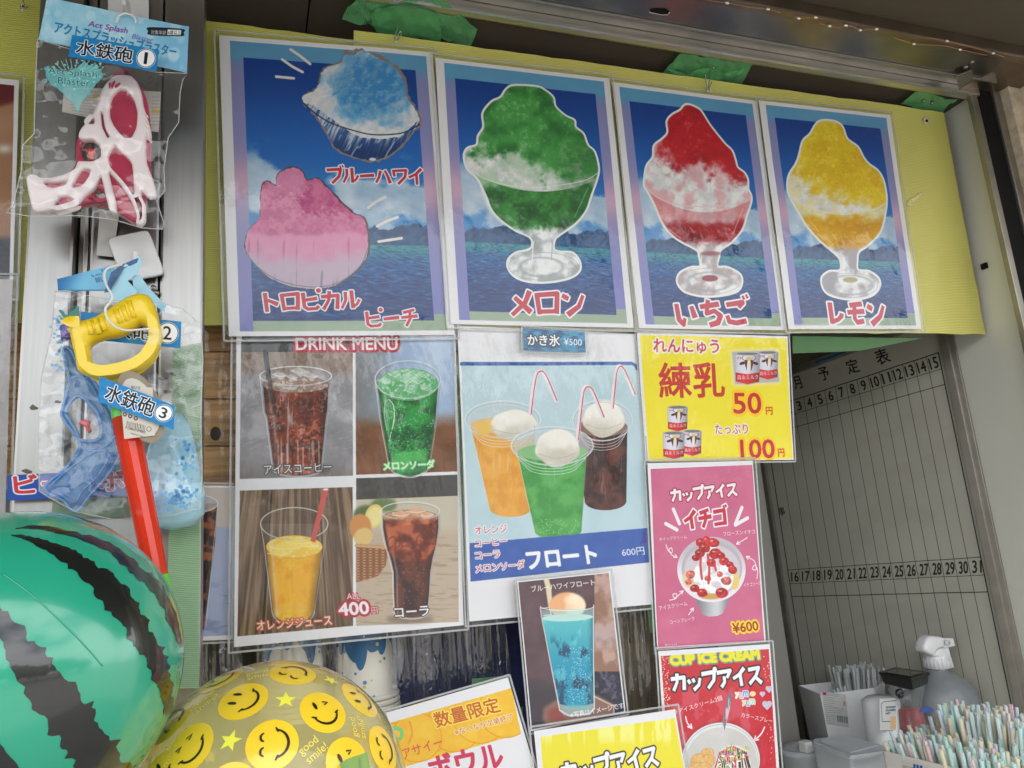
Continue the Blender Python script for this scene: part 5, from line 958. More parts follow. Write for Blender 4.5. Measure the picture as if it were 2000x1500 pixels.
def tape(label, outs, pins, hooks, seed, gl):
    t = thing('green_tape', label, 'tape', CP(*outs[0][0]), GT)
    for i, o_ in enumerate(outs): patch('tape_strip', o_, CP, .0045, TG, t, 5, seed+i, 75, off=.009+.0035*i)
    return t
def pin(label, p, z=.012): 
    c = HP(ZC-z)(*p); o = lathe('push_pin', [(0, -.004), (.0022, -.0035), (.0030, -.0015), (.0024, .001), (.0015, .004)], c, M('pin_steel', (.25, .25, .25), rough=.2, metal=1), None, 14); tag(o, label, 'pin'); return o
tape('longest ruffled green tape on the ceiling above the blue shaved ice poster', [[(668, 28), (678, 3), (700, -14), (860, -16), (905, 22), (932, 50), (915, 90), (895, 78), (840, 60), (790, 58), (740, 44), (700, 36)], [(720, 20), (735, 0), (800, -5), (850, 10), (862, 48), (858, 74), (820, 64), (770, 60), (735, 48)]], None, None, 31, 0)
tape('crumpled green tape on the ceiling above the strawberry poster', [Z((860, 0, 3.333), [(1408, 488), (1480, 400), (1560, 312), (1640, 322), (1720, 345), (1760, 335), (1800, 355), (1850, 352), (1900, 372), (1990, 368), (2035, 375), (2000, 440), (1960, 520), (1900, 540), (1850, 510), (1780, 505), (1740, 495), (1600, 490), (1480, 480)]), Z((860, 0, 3.333), [(1470, 405), (1600, 440), (1680, 400), (1800, 395), (1830, 440), (2000, 400), (1900, 470), (1740, 500), (1620, 480), (1520, 440)])], None, None, 37, 0)
tape('smallest green tape on the ceiling at the right corner of the board', [Z((1500, 0, 4), [(1030, 780), (1090, 735), (1150, 685), (1240, 690), (1330, 725), (1400, 745), (1475, 742), (1400, 790), (1370, 840), (1355, 862), (1280, 862), (1170, 835), (1110, 795)])], None, None, 43, 0)
pin('round headed pin in the long green tape', (797, 37)); pin('round headed pin in the crumpled tape above the strawberry poster', (1393, 131)); pin('pin in the corner tape, nearer the camera of two', (1803, 196)); pin('pin in the corner tape, right hand one of two', (1820, 200))
def hook(label, pts, r=.0009):
    o = tube('wire_hook', [FP(.022)(*p) for p in spline(pts, 5)], r, WIRE, None, 7); tag(o, label, 'hook', 'bent wire hooks carrying the board'); return o
hook('bent wire hook in front of the long green tape', [(777, 50), (774, 62), (771, 74), (773, 82), (778, 78), (784, 65), (781, 62), (777, 70), (776, 80)])
hook('bent wire hook below the crumpled tape above the strawberry poster', [(1377, 143), (1378, 158), (1380, 166), (1383, 178), (1386, 170), (1390, 160), (1387, 156), (1384, 166), (1384, 180)])
hook('dark wire hook at the top left corner of the view', [(44, -6), (46, 6), (48, 16), (43, 20), (40, 12)])
o = patch('green_tape', [(1548, 656), (1700, 659), (1800, 661), (1745, 672), (1680, 685), (1610, 688), (1548, 690)], FP(-.004), .0015, TG2, None, 9, 51, 30); tag(o, 'wide pale green tape hanging below the long yellow board', 'tape')
for i, (o_, l_) in enumerate((([(1262, 1176), (1278, 1172), (1284, 1232), (1270, 1236)], 'narrow green tape strip left of the pink poster'), ([(922, 1326), (994, 1319), (996, 1336), (922, 1344)], 'green tape strip on top of the orange sheet'), ([(1009, 1382), (1020, 1380), (1022, 1410), (1011, 1410)], 'short green tape strip right of the orange sheet'), ([(886, 700), (894, 700), (912, 1110), (905, 1110)], 'green tape strip between drink menu and float poster'))):
    o = patch('green_tape', o_, FP(.0065), .0006, TG2, None, 8, 60+i, 30); tag(o, l_, 'tape')
# ------------------------------------------------------------ green corrugated strip and banner on the post
GC = M('green_corrugated_plastic', (.42, .68, .40), rough=.3, alpha=.62, var=.06); corrug(GC, 60, .6, .35)
o = sheet('green_corrugated_strip', [WP(.938)(*p) for p in [(338, 680), (396, 668), (388, 1345), (322, 1345)]], 8, 30, GC, None, .001, 10, 3, thick=.003); tag(o, 'pale green corrugated plastic strip on the post', 'panel')
o = sheet('green_corrugated_strip', [WP(.942)(*p) for p in [(105, 960), (395, 985), (392, 1010), (100, 1010)]], 8, 4, GC, None, .001, 10, 3, thick=.003); tag(o, 'pale green plastic sheet across the post below the blue banner', 'panel')
def small(name, label, cat, px, pl, art, res=5000., lam=None, parent=None, thick=.0006, amp=.0003, alpha=False, seed=1, nx=8, ny=6, rough=.4, tagit=True):
    c3 = [pl(*p) for p in px]; C = Canvas(c3, res, alpha=alpha); art(C); m = printed(name+'_ink', C.image(name+'_print'), rough, alpha)
    o = sheet(name, c3, nx, ny, m, parent, amp, 25, seed, thick=0 if alpha else thick)
    if tagit and parent is None: tag(o, label, cat)
    return o
def art_banner(C):
    C.off = G2; C.im[:] = mixc((24, 74, 160), (30, 88, 176), C.U)
    C.text('ビーチボール', (75, 1405), (920, 1372), 96, (206, 44, 52), bold=1.8, outs=[((236, 236, 240), 2.6)]); C.off = (0, 0, 1)
small('banner', 'blue banner strip with red Japanese lettering low on the post', 'sign', [(15, 928), (387, 911), (387, 963), (13, 978)], WP(.934), art_banner, 3000, nx=14)
# ------------------------------------------------------------ white hook plates
hp_ = thing('adhesive_hook', 'white rounded square adhesive hook plate between the two toy packets', 'hook', WP(.93)(265, 545)); plate('back_plate', Z(G2, [(568, 85), (580, 66), (760, 28), (782, 38), (856, 230), (850, 262), (690, 292), (655, 284), (610, 210)]), [], WP(.938), .006, .0022, WHP, hp_); plate('hook_arm', Z(G2, [(695, 140), (720, 138), (730, 165), (722, 200), (700, 198)]), [], WP(.928), .014, .002, WHP, hp_)
hp2 = thing('adhesive_hook', 'white hook strip at the top of the post holding the first packet', 'hook', WP(.93)(250, 30)); plate('back_plate', Z(G1, [(565, -60), (780, -60), (778, 110), (566, 96)]), [], WP(.940), .003, .001, WHP, hp2, round_=False); plate('hook_arm', Z(G1, [(640, -20), (672, -20), (680, 40), (672, 92), (648, 92), (640, 40)]), [], WP(.905), .05, .003, WHP, hp2)
# a pale paper strip stuck on the post
o = small('paper_strip', 'pale paper strip on the post between the two toy packets', 'paper', Z(G1, [(522, 1095), (625, 1110), (590, 1345), (505, 1335)]), WP(.943), lambda C: C.put((slice(None), slice(None)), np.ones(C.X.shape, np.float32), mixc((186, 186, 182), (206, 206, 204), fbm(C.X, C.Y, 20, 3, 5))), 2500)
# ------------------------------------------------------------ first packet: red and white water gun
BAG = film('packet_film', bump=1., bs=9, stretch=(1, 1, 1), rough=.04, ior=1.5, haze=.035, dist=.02, detail=2, hcol=(.8, .8, .78), gain=1.3)
BEDGE = M('welded_film_edge', (.72, .72, .70), rough=.2, alpha=.45)
PINK = M('pink_white_plastic', (.86, .77, .78), rough=.28, var=.03, sss=.15); REDT = M('translucent_crimson', (.50, .025, .085), rough=.12, coat=.6, var=.15, vs=40, alpha=.9)
p1 = thing('water_gun_packet', 'clear packet with a pink and white water gun, label number 1', 'toy packet', WP(.88)(190, 450), 'packed water guns on the post')
def art_head(C):
    C.off = G1; X, Y = C.G(); n = fbm(X, Y, 90, 4, 211); C.im[:] = mixc((122, 192, 222), (176, 220, 236), n); C.im[:] = mixc(C.im, (96, 160, 210), sm(700, 950, X)*.4); rr = random.Random(2)
    for k in range(46): C.ell(220+rr.random()*760, 0+rr.random()*370, *(2*[12+rr.random()*26]), (214, 236, 244), .22+rr.random()*.2, 2)
    C.text('アクトスプラッシュブラスター', (275, 165), (910, 300), 62, (36, 92, 160), bold=.5, outs=[((120, 190, 220), 1.2)]); C.text('Act Splash', (440, 140), (640, 172), 36, (128, 66, 150), bold=.7, shear=.2); C.text('Blaster', (668, 190), (780, 215), 24, (120, 80, 170), bold=.4, shear=.2)
    C.poly([(765, 135), (950, 150), (958, 170), (945, 188), (770, 175), (757, 155)], (30, 36, 46), curve=True); C.text('対象年齢', (772, 172), (858, 178), 24, (236, 236, 238), bold=.2); C.poly([(866, 150), (944, 156), (942, 182), (864, 178)], (236, 238, 240)); C.text('6歳以上', (869, 177), (941, 180), 23, (24, 26, 30), bold=.3); C.off = (0, 0, 1)
small('header_card', '', '', Z(G1, [(248, -14), (988, 140), (978, 382), (200, 205)]), WP(.850), art_head, 3600, parent=p1, amp=.0022, nx=20, ny=8, seed=4)
def art_lab(num, o_):
    def f(C):
        C.im[:] = mixc((16, 112, 176), (34, 140, 198), fbm(C.X*3, C.Y*3, 30, 4, 9)); u = lambda a, b: tuple(np.array(proj((1-b)*((1-a)*C.c3[0]+a*C.c3[1])+b*((1-a)*C.c3[3]+a*C.c3[2]))))
        h = math.dist(u(.1, .12), u(.1, .86)); C.text('水鉄砲', u(.07, .84), u(.70, .84), h*.96, (14, 18, 26), bold=.75, outs=[((238, 240, 242), 1.6)])
        cx, cy = u(.86, .48); a, b = u(0, 0), u(1, 0); rot = math.atan2(b[1]-a[1], b[0]-a[0]); rx = math.dist(a, b)*.105
        C.ell(cx, cy, rx+1.6, rx*.95+1.6, (238, 240, 242)); C.ring(cx, cy, rx, rx*.95, 1.5, (14, 18, 26)); e = np.array([math.cos(rot), math.sin(rot)]); dn = np.array([-e[1], e[0]]); c_ = np.array([cx, cy]); w = .16 if num == '1' else .40
        C.text(num, tuple(c_-e*rx*w+dn*rx*.62), tuple(c_+e*rx*w+dn*rx*.62), rx*1.25, (14, 18, 26), bold=.55)
    return f
small('number_label', '', '', Z(G1, [(377, 182), (832, 262), (818, 374), (358, 294)]), WP(.836), art_lab('1', 0), 5000, parent=p1, amp=.0003, seed=2)
def art_splash(C):
    C.off = G1; X, Y = C.G(); rr = random.Random(4); c = mixc((90, 170, 176), (150, 214, 214), fbm(X, Y, 30, 4, 221)); C.im[:] = (110, 180, 186)
    C.poly([(240, 350), (290, 365), (330, 385), (400, 350), (440, 330), (520, 370), (545, 400), (500, 450), (470, 490), (430, 530), (405, 588), (380, 540), (330, 490), (260, 440), (235, 395)], c, .75, 1, jag=16, curve=True)
    for k in range(60): a = rr.random()*6.28; r = rr.random()**.5; C.ell(385+180*r*math.cos(a), 385+80*r*math.sin(a)*1.1, 3+rr.random()*6, 2+rr.random()*5, (140, 212, 212), .8)
    for k in range(12): a = -2.8+k*.22; C.line([(385+80*math.cos(a), 400+40*math.sin(a)), (385+150*math.cos(a)+rr.random()*20, 395+90*math.sin(a))], 1.5, (140, 212, 212), .8)
    C.text('Act Splash', (250, 395), (505, 420), 44, (14, 96, 96), bold=.5, outs=[((180, 226, 226), .8)]); C.text('Blaster', (300, 440), (470, 458), 36, (14, 96, 96), bold=.5, outs=[((180, 226, 226), .8)]); C.off = (0, 0, 1)
small('printed_splash', '', '', Z(G1, [(212, 305), (556, 312), (548, 600), (214, 595)]), WP(.8375), art_splash, 3600, parent=p1, alpha=True, amp=.001)
def art_info(C): 
    C.off = G1; C.im[:] = (206, 204, 198)
    for k in range(9): C.line([(345+k*2, 470+k*15), (520, 482+k*15)], .7, (120, 112, 104), .7); C.line([(770, 505+k*18), (832, 508+k*18)], .7, (120, 112, 104), .7)
    C.poly([(440, 490), (530, 505), (528, 525), (440, 508)], (206, 180, 90)); C.poly([(770, 570), (836, 575), (836, 592), (770, 588)], (206, 180, 90)); C.off = (0, 0, 1)
small('instruction_card', '', '', Z(G1, [(335, 450), (842, 480), (830, 692), (325, 585)]), WP(.898), art_info, 2500, parent=p1)
gp = WP(.882)
plate('water_tank', Z(G1, [(600, 385), (632, 368), (668, 382), (700, 410), (745, 470), (775, 540), (790, 650), (795, 760), (790, 860), (800, 960), (770, 1020), (765, 1110), (715, 1180), (620, 1120), (560, 1060), (440, 1080), (330, 1105), (210, 1000), (215, 945), (330, 950), (400, 880), (405, 830), (402, 760), (430, 690), (500, 600), (555, 480)]), [Z(G1, [(425, 790), (450, 745), (500, 738), (532, 775), (530, 830), (495, 852), (445, 850)]), Z(G1, [(490, 1010), (530, 1000), (560, 1045), (520, 1060)])], gp, .016, .004, REDT, p1)
hol = [Z(G1, q) for q in ([(575, 570), (590, 510), (625, 475), (665, 480), (705, 530), (722, 600), (715, 680), (690, 730), (650, 728), (600, 670), (578, 620)],
    [(568, 830), (585, 785), (605, 768), (625, 790), (690, 850), (700, 930), (705, 1038), (660, 980), (600, 905), (572, 870)],
   
    [(425, 900), (450, 890), (478, 895), (468, 930), (430, 980), (385, 990), (378, 978)], [(292, 1065), (320, 1036), (360, 1030), (402, 1058), (400, 1072), (350, 1088), (300, 1100)],
    [(460, 655), (480, 628), (496, 632), (494, 658)], [(528, 590), (540, 600), (552, 680), (578, 725), (565, 730), (535, 670)], [(228, 958), (300, 962), (362, 948), (346, 974), (290, 991), (248, 982)])]
plate('shell', Z(G1, [(560, 440), (600, 405), (650, 400), (690, 405), (722, 440), (745, 500), (752, 560), (778, 640), (795, 700), (792, 745), (768, 720), (766, 800), (770, 860), (800, 940), (822, 1010), (815, 1040), (780, 1040), (742, 1000), (740, 1030), (765, 1080), (765, 1160), (740, 1186), (712, 1176), (717, 1135), (692, 1060), (650, 990), (602, 935), (572, 906), (580, 950), (594, 1000), (610, 1060), (614, 1126), (575, 1110), (560, 1050), (540, 960), (530, 925), (500, 990), (440, 1040), (400, 1075), (330, 1100), (200, 1118), (172, 1100), (150, 1000), (140, 940), (160, 918), (190, 922), (212, 936), (260, 940), (340, 920), (395, 892), (410, 850), (440, 852), (490, 852), (530, 830), (528, 770), (490, 736), (440, 740), (412, 725), (420, 690), (470, 630), (510, 560), (530, 490)]), hol, WP(.873), .012, .0035, PINK, p1)
for q in ([(568, 440), (578, 430), (580, 445), (572, 468)], [(580, 445), (600, 420), (605, 428), (585, 470)], [(598, 450), (628, 432), (632, 440), (605, 462)]): plate('vent', Z(G1, q), [], WP(.8665), .002, .0004, REDT, p1)
for k in range(5): plate('grip_rib', Z(G1, [(752+k*3, 585+k*32), (776+k*4, 610+k*33), (778+k*4, 618+k*33), (752+k*3, 594+k*32)]), [], WP(.8658), .003, .0006, PINK, p1)
plate('trigger', Z(G1, [(452, 795), (470, 784), (503, 790), (505, 806), (494, 812), (492, 842), (470, 846), (468, 812), (454, 808)]), [], WP(.876), .010, .002, M('red_plastic', (.62, .04, .03), rough=.25), p1)
for k, q in enumerate(([(620, 880), (640, 850), (690, 960), (665, 960)], [(395, 975), (425, 905), (455, 915), (425, 980)])): plate('inner_blue_part', Z(G1, q), [], WP(.8775), .004, .001, M('dark_violet_plastic', (.07, .03, .2), rough=.3), p1)
plate('inner_plunger', Z(G1, [(600, 590), (640, 560), (690, 575), (712, 620), (700, 690), (650, 660), (600, 640)]), [], WP(.877), .004, .0015, M('red_clear_disc', (.70, .10, .12), rough=.15, coat=1), p1)
bo = Z(G1, [(196, 205), (360, 255), (600, 330), (820, 378), (980, 384), (955, 420), (942, 490), (935, 640), (880, 720), (858, 880), (862, 1000), (820, 1050), (858, 1170), (850, 1200), (740, 1192), (600, 1150), (430, 1128), (160, 1132), (34, 1112), (70, 1060), (110, 900), (118, 760), (178, 700), (186, 420)])
patch('packet_front', bo, WP(.847), .007, BAG, p1, 8, 71, 45, jag=1.2); tube('packet_edge', [WP(.848)(*p) for p in bo+[bo[0]]], .0006, BEDGE, p1, 5); patch('packet_back', bo, WP(.902), .003, BAG, p1, 22, 72, 20)
tube('hanging_ring', [WP(.846)(*p) for p in spline(Z(G1, [(612, 118), (620, 85), (655, 70), (700, 85), (712, 118)]), 4)], .0012, WHP, p1, 6)
# ------------------------------------------------------------ second packet: blue water gun
BLUT = film('translucent_blue_plastic', bump=.25, bs=22, rough=.10, tint=(.42, .70, .93), ior=1.5, haze=.42, hcol=(.22, .52, .88)); BLUT2 = M('clear_blue_edge', (.10, .32, .68), rough=.15, coat=.5, alpha=.7, var=.2)
p2 = thing('water_gun_packet', 'clear packet with a translucent blue water gun, label number 2', 'toy packet', WP(.9)(230, 1000), 'packed water guns on the post')
gq = Z(G2, [(335, 640), (375, 660), (420, 760), (470, 790), (530, 880), (590, 985), (620, 1090), (625, 1200), (560, 1310), (480, 1400), (395, 1500), (330, 1440), (252, 1400), (238, 1360), (300, 1310), (370, 1240), (420, 1150), (350, 1040), (322, 990), (335, 930), (362, 800), (340, 720)])
gh = Z(G2, [(345, 985), (365, 930), (405, 895), (455, 920), (510, 985), (528, 1060), (522, 1110), (480, 1130), (420, 1120), (390, 1060)])
plate('gun_body', gq, [gh], WP(.905), .016, .004, BLUT, p2); 
def inset(q, k, c=None):
    c = c or (sum(p[0] for p in q)/len(q), sum(p[1] for p in q)/len(q)); return [(c[0]+(p[0]-c[0])*k, c[1]+(p[1]-c[1])*k) for p in q]
tube('gun_outline', [WP(.894)(*p) for p in spline(gq, 5, True)+[gq[0]]], .0016, BLUT2, p2, 6); tube('gun_outline', [WP(.893)(*p) for p in spline(gh, 5, True)+[gh[0]]], .0018, BLUT2, p2, 6)
for q in ([(255, 1375), (330, 1300), (420, 1230), (510, 1180), (570, 1200), (520, 1300), (430, 1390), (390, 1450), (320, 1410)], [(370, 800), (420, 790), (470, 830), (520, 920), (545, 985)], [(420, 1160), (480, 1180), (560, 1150), (600, 1100)]): tube('moulded_ridge', [WP(.8935)(*p) for p in spline(Z(G2, q), 5)], .0011, BLUT2, p2, 6)
plate('trigger', Z(G2, [(415, 1030), (440, 1018), (472, 1020), (475, 1035), (465, 1042), (480, 1078), (462, 1088), (445, 1050), (420, 1048)]), [], WP(.893), .010, .002, M('red_trigger', (.60, .05, .05), rough=.3), p2)
plate('purple_nozzle', Z(G2, [(318, 530), (368, 512), (372, 590), (322, 605)]), [], WP(.9), .014, .003, M('purple_plastic', (.14, .06, .40), rough=.3), p2, round_=False)
tk = WP(.905)(*Z(G2, [(900, 1300)])[0]); lathe('water_tank', [(0, .066), (.012, .064), (.018, .052), (.024, .030), (.030, 0), (.034, -.025), (.033, -.045), (.024, -.056), (0, -.06)], tk, M('pale_blue_tank', (.42, .74, .88), rough=.12, coat=1., alpha=.78, var=.12, vs=25, bump=.9, bs=16), p2, 30)
DOT = M('blue_dot_print', (.10, .38, .70), rough=.4, alpha=.7)
def dots(name, lst, pl, parent):
    V = []; F = []
    for x, y, r in lst:
        c = pl(x, y); k0 = len(V); rm = r/1500*c[1]; V.append(c)
        for k in range(8): V.append(c+np.array([math.cos(k*.785)*rm, 0, math.sin(k*.785)*rm]))
        for k in range(8): F.append((k0, k0+1+k, k0+1+(k+1) % 8))
    o = mesh(name, V, F, DOT, parent, origin='base'); o['kind'] = 'stuff'; return o
rr = random.Random(8)
dots('printed_dots', [(*Z(G2, [(285+rr.gauss(15, 16)+(y-470)*.04, y)])[0], 2+rr.random()*1.6) for y in [470+rr.random()*290 for _ in range(38)]], WP(.856), p2)
dots('printed_dots', [(*Z(G2, [(x, y)])[0], 2+rr.random()*2.) for x, y in [(rr.gauss(970, 28), rr.gauss(1210, 50)) for _ in range(42)]+[(rr.gauss(930, 55), rr.gauss(1430, 34)) for _ in range(70)]], WP(.856), p2)
plate('printed_swirl', Z(G2, [(302, 440), (330, 445), (345, 475), (405, 425), (360, 430), (412, 418), (415, 470), (400, 500), (330, 508), (305, 470), (340, 495)]), [], WP(.856), .0008, .0002, M('green_print', (.03, .22, .18), rough=.4), p2)
def art_back(C):
    C.off = G2; X, Y = C.G(); C.im[:] = mixc((36, 110, 168), (120, 188, 222), sm(300, 460, X+(Y-280)*.6)); C.im[:] = mixc(C.im, (20, 80, 130), sm(330, 345, Y)*.6)
    C.text('BELL', (440, 303), (500, 292), 20, (30, 70, 130), bold=.4); C.text('EL-9979', (420, 280), (480, 268), 10, (30, 60, 110)); C.text('水ピスト', (480, 255), (560, 240), 18, (30, 60, 110)); rr = random.Random(1)
    for k in range(7): C.ell(510+k*14, 335-k*12, 26, 10, (24, 70, 120) if k % 2 else (30, 120, 110), .9, rot=-.8)
    C.off = (0, 0, 1)
small('header_card', '', '', Z(G2, [(298, 282), (590, 205), (640, 340), (304, 346)]), WP(.890), art_back, 3600, parent=p2, amp=.004, nx=14, seed=5)
LBLU = M('pale_blue_card', (.36, .66, .80), rough=.35, var=.08); patch('folded_card', Z(G2, [(555, 390), (620, 255), (665, 195), (735, 162), (742, 200), (722, 250), (668, 290), (720, 345), (700, 372), (660, 410)]), WP(.884), .004, LBLU, p2, 9, 81, 60); patch('folded_card', Z(G2, [(690, 260), (735, 262), (780, 330), (870, 420), (862, 462), (790, 400), (700, 345)]), WP(.886), .003, LBLU, p2, 9, 82, 60)
patch('folded_card', Z(G2, [(545, 355), (580, 250), (640, 205), (720, 172), (740, 185), (650, 225), (600, 300), (570, 350)]), WP(.882), .003, M('dark_printed_card', (.03, .09, .22), rough=.4, var=.6, vs=120), p2, 8, 83, 60)
small('number_label', '', '', Z(G2, [(424, 452), (949, 504), (944, 643), (420, 592)]), WP(.853), art_lab('2', 0), 4000, parent=p2, seed=3, nx=14)
bo2 = Z(G2, [(290, 345), (350, 340), (480, 372), (640, 400), (860, 410), (960, 440), (1050, 520), (1062, 700), (1050, 1000), (1058, 1300), (1045, 1480), (900, 1520), (600, 1540), (400, 1500), (250, 1420), (205, 1390), (205, 1000), (215, 800), (270, 560)])
patch('packet_front', bo2, WP(.866), .007, BAG, p2, 8, 91, 42, jag=1.5); tube('packet_edge', [WP(.869)(*p) for p in bo2+[bo2[0]]], .0006, BEDGE, p2, 5); patch('packet_back', bo2, WP(.928), .003, BAG, p2, 24, 92, 20)
# ------------------------------------------------------------ long red water shooter with yellow handle
YP = M('yellow_plastic', (.86, .62, .02), rough=.30, coat=.25, var=.03, sss=.05)
p3 = thing('water_shooter', 'long red tube water shooter with yellow grip handle, label number 3', 'toy', WP(.84)(300, 1000))
hq = Z(G2, [(362, 490), (376, 480), (395, 500), (440, 508), (500, 490), (560, 455), (640, 400), (700, 372), (740, 364), (785, 378), (812, 420), (835, 500), (852, 590), (835, 650), (790, 720), (730, 762), (650, 790), (560, 806), (510, 804), (410, 770), (400, 700), (375, 600)]); hh = Z(G2, [(472, 640), (500, 612), (560, 592), (630, 585), (690, 556), (735, 520), (768, 530), (782, 590), (760, 660), (700, 712), (620, 742), (520, 752), (484, 720)])
plate('handle', hq, [hh], WP(.846), .030, .011, YP, p3, bres=5)
for i, (a, b) in enumerate((((462, 500), (480, 570)), ((500, 492), (520, 568)), ((530, 480), (550, 550)), ((605, 440), (632, 512)), ((640, 420), (668, 500)), ((672, 395), (702, 482)))): tube('grip_rib', [WP(.8315)(*p) for p in Z(G2, [a, b])], .0028, YP, p3, 8)
A0 = WP(.842)(243, 812); A1 = WP(.842)(311, 1150); ax = (A1-A0)/np.linalg.norm(A1-A0); Ln = float(np.linalg.norm(A1-A0)); xr = np.linalg.norm(WP(.842)(272, 900)-WP(.842)(218, 905))/2
RT = film('translucent_red_tube', bump=.05, bs=10, rough=.07, tint=(1., .14, .07), haze=.62, hcol=(1., .10, .04), ior=1.5)
tubeo = lathe('tube', [(xr*.88, .0), (xr, .002), (xr*.93, Ln*.5), (xr*.86, Ln*.93), (xr*.84, Ln*.93)], A0, RT, p3, 12, axis=tuple(ax)); tubeo.data.polygons.foreach_set('use_smooth', [False]*len(tubeo.data.polygons))
lathe('inner_rod', [(xr*.45, 0), (xr*.45, Ln*.9)], A0, M('red_rod', (.85, .05, .03), rough=.3), p3, 12, axis=tuple(ax)); lathe('end_cap', [(xr*.86, Ln*.93), (xr*.9, Ln*.935), (xr*.86, Ln*1.08), (xr*.4, Ln*1.12), (0, Ln*1.12)], A0, M('lime_plastic', (.12, .62, .05), rough=.3), p3, 16, axis=tuple(ax)); lathe('collar', [(0, -.012), (xr*.8, -.012), (xr*.95, -.004), (xr*.95, .012), (xr*.8, .014)], A0, M('green_collar', (.10, .55, .08), rough=.3), p3, 16, axis=tuple(ax))
tq = [(274+46*math.cos(t)*(1)+14*math.sin(t), 795+12*math.cos(t)*1+70*math.sin(t)) for t in np.linspace(0, 6.28, 19)[:-1]]
plate('tag', tq, [], WP(.826), .0012, .0003, M('kraft_card', (.30, .25, .18), rough=.8, var=.12, vs=90), p3)
def art_htag(C):
    C.off = G2; C.im[:] = (206, 200, 190); C.ell(715, 952, 118, 158, (206, 198, 186), rot=-.2); K = (60, 56, 54)
    C.text('遊び方', (690, 855), (738, 862), 22, K, bold=.3); C.text('あそ', (690, 835), (712, 838), 10, K)
    for k in range(4): C.ell(625+k*30, 985+k*10, 11, 11, K); C.ell(625+k*30, 984+k*10, 5, 6, (206, 200, 190))
    x = 668; rr = random.Random(6)
    while x < 768: w = rr.choice([3, 4, 6]); C.poly([(x, 1028+(x-668)*.22), (x+w*.6, 1029+(x-668)*.22), (x-6+w*.6, 1062+(x-668)*.26), (x-6, 1061+(x-668)*.26)], K); x += w+3
    C.text('4 534842 519822', (655, 1068), (765, 1092), 12, K); C.text('MADE IN CHINA', (688, 1094), (760, 1112), 9, K); C.ring(782, 1068, 11, 11, 1.2, K); C.off = (0, 0, 1)
plate('tag_print_base', inset(tq, .80), [], WP(.8244), .0006, .0001, M('off_white_card', (.60, .57, .52), rough=.7, var=.06), p3)
small('tag_print', '', '', Z(G2, [(625, 835), (800, 850), (812, 1100), (650, 1118)]), WP(.8236), art_htag, 6000, parent=p3, thick=0, amp=0)
small('number_label', '', '', Z(G2, [(520, 790), (914, 944), (909, 1070), (515, 922)]), WP(.8195), art_lab('3', 0), 5000, parent=p3, seed=2)
tube('cord', [WP(.822)(*p) for p in spline(Z(G2, [(640, 205), (565, 225), (546, 265), (560, 320), (588, 370), (575, 405), (552, 435), (560, 480), (590, 520), (650, 548), (740, 545), (790, 540)]), 6)], .0012, M('white_cord', (.75, .74, .70), rough=.7, bump=.5, bs=900), p3, 6)
patch('clear_tape', Z(G2, [(750, 535), (845, 545), (842, 625), (752, 615)]), WP(.829), .0006, CLR, p3, 8, 5)
# ------------------------------------------------------------ beach balls
def ballat(px, py, dist): r = ray((px, py)); return r/np.linalg.norm(r)*dist+np.array([0, 0, CZ])
def onball(p, c, Rr):
    o = np.array([0, 0, CZ]); d = ray(p); d /= np.linalg.norm(d); oc = o-c; b = oc @ d; q = b*b-(oc @ oc-Rr*Rr)
    if q < 0: s_ = -b; P = o+d*s_; v = P-c; return c+v/np.linalg.norm(v)*Rr
    return o+d*(-b-math.sqrt(q))
def sphere(name, c, Rr, mat, parent, n=72, m=48, wob=0.): 
    V = []; F = []
    for j in range(m+1):
        t = math.pi*j/m
        for i in range(n): p = 2*math.pi*i/n; rr2 = Rr*(1+wob*math.sin(6*p)*math.sin(t)**2); V.append(c+rr2*np.array([math.sin(t)*math.cos(p), math.sin(t)*math.sin(p), math.cos(t)]))
    for j in range(m):
        for i in range(n): F.append((j*n+i, (j+1)*n+i, (j+1)*n+(i+1) % n, j*n+(i+1) % n))
    return mesh(name, V, F, mat, parent, smooth=True, origin='base')
DM = .74; cM = ballat(28.3, 1308.4, DM); RM = .1634*DM
wm = thing('beach_ball', 'large green watermelon beach ball with ragged black stripes', 'beach ball', tuple(cM-np.array([0, 0, RM])))
GRN = M('green_vinyl', (.018, .32, .19), rough=.22, coat=.7, var=.03, vs=4, bump=.03, bs=12, crough=.09)
_p = [n for n in GRN.node_tree.nodes if n.type == 'BSDF_PRINCIPLED'][0]; _p.inputs['Subsurface Weight'].default_value = .0
sphere('vinyl_skin', cM, RM, GRN, wm)
BKV = M('black_vinyl_print', (.008, .010, .009), rough=.25, coat=.8, var=.1)
def stripe(cl, seed, parent=wm):
    """cl: centre line with half widths (survey readings); the print lies on the skin as a ragged band"""
    P = spline([(x, y, w) for x, y, w in cl], 9); V = []; F = []; K = 6
    for i, (x, y, w) in enumerate(P):
        a = np.array(P[max(0, i-1)][:2]); b = np.array(P[min(len(P)-1, i+1)][:2]); t = (b-a)/(np.linalg.norm(b-a)+1e-9); nn = np.array([-t[1], t[0]])
        jl = (float(fbm(np.array([i*.62]), np.array([seed*5.]), 1, 3, seed)[0])-.5)*2; jr = (float(fbm(np.array([i*.62]), np.array([seed*9.]), 1, 3, seed+1)[0])-.5)*2
        for k in range(K+1):
            s_ = -1+2*k/K; ww = w*(1+.50*(jl if s_ < 0 else jr)*abs(s_)); q = np.array([x, y])+nn*ww*s_; V.append(onball(tuple(q), cM, RM*1.0022))
    for i in range(len(P)-1):
        for k in range(K): F.append((i*(K+1)+k, i*(K+1)+k+1, (i+1)*(K+1)+k+1, (i+1)*(K+1)+k))
    return mesh('stripe', V, F, BKV, parent, smooth=True, origin='base')
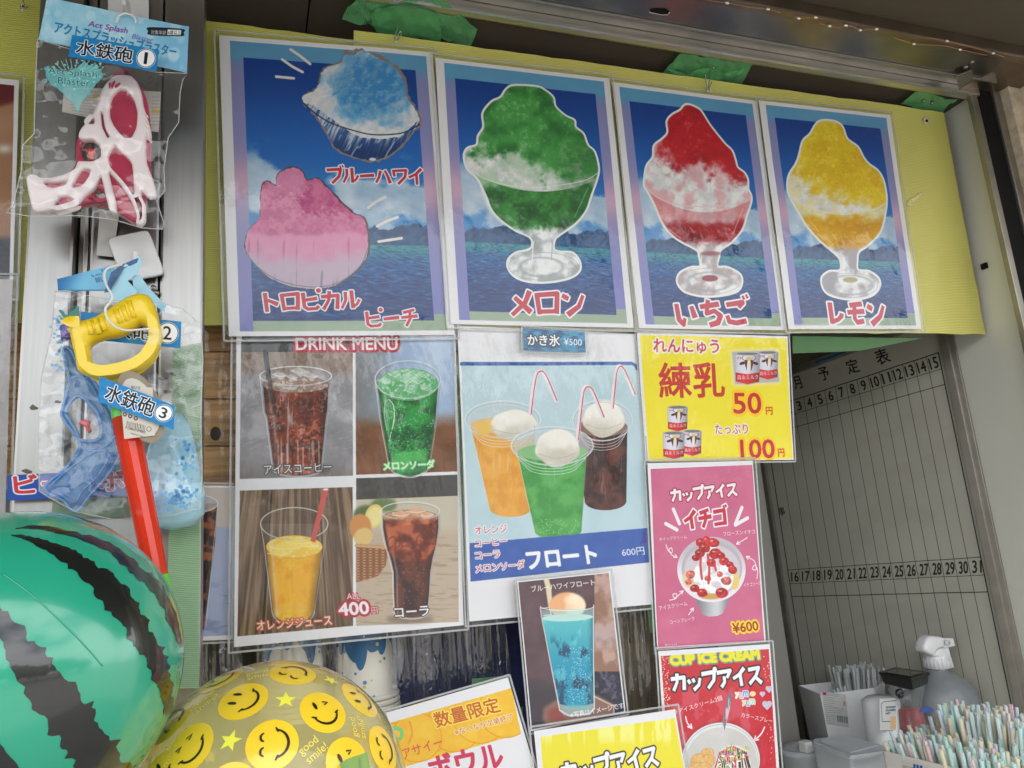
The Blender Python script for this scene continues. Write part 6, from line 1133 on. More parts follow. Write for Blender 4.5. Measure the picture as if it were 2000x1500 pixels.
stripe([(30, 1032, 1), (80, 1030, 4), (150, 1046, 6), (215, 1070, 9), (262, 1110, 11), (300, 1140, 11), (325, 1180, 10), (340, 1215, 9), (352, 1258, 4)], 1)
stripe([(22, 1045, 1), (62, 1053, 6), (110, 1075, 12), (160, 1105, 18), (205, 1145, 23), (240, 1185, 25), (272, 1232, 22), (300, 1275, 20), (315, 1320, 18), (326, 1360, 12), (328, 1395, 7)], 2)
stripe([(-40, 1180, 30), (5, 1215, 22), (40, 1270, 32), (80, 1330, 40), (125, 1390, 46), (165, 1440, 42), (200, 1500, 48), (230, 1560, 40)], 3)
stripe([(-60, 1380, 24), (-10, 1470, 22), (25, 1540, 22)], 4)
def meridian(az, seed):                                                    # the same bands carried round the side away from the street
    V = []; F = []; n = 60; K = 6
    for i in range(n+1):
        t = .55+(math.pi-.75)*i/n; w = .16*math.sin(t)**.7; jl = (float(fbm(np.array([i*.6]), np.array([seed*5.]), 1, 3, seed)[0])-.5)*2; jr = (float(fbm(np.array([i*.6]), np.array([seed*9.]), 1, 3, seed+1)[0])-.5)*2
        for k in range(K+1):
            s_ = -1+2*k/K; a_ = az+w*s_*(1+.5*(jl if s_ < 0 else jr)*abs(s_))*.9/max(.35, math.sin(t)); V.append(cM+RM*1.0022*(pz*math.cos(t)+(px_*math.cos(a_)+py_*math.sin(a_))*math.sin(t)))
    for i in range(n):
        for k in range(K): F.append((i*(K+1)+k, i*(K+1)+k+1, (i+1)*(K+1)+k+1, (i+1)*(K+1)+k))
    return mesh('stripe', V, F, BKV, wm, smooth=True, origin='base')
pz = (onball((10, 1036), cM, RM)-cM)/RM; px_ = (onball((240, 1185), cM, RM)-cM)/RM; px_ = px_-pz*(px_ @ pz); px_ /= np.linalg.norm(px_); py_ = np.cross(pz, px_)
az_ = lambda p: (lambda v: math.atan2(v @ py_, v @ px_))(onball(p, cM, RM)-cM)
used_az = [az_(p) for p in ((240, 1185), (325, 1180), (80, 1330), (-10, 1470))]
for k in range(40):
    a_ = k*math.pi/20; 
    if min(abs((a_-u+math.pi) % (2*math.pi)-math.pi) for u in used_az) < .62: continue
    mid = px_*math.cos(a_)+py_*math.sin(a_); tc_ = (np.array([0, 0, CZ])-cM)/DM
    if mid @ tc_ > -.45: continue
    used_az.append(a_); meridian(a_, 20+k)
tube('weld_seam', [onball(p, cM, RM*1.001) for p in spline([(5, 1120), (60, 1160), (120, 1215), (165, 1260), (200, 1300)], 8)], .0005, GRN, wm, 5)
DS = .82; cS = ballat(527.5, 1574.2, DS); RS = .1508*DS
sm_ = thing('beach_ball', 'clear yellow tinted beach ball printed with smiling faces and stars', 'beach ball', tuple(cS-np.array([0, 0, RS])))
SKIN = film('clear_yellow_vinyl', bump=.03, bs=8, rough=.03, tint=(.97, .93, .74), ior=1.45, haze=.36, hcol=(1., .92, .42), gain=1.3); sphere('vinyl_skin', cS, RS, SKIN, sm_)
YPR = M('yellow_print', (.92, .62, .03), rough=.25, coat=.6, var=.03); LEM = M('lemon_print', (.90, .86, .08), rough=.25, coat=.5, var=.03); YTX = M('pale_yellow_print', (.90, .72, .12), rough=.3)
def onskin(name, polys, direc, up, scale, mat, lift, parent, dens=1):
    """flat print shapes wrapped on the ball skin about a direction; shapes in a local unit frame"""
    d = np.array(direc, float); d /= np.linalg.norm(d); u = np.array(up, float); u -= d*(u @ d); u /= np.linalg.norm(u); r = np.cross(u, d); V = []; F = []
    for P in polys:
        x0, y0 = min(p[0] for p in P), min(p[1] for p in P); x1, y1 = max(p[0] for p in P), max(p[1] for p in P); st = max(.16/dens, max(x1-x0, y1-y0)/9); ins = []
        if max(x1-x0, y1-y0) > .5:
            y = y0
            while y < y1:
                x = x0
                while x < x1:
                    if inpoly(x, y, P) and min((x-a)**2+(y-b)**2 for a, b in P) > (st*.3)**2: ins.append(Vector((x, y)))
                    x += st
                y += st
        b = [Vector(p) for p in P]; n = len(b); rs = geometry.delaunay_2d_cdt(b+ins, [(i, (i+1) % n) for i in range(n)], [], 1, 1e-6); k0 = len(V)
        for v in rs[0]: q = d+(r*v.x+u*v.y)*scale; V.append(cS+q/np.linalg.norm(q)*(RS+lift))
        F += [tuple(k0+i for i in f) for f in rs[2]]
    return mesh(name, V, F, mat, parent, smooth=True)
def circ(cx, cy, rx, ry, n=28, rot=0.): return [(cx+rx*math.cos(t)*math.cos(rot)-ry*math.sin(t)*math.sin(rot), cy+rx*math.cos(t)*math.sin(rot)+ry*math.sin(t)*math.cos(rot)) for t in [2*math.pi*k/n for k in range(n)]]
def stroke(pts, w):
    P = [np.array(p) for p in pts]; L_ = []; R_ = []
    for i, p in enumerate(P): t = P[min(i+1, len(P)-1)]-P[max(0, i-1)]; t = t/np.linalg.norm(t); nn = np.array([-t[1], t[0]])*w*(.55+.45*math.sin(math.pi*(i+.5)/len(P))); L_.append(tuple(p+nn)); R_.append(tuple(p-nn))
    return L_+R_[::-1]
KP = M('black_face_print', (.02, .016, .01), rough=.3, coat=.4)
def face(dirn, up, kind, s_=.168):
    out = np.dot(np.array(dirn), -(cS-np.array([0, 0, CZ]))) > 0
    f = onskin('smiling_face', [circ(0, 0, 1, 1, 36)], dirn, up, s_, YPR, .0004, sm_)
    m = [stroke([(.55*math.sin(a), -.05-.55*math.cos(a)) for a in np.linspace(-1.35, 1.35, 15)], .055), stroke([(-.64, -.12), (-.54, -.17), (-.44, -.22)], .04), stroke([(.64, -.12), (.54, -.17), (.44, -.22)], .04)]
    if kind == 0: m += [circ(-.24, .36, .075, .2, 14), circ(.24, .36, .075, .2, 14)]
    elif kind == 1: m += [circ(-.26, .32, .08, .19, 14), stroke([(.14, .42), (.36, .34), (.16, .26)], .045)]
    elif kind == 2: m += [stroke([(-.38+.16*math.cos(a)+.1, .3+.14*math.sin(a)) for a in np.linspace(3.1, .05, 9)], .045), stroke([(.28+.16*math.cos(a), .3+.14*math.sin(a)) for a in np.linspace(3.1, .05, 9)], .045)]
    else: m += [stroke([(-.42, .42), (-.18, .34), (-.40, .26)], .045), stroke([(.14, .42), (.38, .36), (.16, .26)], .045)]
    k = onskin('face_lines', m, dirn, up, s_, KP, .0009, sm_, 2); k.parent = f; k.location = (0, 0, 0)
    for ob in (f, k): pass
    return f
def dirpx(p): return (onball(p, cS, RS)-cS)/RS
def uppx(p, q): return onball(q, cS, RS)-onball(p, cS, RS)
def mesh_reparent_fix(): pass
FA = [((475, 1367), (452, 1366), 0), ((632, 1389), (618, 1366), 1), ((532, 1453), (508, 1456), 2), ((370, 1460), (352, 1442), 3), ((572, 1314), (560, 1322), 2), ((704, 1365), (690, 1362), 0), ((750, 1462), (742, 1462), 2), ((430, 1327), (415, 1320), 1), ((335, 1410), (324, 1424), 2), ((680, 1490), (672, 1474), 1), ((450, 1545), (440, 1520), 0), ((590, 1560), (600, 1530), 3), ((310, 1520), (300, 1505), 0)]
for p, q, k in FA: face(dirpx(p), uppx(p, q), k, .168)
ga = math.pi*(3-5**.5); dc = [np.array(dirpx(p)) for p, _, _ in FA]; kk = 0
for i in range(40):
    z_ = 1-(i+.5)/20; r_ = math.sqrt(max(0, 1-z_*z_)); d = np.array([r_*math.cos(ga*i), r_*math.sin(ga*i), z_])
    if min(np.linalg.norm(d-e) for e in dc) < .56: continue
    dc.append(d); kk += 1; face(d, np.cross(d, [math.sin(i), math.cos(i), .3]), i % 4)
def star(p, s_=.075, rot=.2):
    onskin('star', [[((1 if k % 2 == 0 else .42)*math.sin(k*math.pi/5+rot), (1 if k % 2 == 0 else .42)*math.cos(k*math.pi/5+rot)) for k in range(10)]], p, (0, 0, 1), s_, LEM, .0004, sm_)
for p in ((558, 1367), (450, 1447), (646, 1329)): star(dirpx(p), .075 if p[0] != 646 else .06)
for d in ((.5, .7, .3), (-.4, .8, .2), (.1, .9, -.3), (-.7, .5, -.1), (.8, .4, -.2)): star(np.array(d)/np.linalg.norm(d))
def words(p, q, s_):
    P, E_ = glyphs('good\nsmile!'); _fc.body = 'good\nsmile!'; me = bpy.data.meshes.new_from_object(_fo.evaluated_get(bpy.context.evaluated_depsgraph_get()))
    d = np.array(dirpx(p)); u = np.array(uppx(p, q)); u -= d*(u @ d); u /= np.linalg.norm(u); r = np.cross(u, d); vs = [(v.co.x-1.1, v.co.y+.3) for v in me.vertices]
    V = [cS+(lambda w: w/np.linalg.norm(w))(d+(r*x+u*y)*s_)*(RS+.0005) for x, y in vs]; mesh('printed_words', V, [tuple(f.vertices) for f in me.polygons], YTX, sm_); bpy.data.meshes.remove(me)
for p, q in (((612, 1465), (600, 1450)), ((700, 1420), (690, 1418)), ((400, 1372), (390, 1362)), ((505, 1318), (503, 1308)), ((325, 1480), (312, 1474))): words(p, q, .075)
patch('green_tape_piece', Z(L2, [(1395, 1045), (1450, 1010), (1605, 955), (1625, 1060), (1640, 1130), (1420, 1130)]), Plane(ballat(690, 1500, DS-RS*.90)-np.array([0, 0, CZ]), ray((650, 1500))*-1), .001, TG2, sm_, 9, 6)
# ------------------------------------------------------------ what shows behind the posters
wd = thing('wooden_panel', 'varnished wooden panel behind the drink menu and post', 'panel', FP(-.05)(200, 960))
for k in range(4):
    a, b = 596+k*92, 596+(k+1)*92-2
    prism('plank', [FP(-.05)(-900, a), FP(-.05)(1238, a), FP(-.05)(1238, b), FP(-.05)(-900, b)], (0, .012, 0), WOODM, wd, .001)
plate('knot', [(421+11*math.cos(t), 847+14*math.sin(t)) for t in np.linspace(0, 6.28, 12)[:-1]], [], FP(-.0492), .001, .0003, M('wood_knot', (.03, .022, .015), rough=.6, var=.4), wd)
cth = patch('navy_cloth', [(640, 1150), (1400, 1130), (1420, 1640), (640, 1640)], FP(-.16), .016, NAVY, None, 26, 95, 20, stretch=(1, .15)); tag(cth, 'dark navy cloth hanging behind the cups and plastic sleeves', 'cloth')
olv = patch('olive_curtain', [(-900, 960), (640, 1120), (640, 1640), (-900, 1640)], FP(-.16), .012, M('olive_cloth', (.030, .026, .012), rough=.7, var=.4, vs=40, stretch=(6, 6, .4)), None, 26, 96, 26, stretch=(1, .12)); tag(olv, 'dark olive curtain low behind the balls', 'curtain')
kh = patch('khaki_bundle', [(1175, 1130), (1300, 1130), (1345, 1460), (1225, 1500)], FP(-.05), .010, M('khaki_cloth', (.20, .165, .11), rough=.6, var=.45, vs=30, stretch=(8, 8, .5)), None, 10, 97, 60, stretch=(1, .1)); tag(kh, 'khaki pleated bundle in clear wrap left of the pink poster', 'bundle')
SLV = film('sleeve_film', bump=1., bs=13, stretch=(3.4, 3.4, .035), rough=.06, ior=1.6, haze=.03, dist=.025, detail=2, hcol=(.5, .55, .66), gain=1.7)
SLV0 = film('sleeve_film_smooth', bump=.6, bs=10, stretch=(3, 3, .05), rough=.05, ior=1.45, haze=.015, dist=.02, detail=1, gain=.8)
GS = 'clear plastic sleeves hanging behind the posters'
for i, (q, off, l_) in enumerate((([(388, 640), (470, 640), (470, 950), (392, 950)], -.01, 'clear sleeve in front of the wooden panel'), ([(396, 1240), (470, 1240), (480, 1420), (392, 1420)], -.02, 'clear sleeve just left of the smiley ball'), ([(500, 1240), (668, 1240), (690, 1330), (500, 1330)], -.02, 'clear sleeve in front of the left cup stack'), ([(764, 1230), (840, 1226), (860, 1420), (780, 1420)], -.03, 'clear sleeve right of the tall cup stack'), ([(800, 1226), (916, 1216), (935, 1420), (812, 1420)], -.02, 'clear sleeve above the orange sheet, left one'), ([(905, 1210), (985, 1200), (1010, 1400), (925, 1400)], -.015, 'clear sleeve above the orange sheet, right one'), ([(1190, 1150), (1300, 1140), (1345, 1460), (1225, 1500)], -.02, 'clear wrap over the khaki bundle'))):
    o = patch('plastic_sleeve', q, FP(off), .009, SLV0 if i == 0 else SLV, None, 8, 100+i, 75, stretch=(1, .08)); tag(o, l_, 'plastic sleeve', GS)
gsl = patch('crumpled_bag', [(764, 1244), (790, 1240), (788, 1300), (775, 1350), (766, 1345)], FP(-.04), .006, film('grey_bag_film', bump=.8, bs=40, rough=.2, haze=.45, hcol=(.35, .37, .40)), None, 6, 120, 90); tag(gsl, 'grey crumpled bag beside the tall cup stack', 'bag')
PAP = M('cup_paper', (.70, .67, .58), rough=.5, var=.03); BLD = M('blue_drip_print', (.03, .13, .28), rough=.45, var=.06)
def cups(label, px, y, topy, boty, hwt, hwb, nr, seed):
    t = thing('paper_cup_stack', label, 'cups', WP(y)(px, boty), 'stacks of upturned paper cups with blue drips'); c = WP(y)(px, boty); k = y/1500*1.02; ht = (boty-topy)*k; rim = (boty-topy)*.30*k
    r0, r1 = hwt*k, hwb*k
    lathe('cup_body', [(0, ht), (r0*.96, ht), (r0, ht-.002)]+[(r0+(r1*.95-r0)*i/12, ht-(ht-rim)*i/12) for i in range(1, 13)], c, PAP, t, 40)
    for j in range(nr):
        z_ = rim-j*.0075; lathe('cup_rim', [(r1*.955+j*.0006, z_), (r1*1.0+j*.0006, z_-.001), (r1*1.01+j*.0006, z_-.004), (r1*.97+j*.0006, z_-.0065)], c, PAP, t, 40)
    V = []; F = []; n = 120; rs = random.Random(seed)
    def rad(z_): return r0+(r1*.95-r0)*(ht-z_)/(ht-rim)+.0004
    for i in range(n+1):
        a = 2*math.pi*i/n; dep = ht*(.24+.07*math.sin(a*3+seed)+.10*abs(math.cos(a*3.5+seed))**.6+.08*max(0, math.cos(a*8+seed*2))**.5)
        for j in range(6): z_ = ht-dep*j/5; r_ = rad(z_); V.append(c+np.array([r_*math.cos(a), r_*math.sin(a), z_]))
    for i in range(n):
        for j in range(5): F.append((i*6+j, (i+1)*6+j, (i+1)*6+j+1, i*6+j+1))
    mesh('blue_drip', V, F, BLD, t, smooth=True)
    for cl_, nm in (((.05, .2, .45), 'blue_dot'), ((.62, .42, .12), 'tan_dot'), ((.75, .78, .80), 'white_dot')):
        V = []; F = []
        for _ in range(26):
            a = rs.random()*6.28; z_ = rim+(ht*(.55 if nm != 'white_dot' else .25)-0)*rs.random()+(ht*.62 if nm == 'white_dot' else 0)*.8; z_ = min(z_, ht*.95); rd = .0012+.0016*rs.random(); k0 = len(V)
            for m_ in range(9):
                b = 0 if m_ == 0 else m_*.785; q = 0 if m_ == 0 else rd; aa = a+q*math.cos(b)/rad(z_); zz = z_+q*math.sin(b); r_ = rad(zz)+.0004; V.append(c+np.array([r_*math.cos(aa), r_*math.sin(aa), zz]))
            F += [(k0, k0+1+m_, k0+1+(m_+1) % 8) for m_ in range(8)]
        o = mesh(nm, V, F, M(nm+'_print', cl_, rough=.5), t); o['kind'] = 'stuff'
    return t
cups('tall stack of upturned paper cups with blue drips below the cola photo', 718, 1.16, 1226, 1420, 46, 58, 6, 1); cups('stack of upturned paper cups behind the top of the smiley ball', 575, 1.17, 1222, 1420, 44, 56, 5, 4)
# ------------------------------------------------------------ things on the counter
CT = CZ-.535
def basebox(name, pts, zt, zb, mat, parent, bevel=.004, flare=.0):
    """box with its top outline surveyed at height zt"""
    T_ = [HP(zt)(*p) for p in pts]; c = sum(T_)/len(T_); B_ = [c+(t-c)*(1-flare) for t in T_]; bm = bmesh.new(); n = len(T_)
    a = [bm.verts.new((t[0], t[1], zt)) for t in T_]; b = [bm.verts.new((t[0], t[1], zb)) for t in B_]; bm.faces.new(a); bm.faces.new(b[::-1])
    for i in range(n): bm.faces.new((a[i], b[i], b[(i+1) % n], a[(i+1) % n]))
    bmesh.ops.recalc_face_normals(bm, faces=bm.faces)
    if bevel: bmesh.ops.bevel(bm, geom=bm.edges[:], offset=bevel, segments=3, affect='EDGES')
    return frombm(name, bm, mat, parent), T_, B_
# spray bottle
YS = 1.20; S = WP(YS); sp = thing('spray_bottle', 'white trigger spray bottle standing behind the straws', 'bottle', tuple(S(1832, 1500)))
cS_ = S(1829, 1330); kx = .00100
def wpx(a, b, y): return float(np.linalg.norm(S(b, y)-S(a, y)))
rb = wpx(1829, 1886, 1330)
lathe('bottle_body', [(wpx(1829, 1844, 1305), 0), (wpx(1829, 1846, 1305), -.006), (rb*.62, -.018), (rb*.84, -.040), (rb*.92, -.08), (rb*.92, CT-S(1829, 1306)[2])], S(1829, 1306), M('translucent_bottle', (.25, .27, .28), rough=.3, alpha=.85), sp, 32)
rc = wpx(1811, 1846, 1292)/2; lathe('collar', [(rc*.85, .004), (rc, 0)]+[(rc*1.02, -.002), (rc*1.04, -.022), (rc*.9, -.023)], S(1828, 1280), WHP, sp, 36)
for k in range(22): a = k*2*math.pi/22; c_ = S(1828, 1280); tube('collar_rib', [c_+np.array([rc*1.03*math.cos(a), rc*1.03*math.sin(a), -.003]), c_+np.array([rc*1.05*math.cos(a), rc*1.05*math.sin(a), -.021])], .0009, WHP, sp, 4)
plate('trigger_head', Z(L6, [(1180, 345), (1183, 310), (1205, 262), (1230, 244), (1290, 246), (1338, 256), (1350, 300), (1345, 335), (1310, 340), (1280, 360), (1262, 400), (1250, 398), (1225, 385), (1190, 370)]), [], WP(YS-.012), .026, .006, WHP, sp)
plate('neck', Z(L6, [(1255, 405), (1290, 352), (1345, 335), (1362, 405)]), [], WP(YS-.010), .022, .004, WHP, sp, round_=False)
plate('nozzle', Z(L6, [(1338, 264), (1412, 262), (1428, 322), (1392, 332), (1345, 335)]), [], WP(YS-.014), .022, .002, WHP, sp, round_=False); plate('trigger', Z(L6, [(1356, 335), (1395, 332), (1412, 400), (1440, 494), (1402, 500), (1378, 430)]), [], WP(YS-.012), .012, .003, WHP, sp, round_=False)
nzc = WP(YS-.027)(*Z(L6, [(1395, 300)])[0]); lathe('nozzle_knob', [(.0045, 0), (.0055, .001), (.0055, .003), (0, .0035)], nzc, M('knob_white', (.6, .62, .62), rough=.4), sp, 14, axis=(0, -1, 0))
plate('blue_label', Z(L6, [(1190, 815), (1260, 800), (1300, 830), (1240, 850), (1190, 840)]), [], WP(YS-rb*1.1), .001, .0003, M('blue_label', (.03, .07, .30), rough=.5), sp)
# jar with black lid
ja = thing('lidded_jar', 'clear swing top jar with a square black lid in front of the spray bottle', 'jar', tuple(HP(CT)(1770, 1470)))
zl = WP(1.12)(1762, 1332)[2]
_, T_, B_ = basebox('black_lid', Z(L6, [(868, 535), (995, 494), (1258, 532), (1118, 588)]), zl, zl-.020, BLK, ja, .002, .10)
_, T2, _ = basebox('lid_flange', Z(L6, [(862, 530), (996, 490), (1265, 530), (1118, 582)]), zl+.0015, zl-.0035, BLK, ja, .001, 0.)
basebox('lid_recess', Z(L6, [(908, 530), (1000, 505), (1210, 533), (1110, 562)]), zl+.0035, zl+.0016, M('smoked_plastic', (.02, .022, .02), rough=.12), ja, .0005)
cJ = sum(T_)/4; lathe('glass_body', [(.028, -.018), (.031, -.022), (.030, -.03), (.024, -.045), (.021, -.06), (.024, -.085), (.031, -.11), (.033, CT-cJ[2])], cJ, film('jar_glass', bump=.1, rough=.03, haze=.12, ior=1.5, tint=(.9, .93, .93)), ja, 30)
lathe('latch', [(.0, .0), (.007, .001), (.008, .006), (.003, .008), (0, .006)], WP(1.085)(*Z(L6, [(1014, 695)])[0]), BLK, ja, 16, axis=(0, -1, 0))
lathe('red_contents', [(0, -.062), (.020, -.062), (.023, -.085), (.025, -.10), (0, -.10)], cJ, M('red_label', (.35, .02, .03), rough=.5, var=.4), ja, 20)
# white bin with the clear straws
wbn = thing('straw_bin', 'white plastic bin with a printed sticker holding clear straws', 'bin', tuple(WP(1.45)(1650, 1440)))
zb = WP(1.32)(1640, 1350)[2]; FA_ = [WP(1.32)(*p) for p in Z(L6, [(400, 655), (780, 708)])]; 
a, b = np.array([FA_[0][0], 1.32, zb]), np.array([FA_[1][0], 1.30, zb]); dd = np.array([.075, .085, 0]); ins_ = lambda q, z_: np.array([q[0], q[1], z_])
rim_ = [a, b, b+np.array([.055, .03, 0]), b+np.array([.06, .09, 0]), a+np.array([.03, .10, 0])]
for i in range(len(rim_)): p, q = rim_[i], rim_[(i+1) % len(rim_)]; n_ = np.cross(q-p, [0, 0, 1]); n_ = n_/np.linalg.norm(n_)*.002; c_ = sum(rim_)/5; pb, qb = c_+(p-c_)*.86, c_+(q-c_)*.86; pb, qb = ins_(pb, CT), ins_(qb, CT); mesh('bin_wall', [p, q, qb, pb, p-n_, q-n_, qb-n_, pb-n_], [(0, 1, 2, 3), (7, 6, 5, 4), (0, 4, 5, 1), (1, 5, 6, 2), (2, 6, 7, 3), (3, 7, 4, 0)], WHP, wbn)
def art_stick(C):
    C.off = L6; C.im[:] = (196, 196, 192); K = (90, 88, 88); C.poly([(428, 688), (456, 690), (456, 716), (430, 714)], (186, 24, 110)); rr = random.Random(4)
    for k in range(16): y = 700+k*15; C.line([(460 if k < 2 else 436, y), (550 if k < 2 else 500+rr.random()*100, y+(8 if k < 2 else 10))], .6, K, .8)
    for k in range(24): 
        if k % 5 != 4: C.line([(540+k*3.5, 875+k*.6), (542+k*3.5, 920+k*.6)], .35+.3*(k % 3), K)
    for k in range(3): C.line([(590, 775+k*12), (598, 768+k*12), (606, 776+k*12)], 1., (180, 40, 60))
    C.off = (0, 0, 1)
c_ = sum(rim_)/5; fr0 = [a, b, ins_(c_+(b-c_)*.86, CT), ins_(c_+(a-c_)*.86, CT)]; nn_ = np.cross(fr0[1]-fr0[0], fr0[0]-fr0[3]); nn_ /= np.linalg.norm(nn_); SP = Plane(fr0[0]-np.array([0, 0, CZ])+nn_*(.0012 if nn_[1] < 0 else -.0012), nn_)
small('sticker', '', '', Z(L6, [(415, 680), (608, 706), (632, 965), (462, 940)]), SP, art_stick, 4000, parent=wbn, thick=0, amp=0)
# detergent canister with a black framed print
dt = thing('detergent_canister', 'white canister with a black framed label between bin and jar', 'canister', tuple(WP(1.22)(1718, 1450))); cD = WP(1.22)(1718, 1362); rD = float(np.linalg.norm(WP(1.22)(1748, 1400)-WP(1.22)(1692, 1400)))/2
lathe('canister_body', [(0, .002), (rD*.75, .001), (rD, -.006), (rD, CT-cD[2]+.018), (rD*.98, CT-cD[2]+.01)], cD, WHP, dt, 32); lathe('base_ring', [(rD*1.02, CT-cD[2]+.016), (rD*1.25, CT-cD[2]+.012), (rD*1.28, CT-cD[2])], cD, WHP, dt, 32)
def art_det(C):
    C.off = L6; C.im[:] = (198, 200, 198); K = (70, 70, 72); C.line([(885, 780), (900, 765), (1010, 752)], 1., K); C.line([(885, 780), (892, 920), (1010, 918)], 1., K)
    for i, s_ in enumerate(('DETERGENT', 'STRAWBERRY', 'NET')): C.text(s_, (920, 818+i*24), (1000-(i == 2)*40, 812+i*24), 15, K, bold=.3)
    C.poly([(955, 880), (1000, 880), (1000, 975), (955, 975)], (206, 176, 130)); C.off = (0, 0, 1)
small('framed_label', '', '', Z(L6, [(870, 740), (1000, 735), (1000, 985), (875, 985)]), WP(1.22-rD-.001), art_det, 4000, parent=dt, thick=0, amp=0)
# food boxes with lids
fb = thing('food_container', 'large translucent lidded food container at the front of the counter', 'container', tuple(HP(CT)(1650, 1500))); zf = WP(1.20)(1640, 1447)[2]
basebox('lid', Z(L6, [(340, 1052), (620, 1018), (930, 1108), (905, 1150), (640, 1190), (345, 1085)]), zf, zf-.008, TRW, fb, .003); basebox('tub', Z(L6, [(352, 1062), (620, 1030), (915, 1112), (892, 1150), (640, 1182), (356, 1090)]), zf-.0085, CT, TRW, fb, .004, .08); basebox('lid_step', Z(L6, [(400, 1055), (620, 1032), (860, 1100), (640, 1158), (420, 1080)]), zf+.002, zf+.0003, TRW, fb, .0015)
fb2 = thing('round_tub', 'small round translucent tub left of the large food container', 'container', tuple(HP(CT)(1560, 1500))); cT = WP(1.32)(1568, 1462); lathe('tub_wall', [(.044, .004), (.047, .002), (.047, -.006), (.043, -.008), (.038, CT-cT[2]), (0, CT-cT[2])], cT, TRW, fb2, 32); lathe('tub_lid', [(0, .010), (.030, .009), (.034, .004), (.043, .0042)], cT, TRW, fb2, 32)
box('white_clip', tuple(WP(1.27)(1575, 1472)), tuple(WP(1.27)(1590, 1448)+np.array([0, .02, 0])), WHP, fb2, .002)
# ------------------------------------------------------------ straws
def straw_mesh(name, m1, m2, L_=.205, r=.0030, n=12, rim=True):
    V = []; F = []; fm = []
    for z_ in (0, L_):
        for k in range(n): a = 2*math.pi*k/n; V.append((r*math.cos(a), r*math.sin(a), z_))
    for k in range(n): F.append((k, (k+1) % n, n+(k+1) % n, n+k)); fm.append(1 if k % 4 == 0 else 0)
    for z_ in (L_, L_-.03):
        for k in range(n): a = 2*math.pi*k/n; V.append((r*.82*math.cos(a), r*.82*math.sin(a), z_))
    for k in range(n): F.append((n+k, n+(k+1) % n, 2*n+(k+1) % n, 2*n+k)); fm.append(1 if k % 4 == 0 else 0); F.append((2*n+k, 2*n+(k+1) % n, 3*n+(k+1) % n, 3*n+k)); fm.append(0)
    m = bpy.data.meshes.new(name); m.from_pydata(V, [], F); m.materials.append(m1); m.materials.append(m2); m.polygons.foreach_set('material_index', fm); m.polygons.foreach_set('use_smooth', [True]*len(F)); m.update(); return m
SB = [M('straw_'+n_, c, rough=.35, var=.02, alpha=.93) for n_, c in (('milky', (.66, .70, .70)), ('cream', (.74, .70, .54)), ('mint', (.52, .72, .67)), ('rose', (.70, .56, .56)))]
ST = [M('stripe_'+n_, c, rough=.35, var=.02) for n_, c in (('mint', (.32, .62, .55)), ('blue', (.25, .40, .66)), ('red', (.66, .24, .28)), ('yellow', (.68, .60, .28)))]
SMS = [straw_mesh('straw', SB[a], ST[b], r=.0029) for a, b in ((0, 0), (2, 0), (0, 1), (0, 2), (1, 3), (3, 2), (1, 1), (2, 0), (0, 0), (1, 3))]
KIND = ['mint striped', 'mint green', 'blue striped', 'red striped', 'cream', 'rose', 'cream and blue', 'mint green', 'mint striped', 'cream']
SH_FRONT = 'carton packed with coloured straws'
bx = thing('straw_box', 'open white carton packed with coloured drinking straws at the lower right', 'carton', tuple(WP(1.0)(1850, 1560)))
CARD = M('white_carton', (.55, .54, .51), rough=.6, var=.04); zc_ = WP(1.02)(1725, 1466)[2]
q0 = WP(1.02)(1725, 1466); q1 = WP(.90)(2010, 1556); q0 = np.array([q0[0], q0[1], zc_]); q1 = HP(zc_)(2030, 1540); dv = q1-q0; dv /= np.linalg.norm(dv); pv = np.array([-dv[1], dv[0], 0]); pv = pv if pv[1] > 0 else -pv
q1 = q0+dv*.24; q2 = q1+pv*.17; q3 = q0+pv*.17; cb = [q0, q1, q2, q3]
for i in range(4): p, q = cb[i], cb[(i+1) % 4]; n_ = np.cross(q-p, [0, 0, 1]); n_ = n_/np.linalg.norm(n_)*.0015; mesh('carton_wall', [p, q, ins_(q, CT), ins_(p, CT), p-n_, q-n_, ins_(q, CT)-n_, ins_(p, CT)-n_], [(0, 1, 2, 3), (7, 6, 5, 4), (0, 4, 5, 1), (1, 5, 6, 2), (2, 6, 7, 3), (3, 7, 4, 0)], CARD, bx)
nq = np.cross(dv, [0, 0, 1.]); nq = nq if nq[1] < 0 else -nq; FBX = Plane(q0-np.array([0, 0, CZ])+nq*.0008, nq)
def art_box(C):
    C.off = L6; C.im[:] = (190, 188, 182); C.text('SPOON', (1055, 1280), (1190, 1310), 22, (110, 108, 104), bold=.2)
    for k in range(3): C.poly([(1155+k*23, 1253+k*5), (1172+k*23, 1257+k*5), (1172+k*23, 1290+k*5), (1155+k*23, 1286+k*5)], (24, 76, 150))
    C.off = (0, 0, 1)
small('printed_mark', '', '', Z(L6, [(1040, 1222), (1250, 1275), (1250, 1330), (1042, 1300)]), FBX, art_box, 4000, parent=bx, thick=0, amp=0)
rs = random.Random(12); n_st = 0
def place_straw(me, base, top, label, group):
    d = Vector(tuple(np.array(top)-np.array(base))).normalized(); o = bpy.data.objects.new('drinking_straw', me); COL.objects.link(o); o.rotation_mode = 'QUATERNION'
    o.rotation_quaternion = d.to_track_quat('Z', 'Y') @ Matrix.Rotation(rs.random()*6.28, 3, 'Z').to_quaternion(); o.location = tuple(base); tag(o, label, 'straw', group)
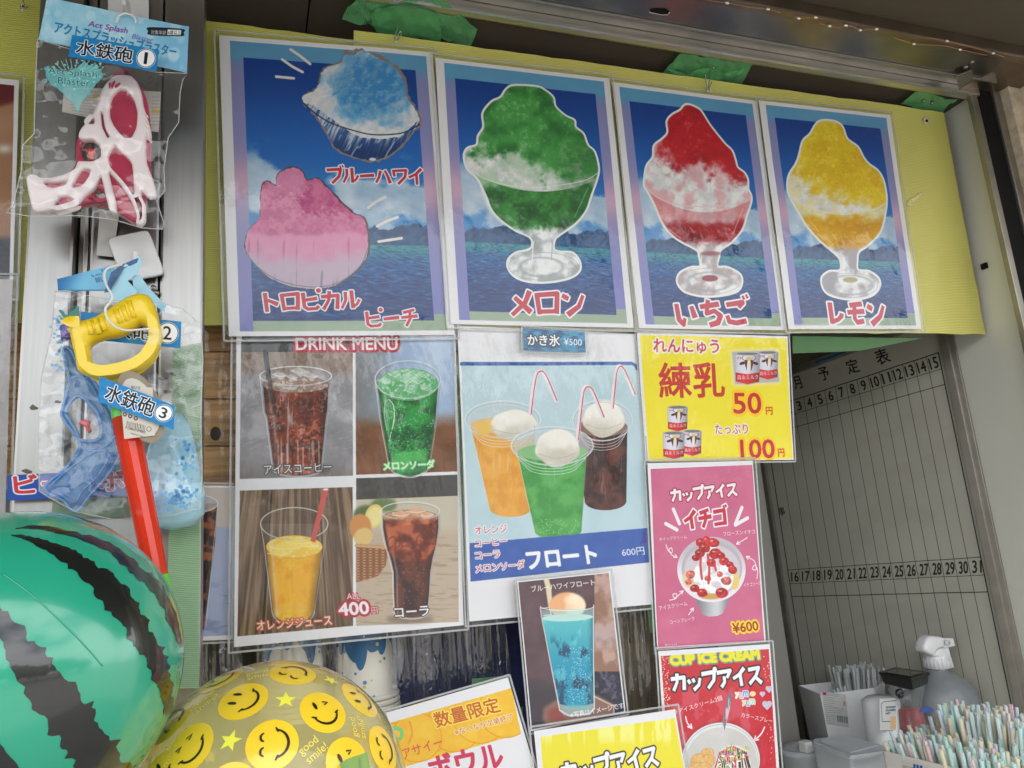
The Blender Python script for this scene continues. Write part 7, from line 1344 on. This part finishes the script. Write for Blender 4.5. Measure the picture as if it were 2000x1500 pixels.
def straw_at(fx, fy):
    lean = (fx-.40)*.55+rs.gauss(0, .05); leany = (fy-.35)*.26+rs.gauss(0, .05)-.05
    if fy < .12: leany -= .06
    b_ = q0+dv*(.006+.228*fx-lean*.15)+pv*(.006+.158*fy-leany*.15); b_[2] = CT+.003+rs.random()*.010
    if fy > .45 and fx > .10: b_[2] += .022+.012*rs.random()
    k = rs.choice([0, 0, 1, 2, 3, 4, 4, 5, 6, 7, 8, 9]) if fx < .75 else rs.choice([0, 1, 1, 7, 7, 4, 2])
    return b_, dv*lean+pv*leany+np.array([0, 0, 1.]), k
for i in range(16):                                                              # the three hundred that show largest, one by one
    for j in range(18):
        fx = (i+.5+rs.uniform(-.45, .45))/16; fy = (j+.5+rs.uniform(-.45, .45))/18; b_, dr, k = straw_at(fx, fy); hw = 'back rows' if fy > .5 else 'front rows'
        place_straw(SMS[k], b_, b_+dr, KIND[k]+' drinking straw standing in the white carton, '+hw, KIND[k]+' straws in the '+hw+' of the carton'); n_st += 1
V = []; F = []; fm = []                                                          # the rest of the dense pack, joined
for i in range(330):
    b_, dr, k = straw_at(rs.random(), .15+.85*rs.random()); dr = dr/np.linalg.norm(dr); b_[2] -= .010; me = SMS[k]; q = Vector(tuple(dr)).to_track_quat('Z', 'Y'); k0 = len(V); kk = {0: 0, 2: 1, 1: 2, 3: 0}
    V += [tuple(np.array(q @ v.co)+b_) for v in me.vertices]; mi = ['straw_milky', 'straw_cream', 'straw_mint', 'straw_rose'].index(me.materials[0].name); mj = ['stripe_mint', 'stripe_blue', 'stripe_red', 'stripe_yellow'].index(me.materials[1].name)+4
    for f in me.polygons: F.append(tuple(k0+v for v in f.vertices)); fm.append(mj if f.material_index else mi)
o = mesh('packed_straws', V, F, None, None, smooth=True, mats=SB+ST, fm=fm, origin='base'); tag(o, 'rest of the densely packed pale straws in the white carton', 'straws', None, 'stuff')
CS = straw_mesh('clear_straw', M('clear_straw_plastic', (.72, .75, .74), rough=.2, alpha=.5, coat=.6), M('clear_straw_edge', (.70, .74, .72), rough=.2, alpha=.6), L_=.232, r=.0028, n=8)
c0 = sum(rim_)/5
for i in range(64):
    u_, v_ = rs.random(), rs.random(); b_ = rim_[0]+(rim_[1]-rim_[0])*(.35+.6*u_)+np.array([.02+.04*v_, .015+.06*v_, 0]); b_ = c0+(b_-c0)*.8; b_[2] = CT+.004+rs.random()*.008
    place_straw(CS, b_, b_+np.array([(u_-.45)*.14+rs.gauss(0, .03)+.05, rs.gauss(0, .05), 1.]), 'clear drinking straw standing in the white bin', 'clear straws in the white bin')
for i in range(9):
    b_ = rim_[0]+(rim_[1]-rim_[0])*(.42+.045*i)+np.array([.01, .02+.004*i, 0]); b_ = c0+(b_-c0)*.8; b_[2] = CT+.004
    place_straw(SMS[[8, 6, 9, 2, 8, 1, 9, 0, 2][i]], b_, b_+np.array([-.30+.035*i, -.03, 1.]), 'slanting coloured straw at the left side of the white bin', 'coloured straws leaning out of the white bin')
bpy.data.objects.remove(_fo); bpy.data.curves.remove(_fc)
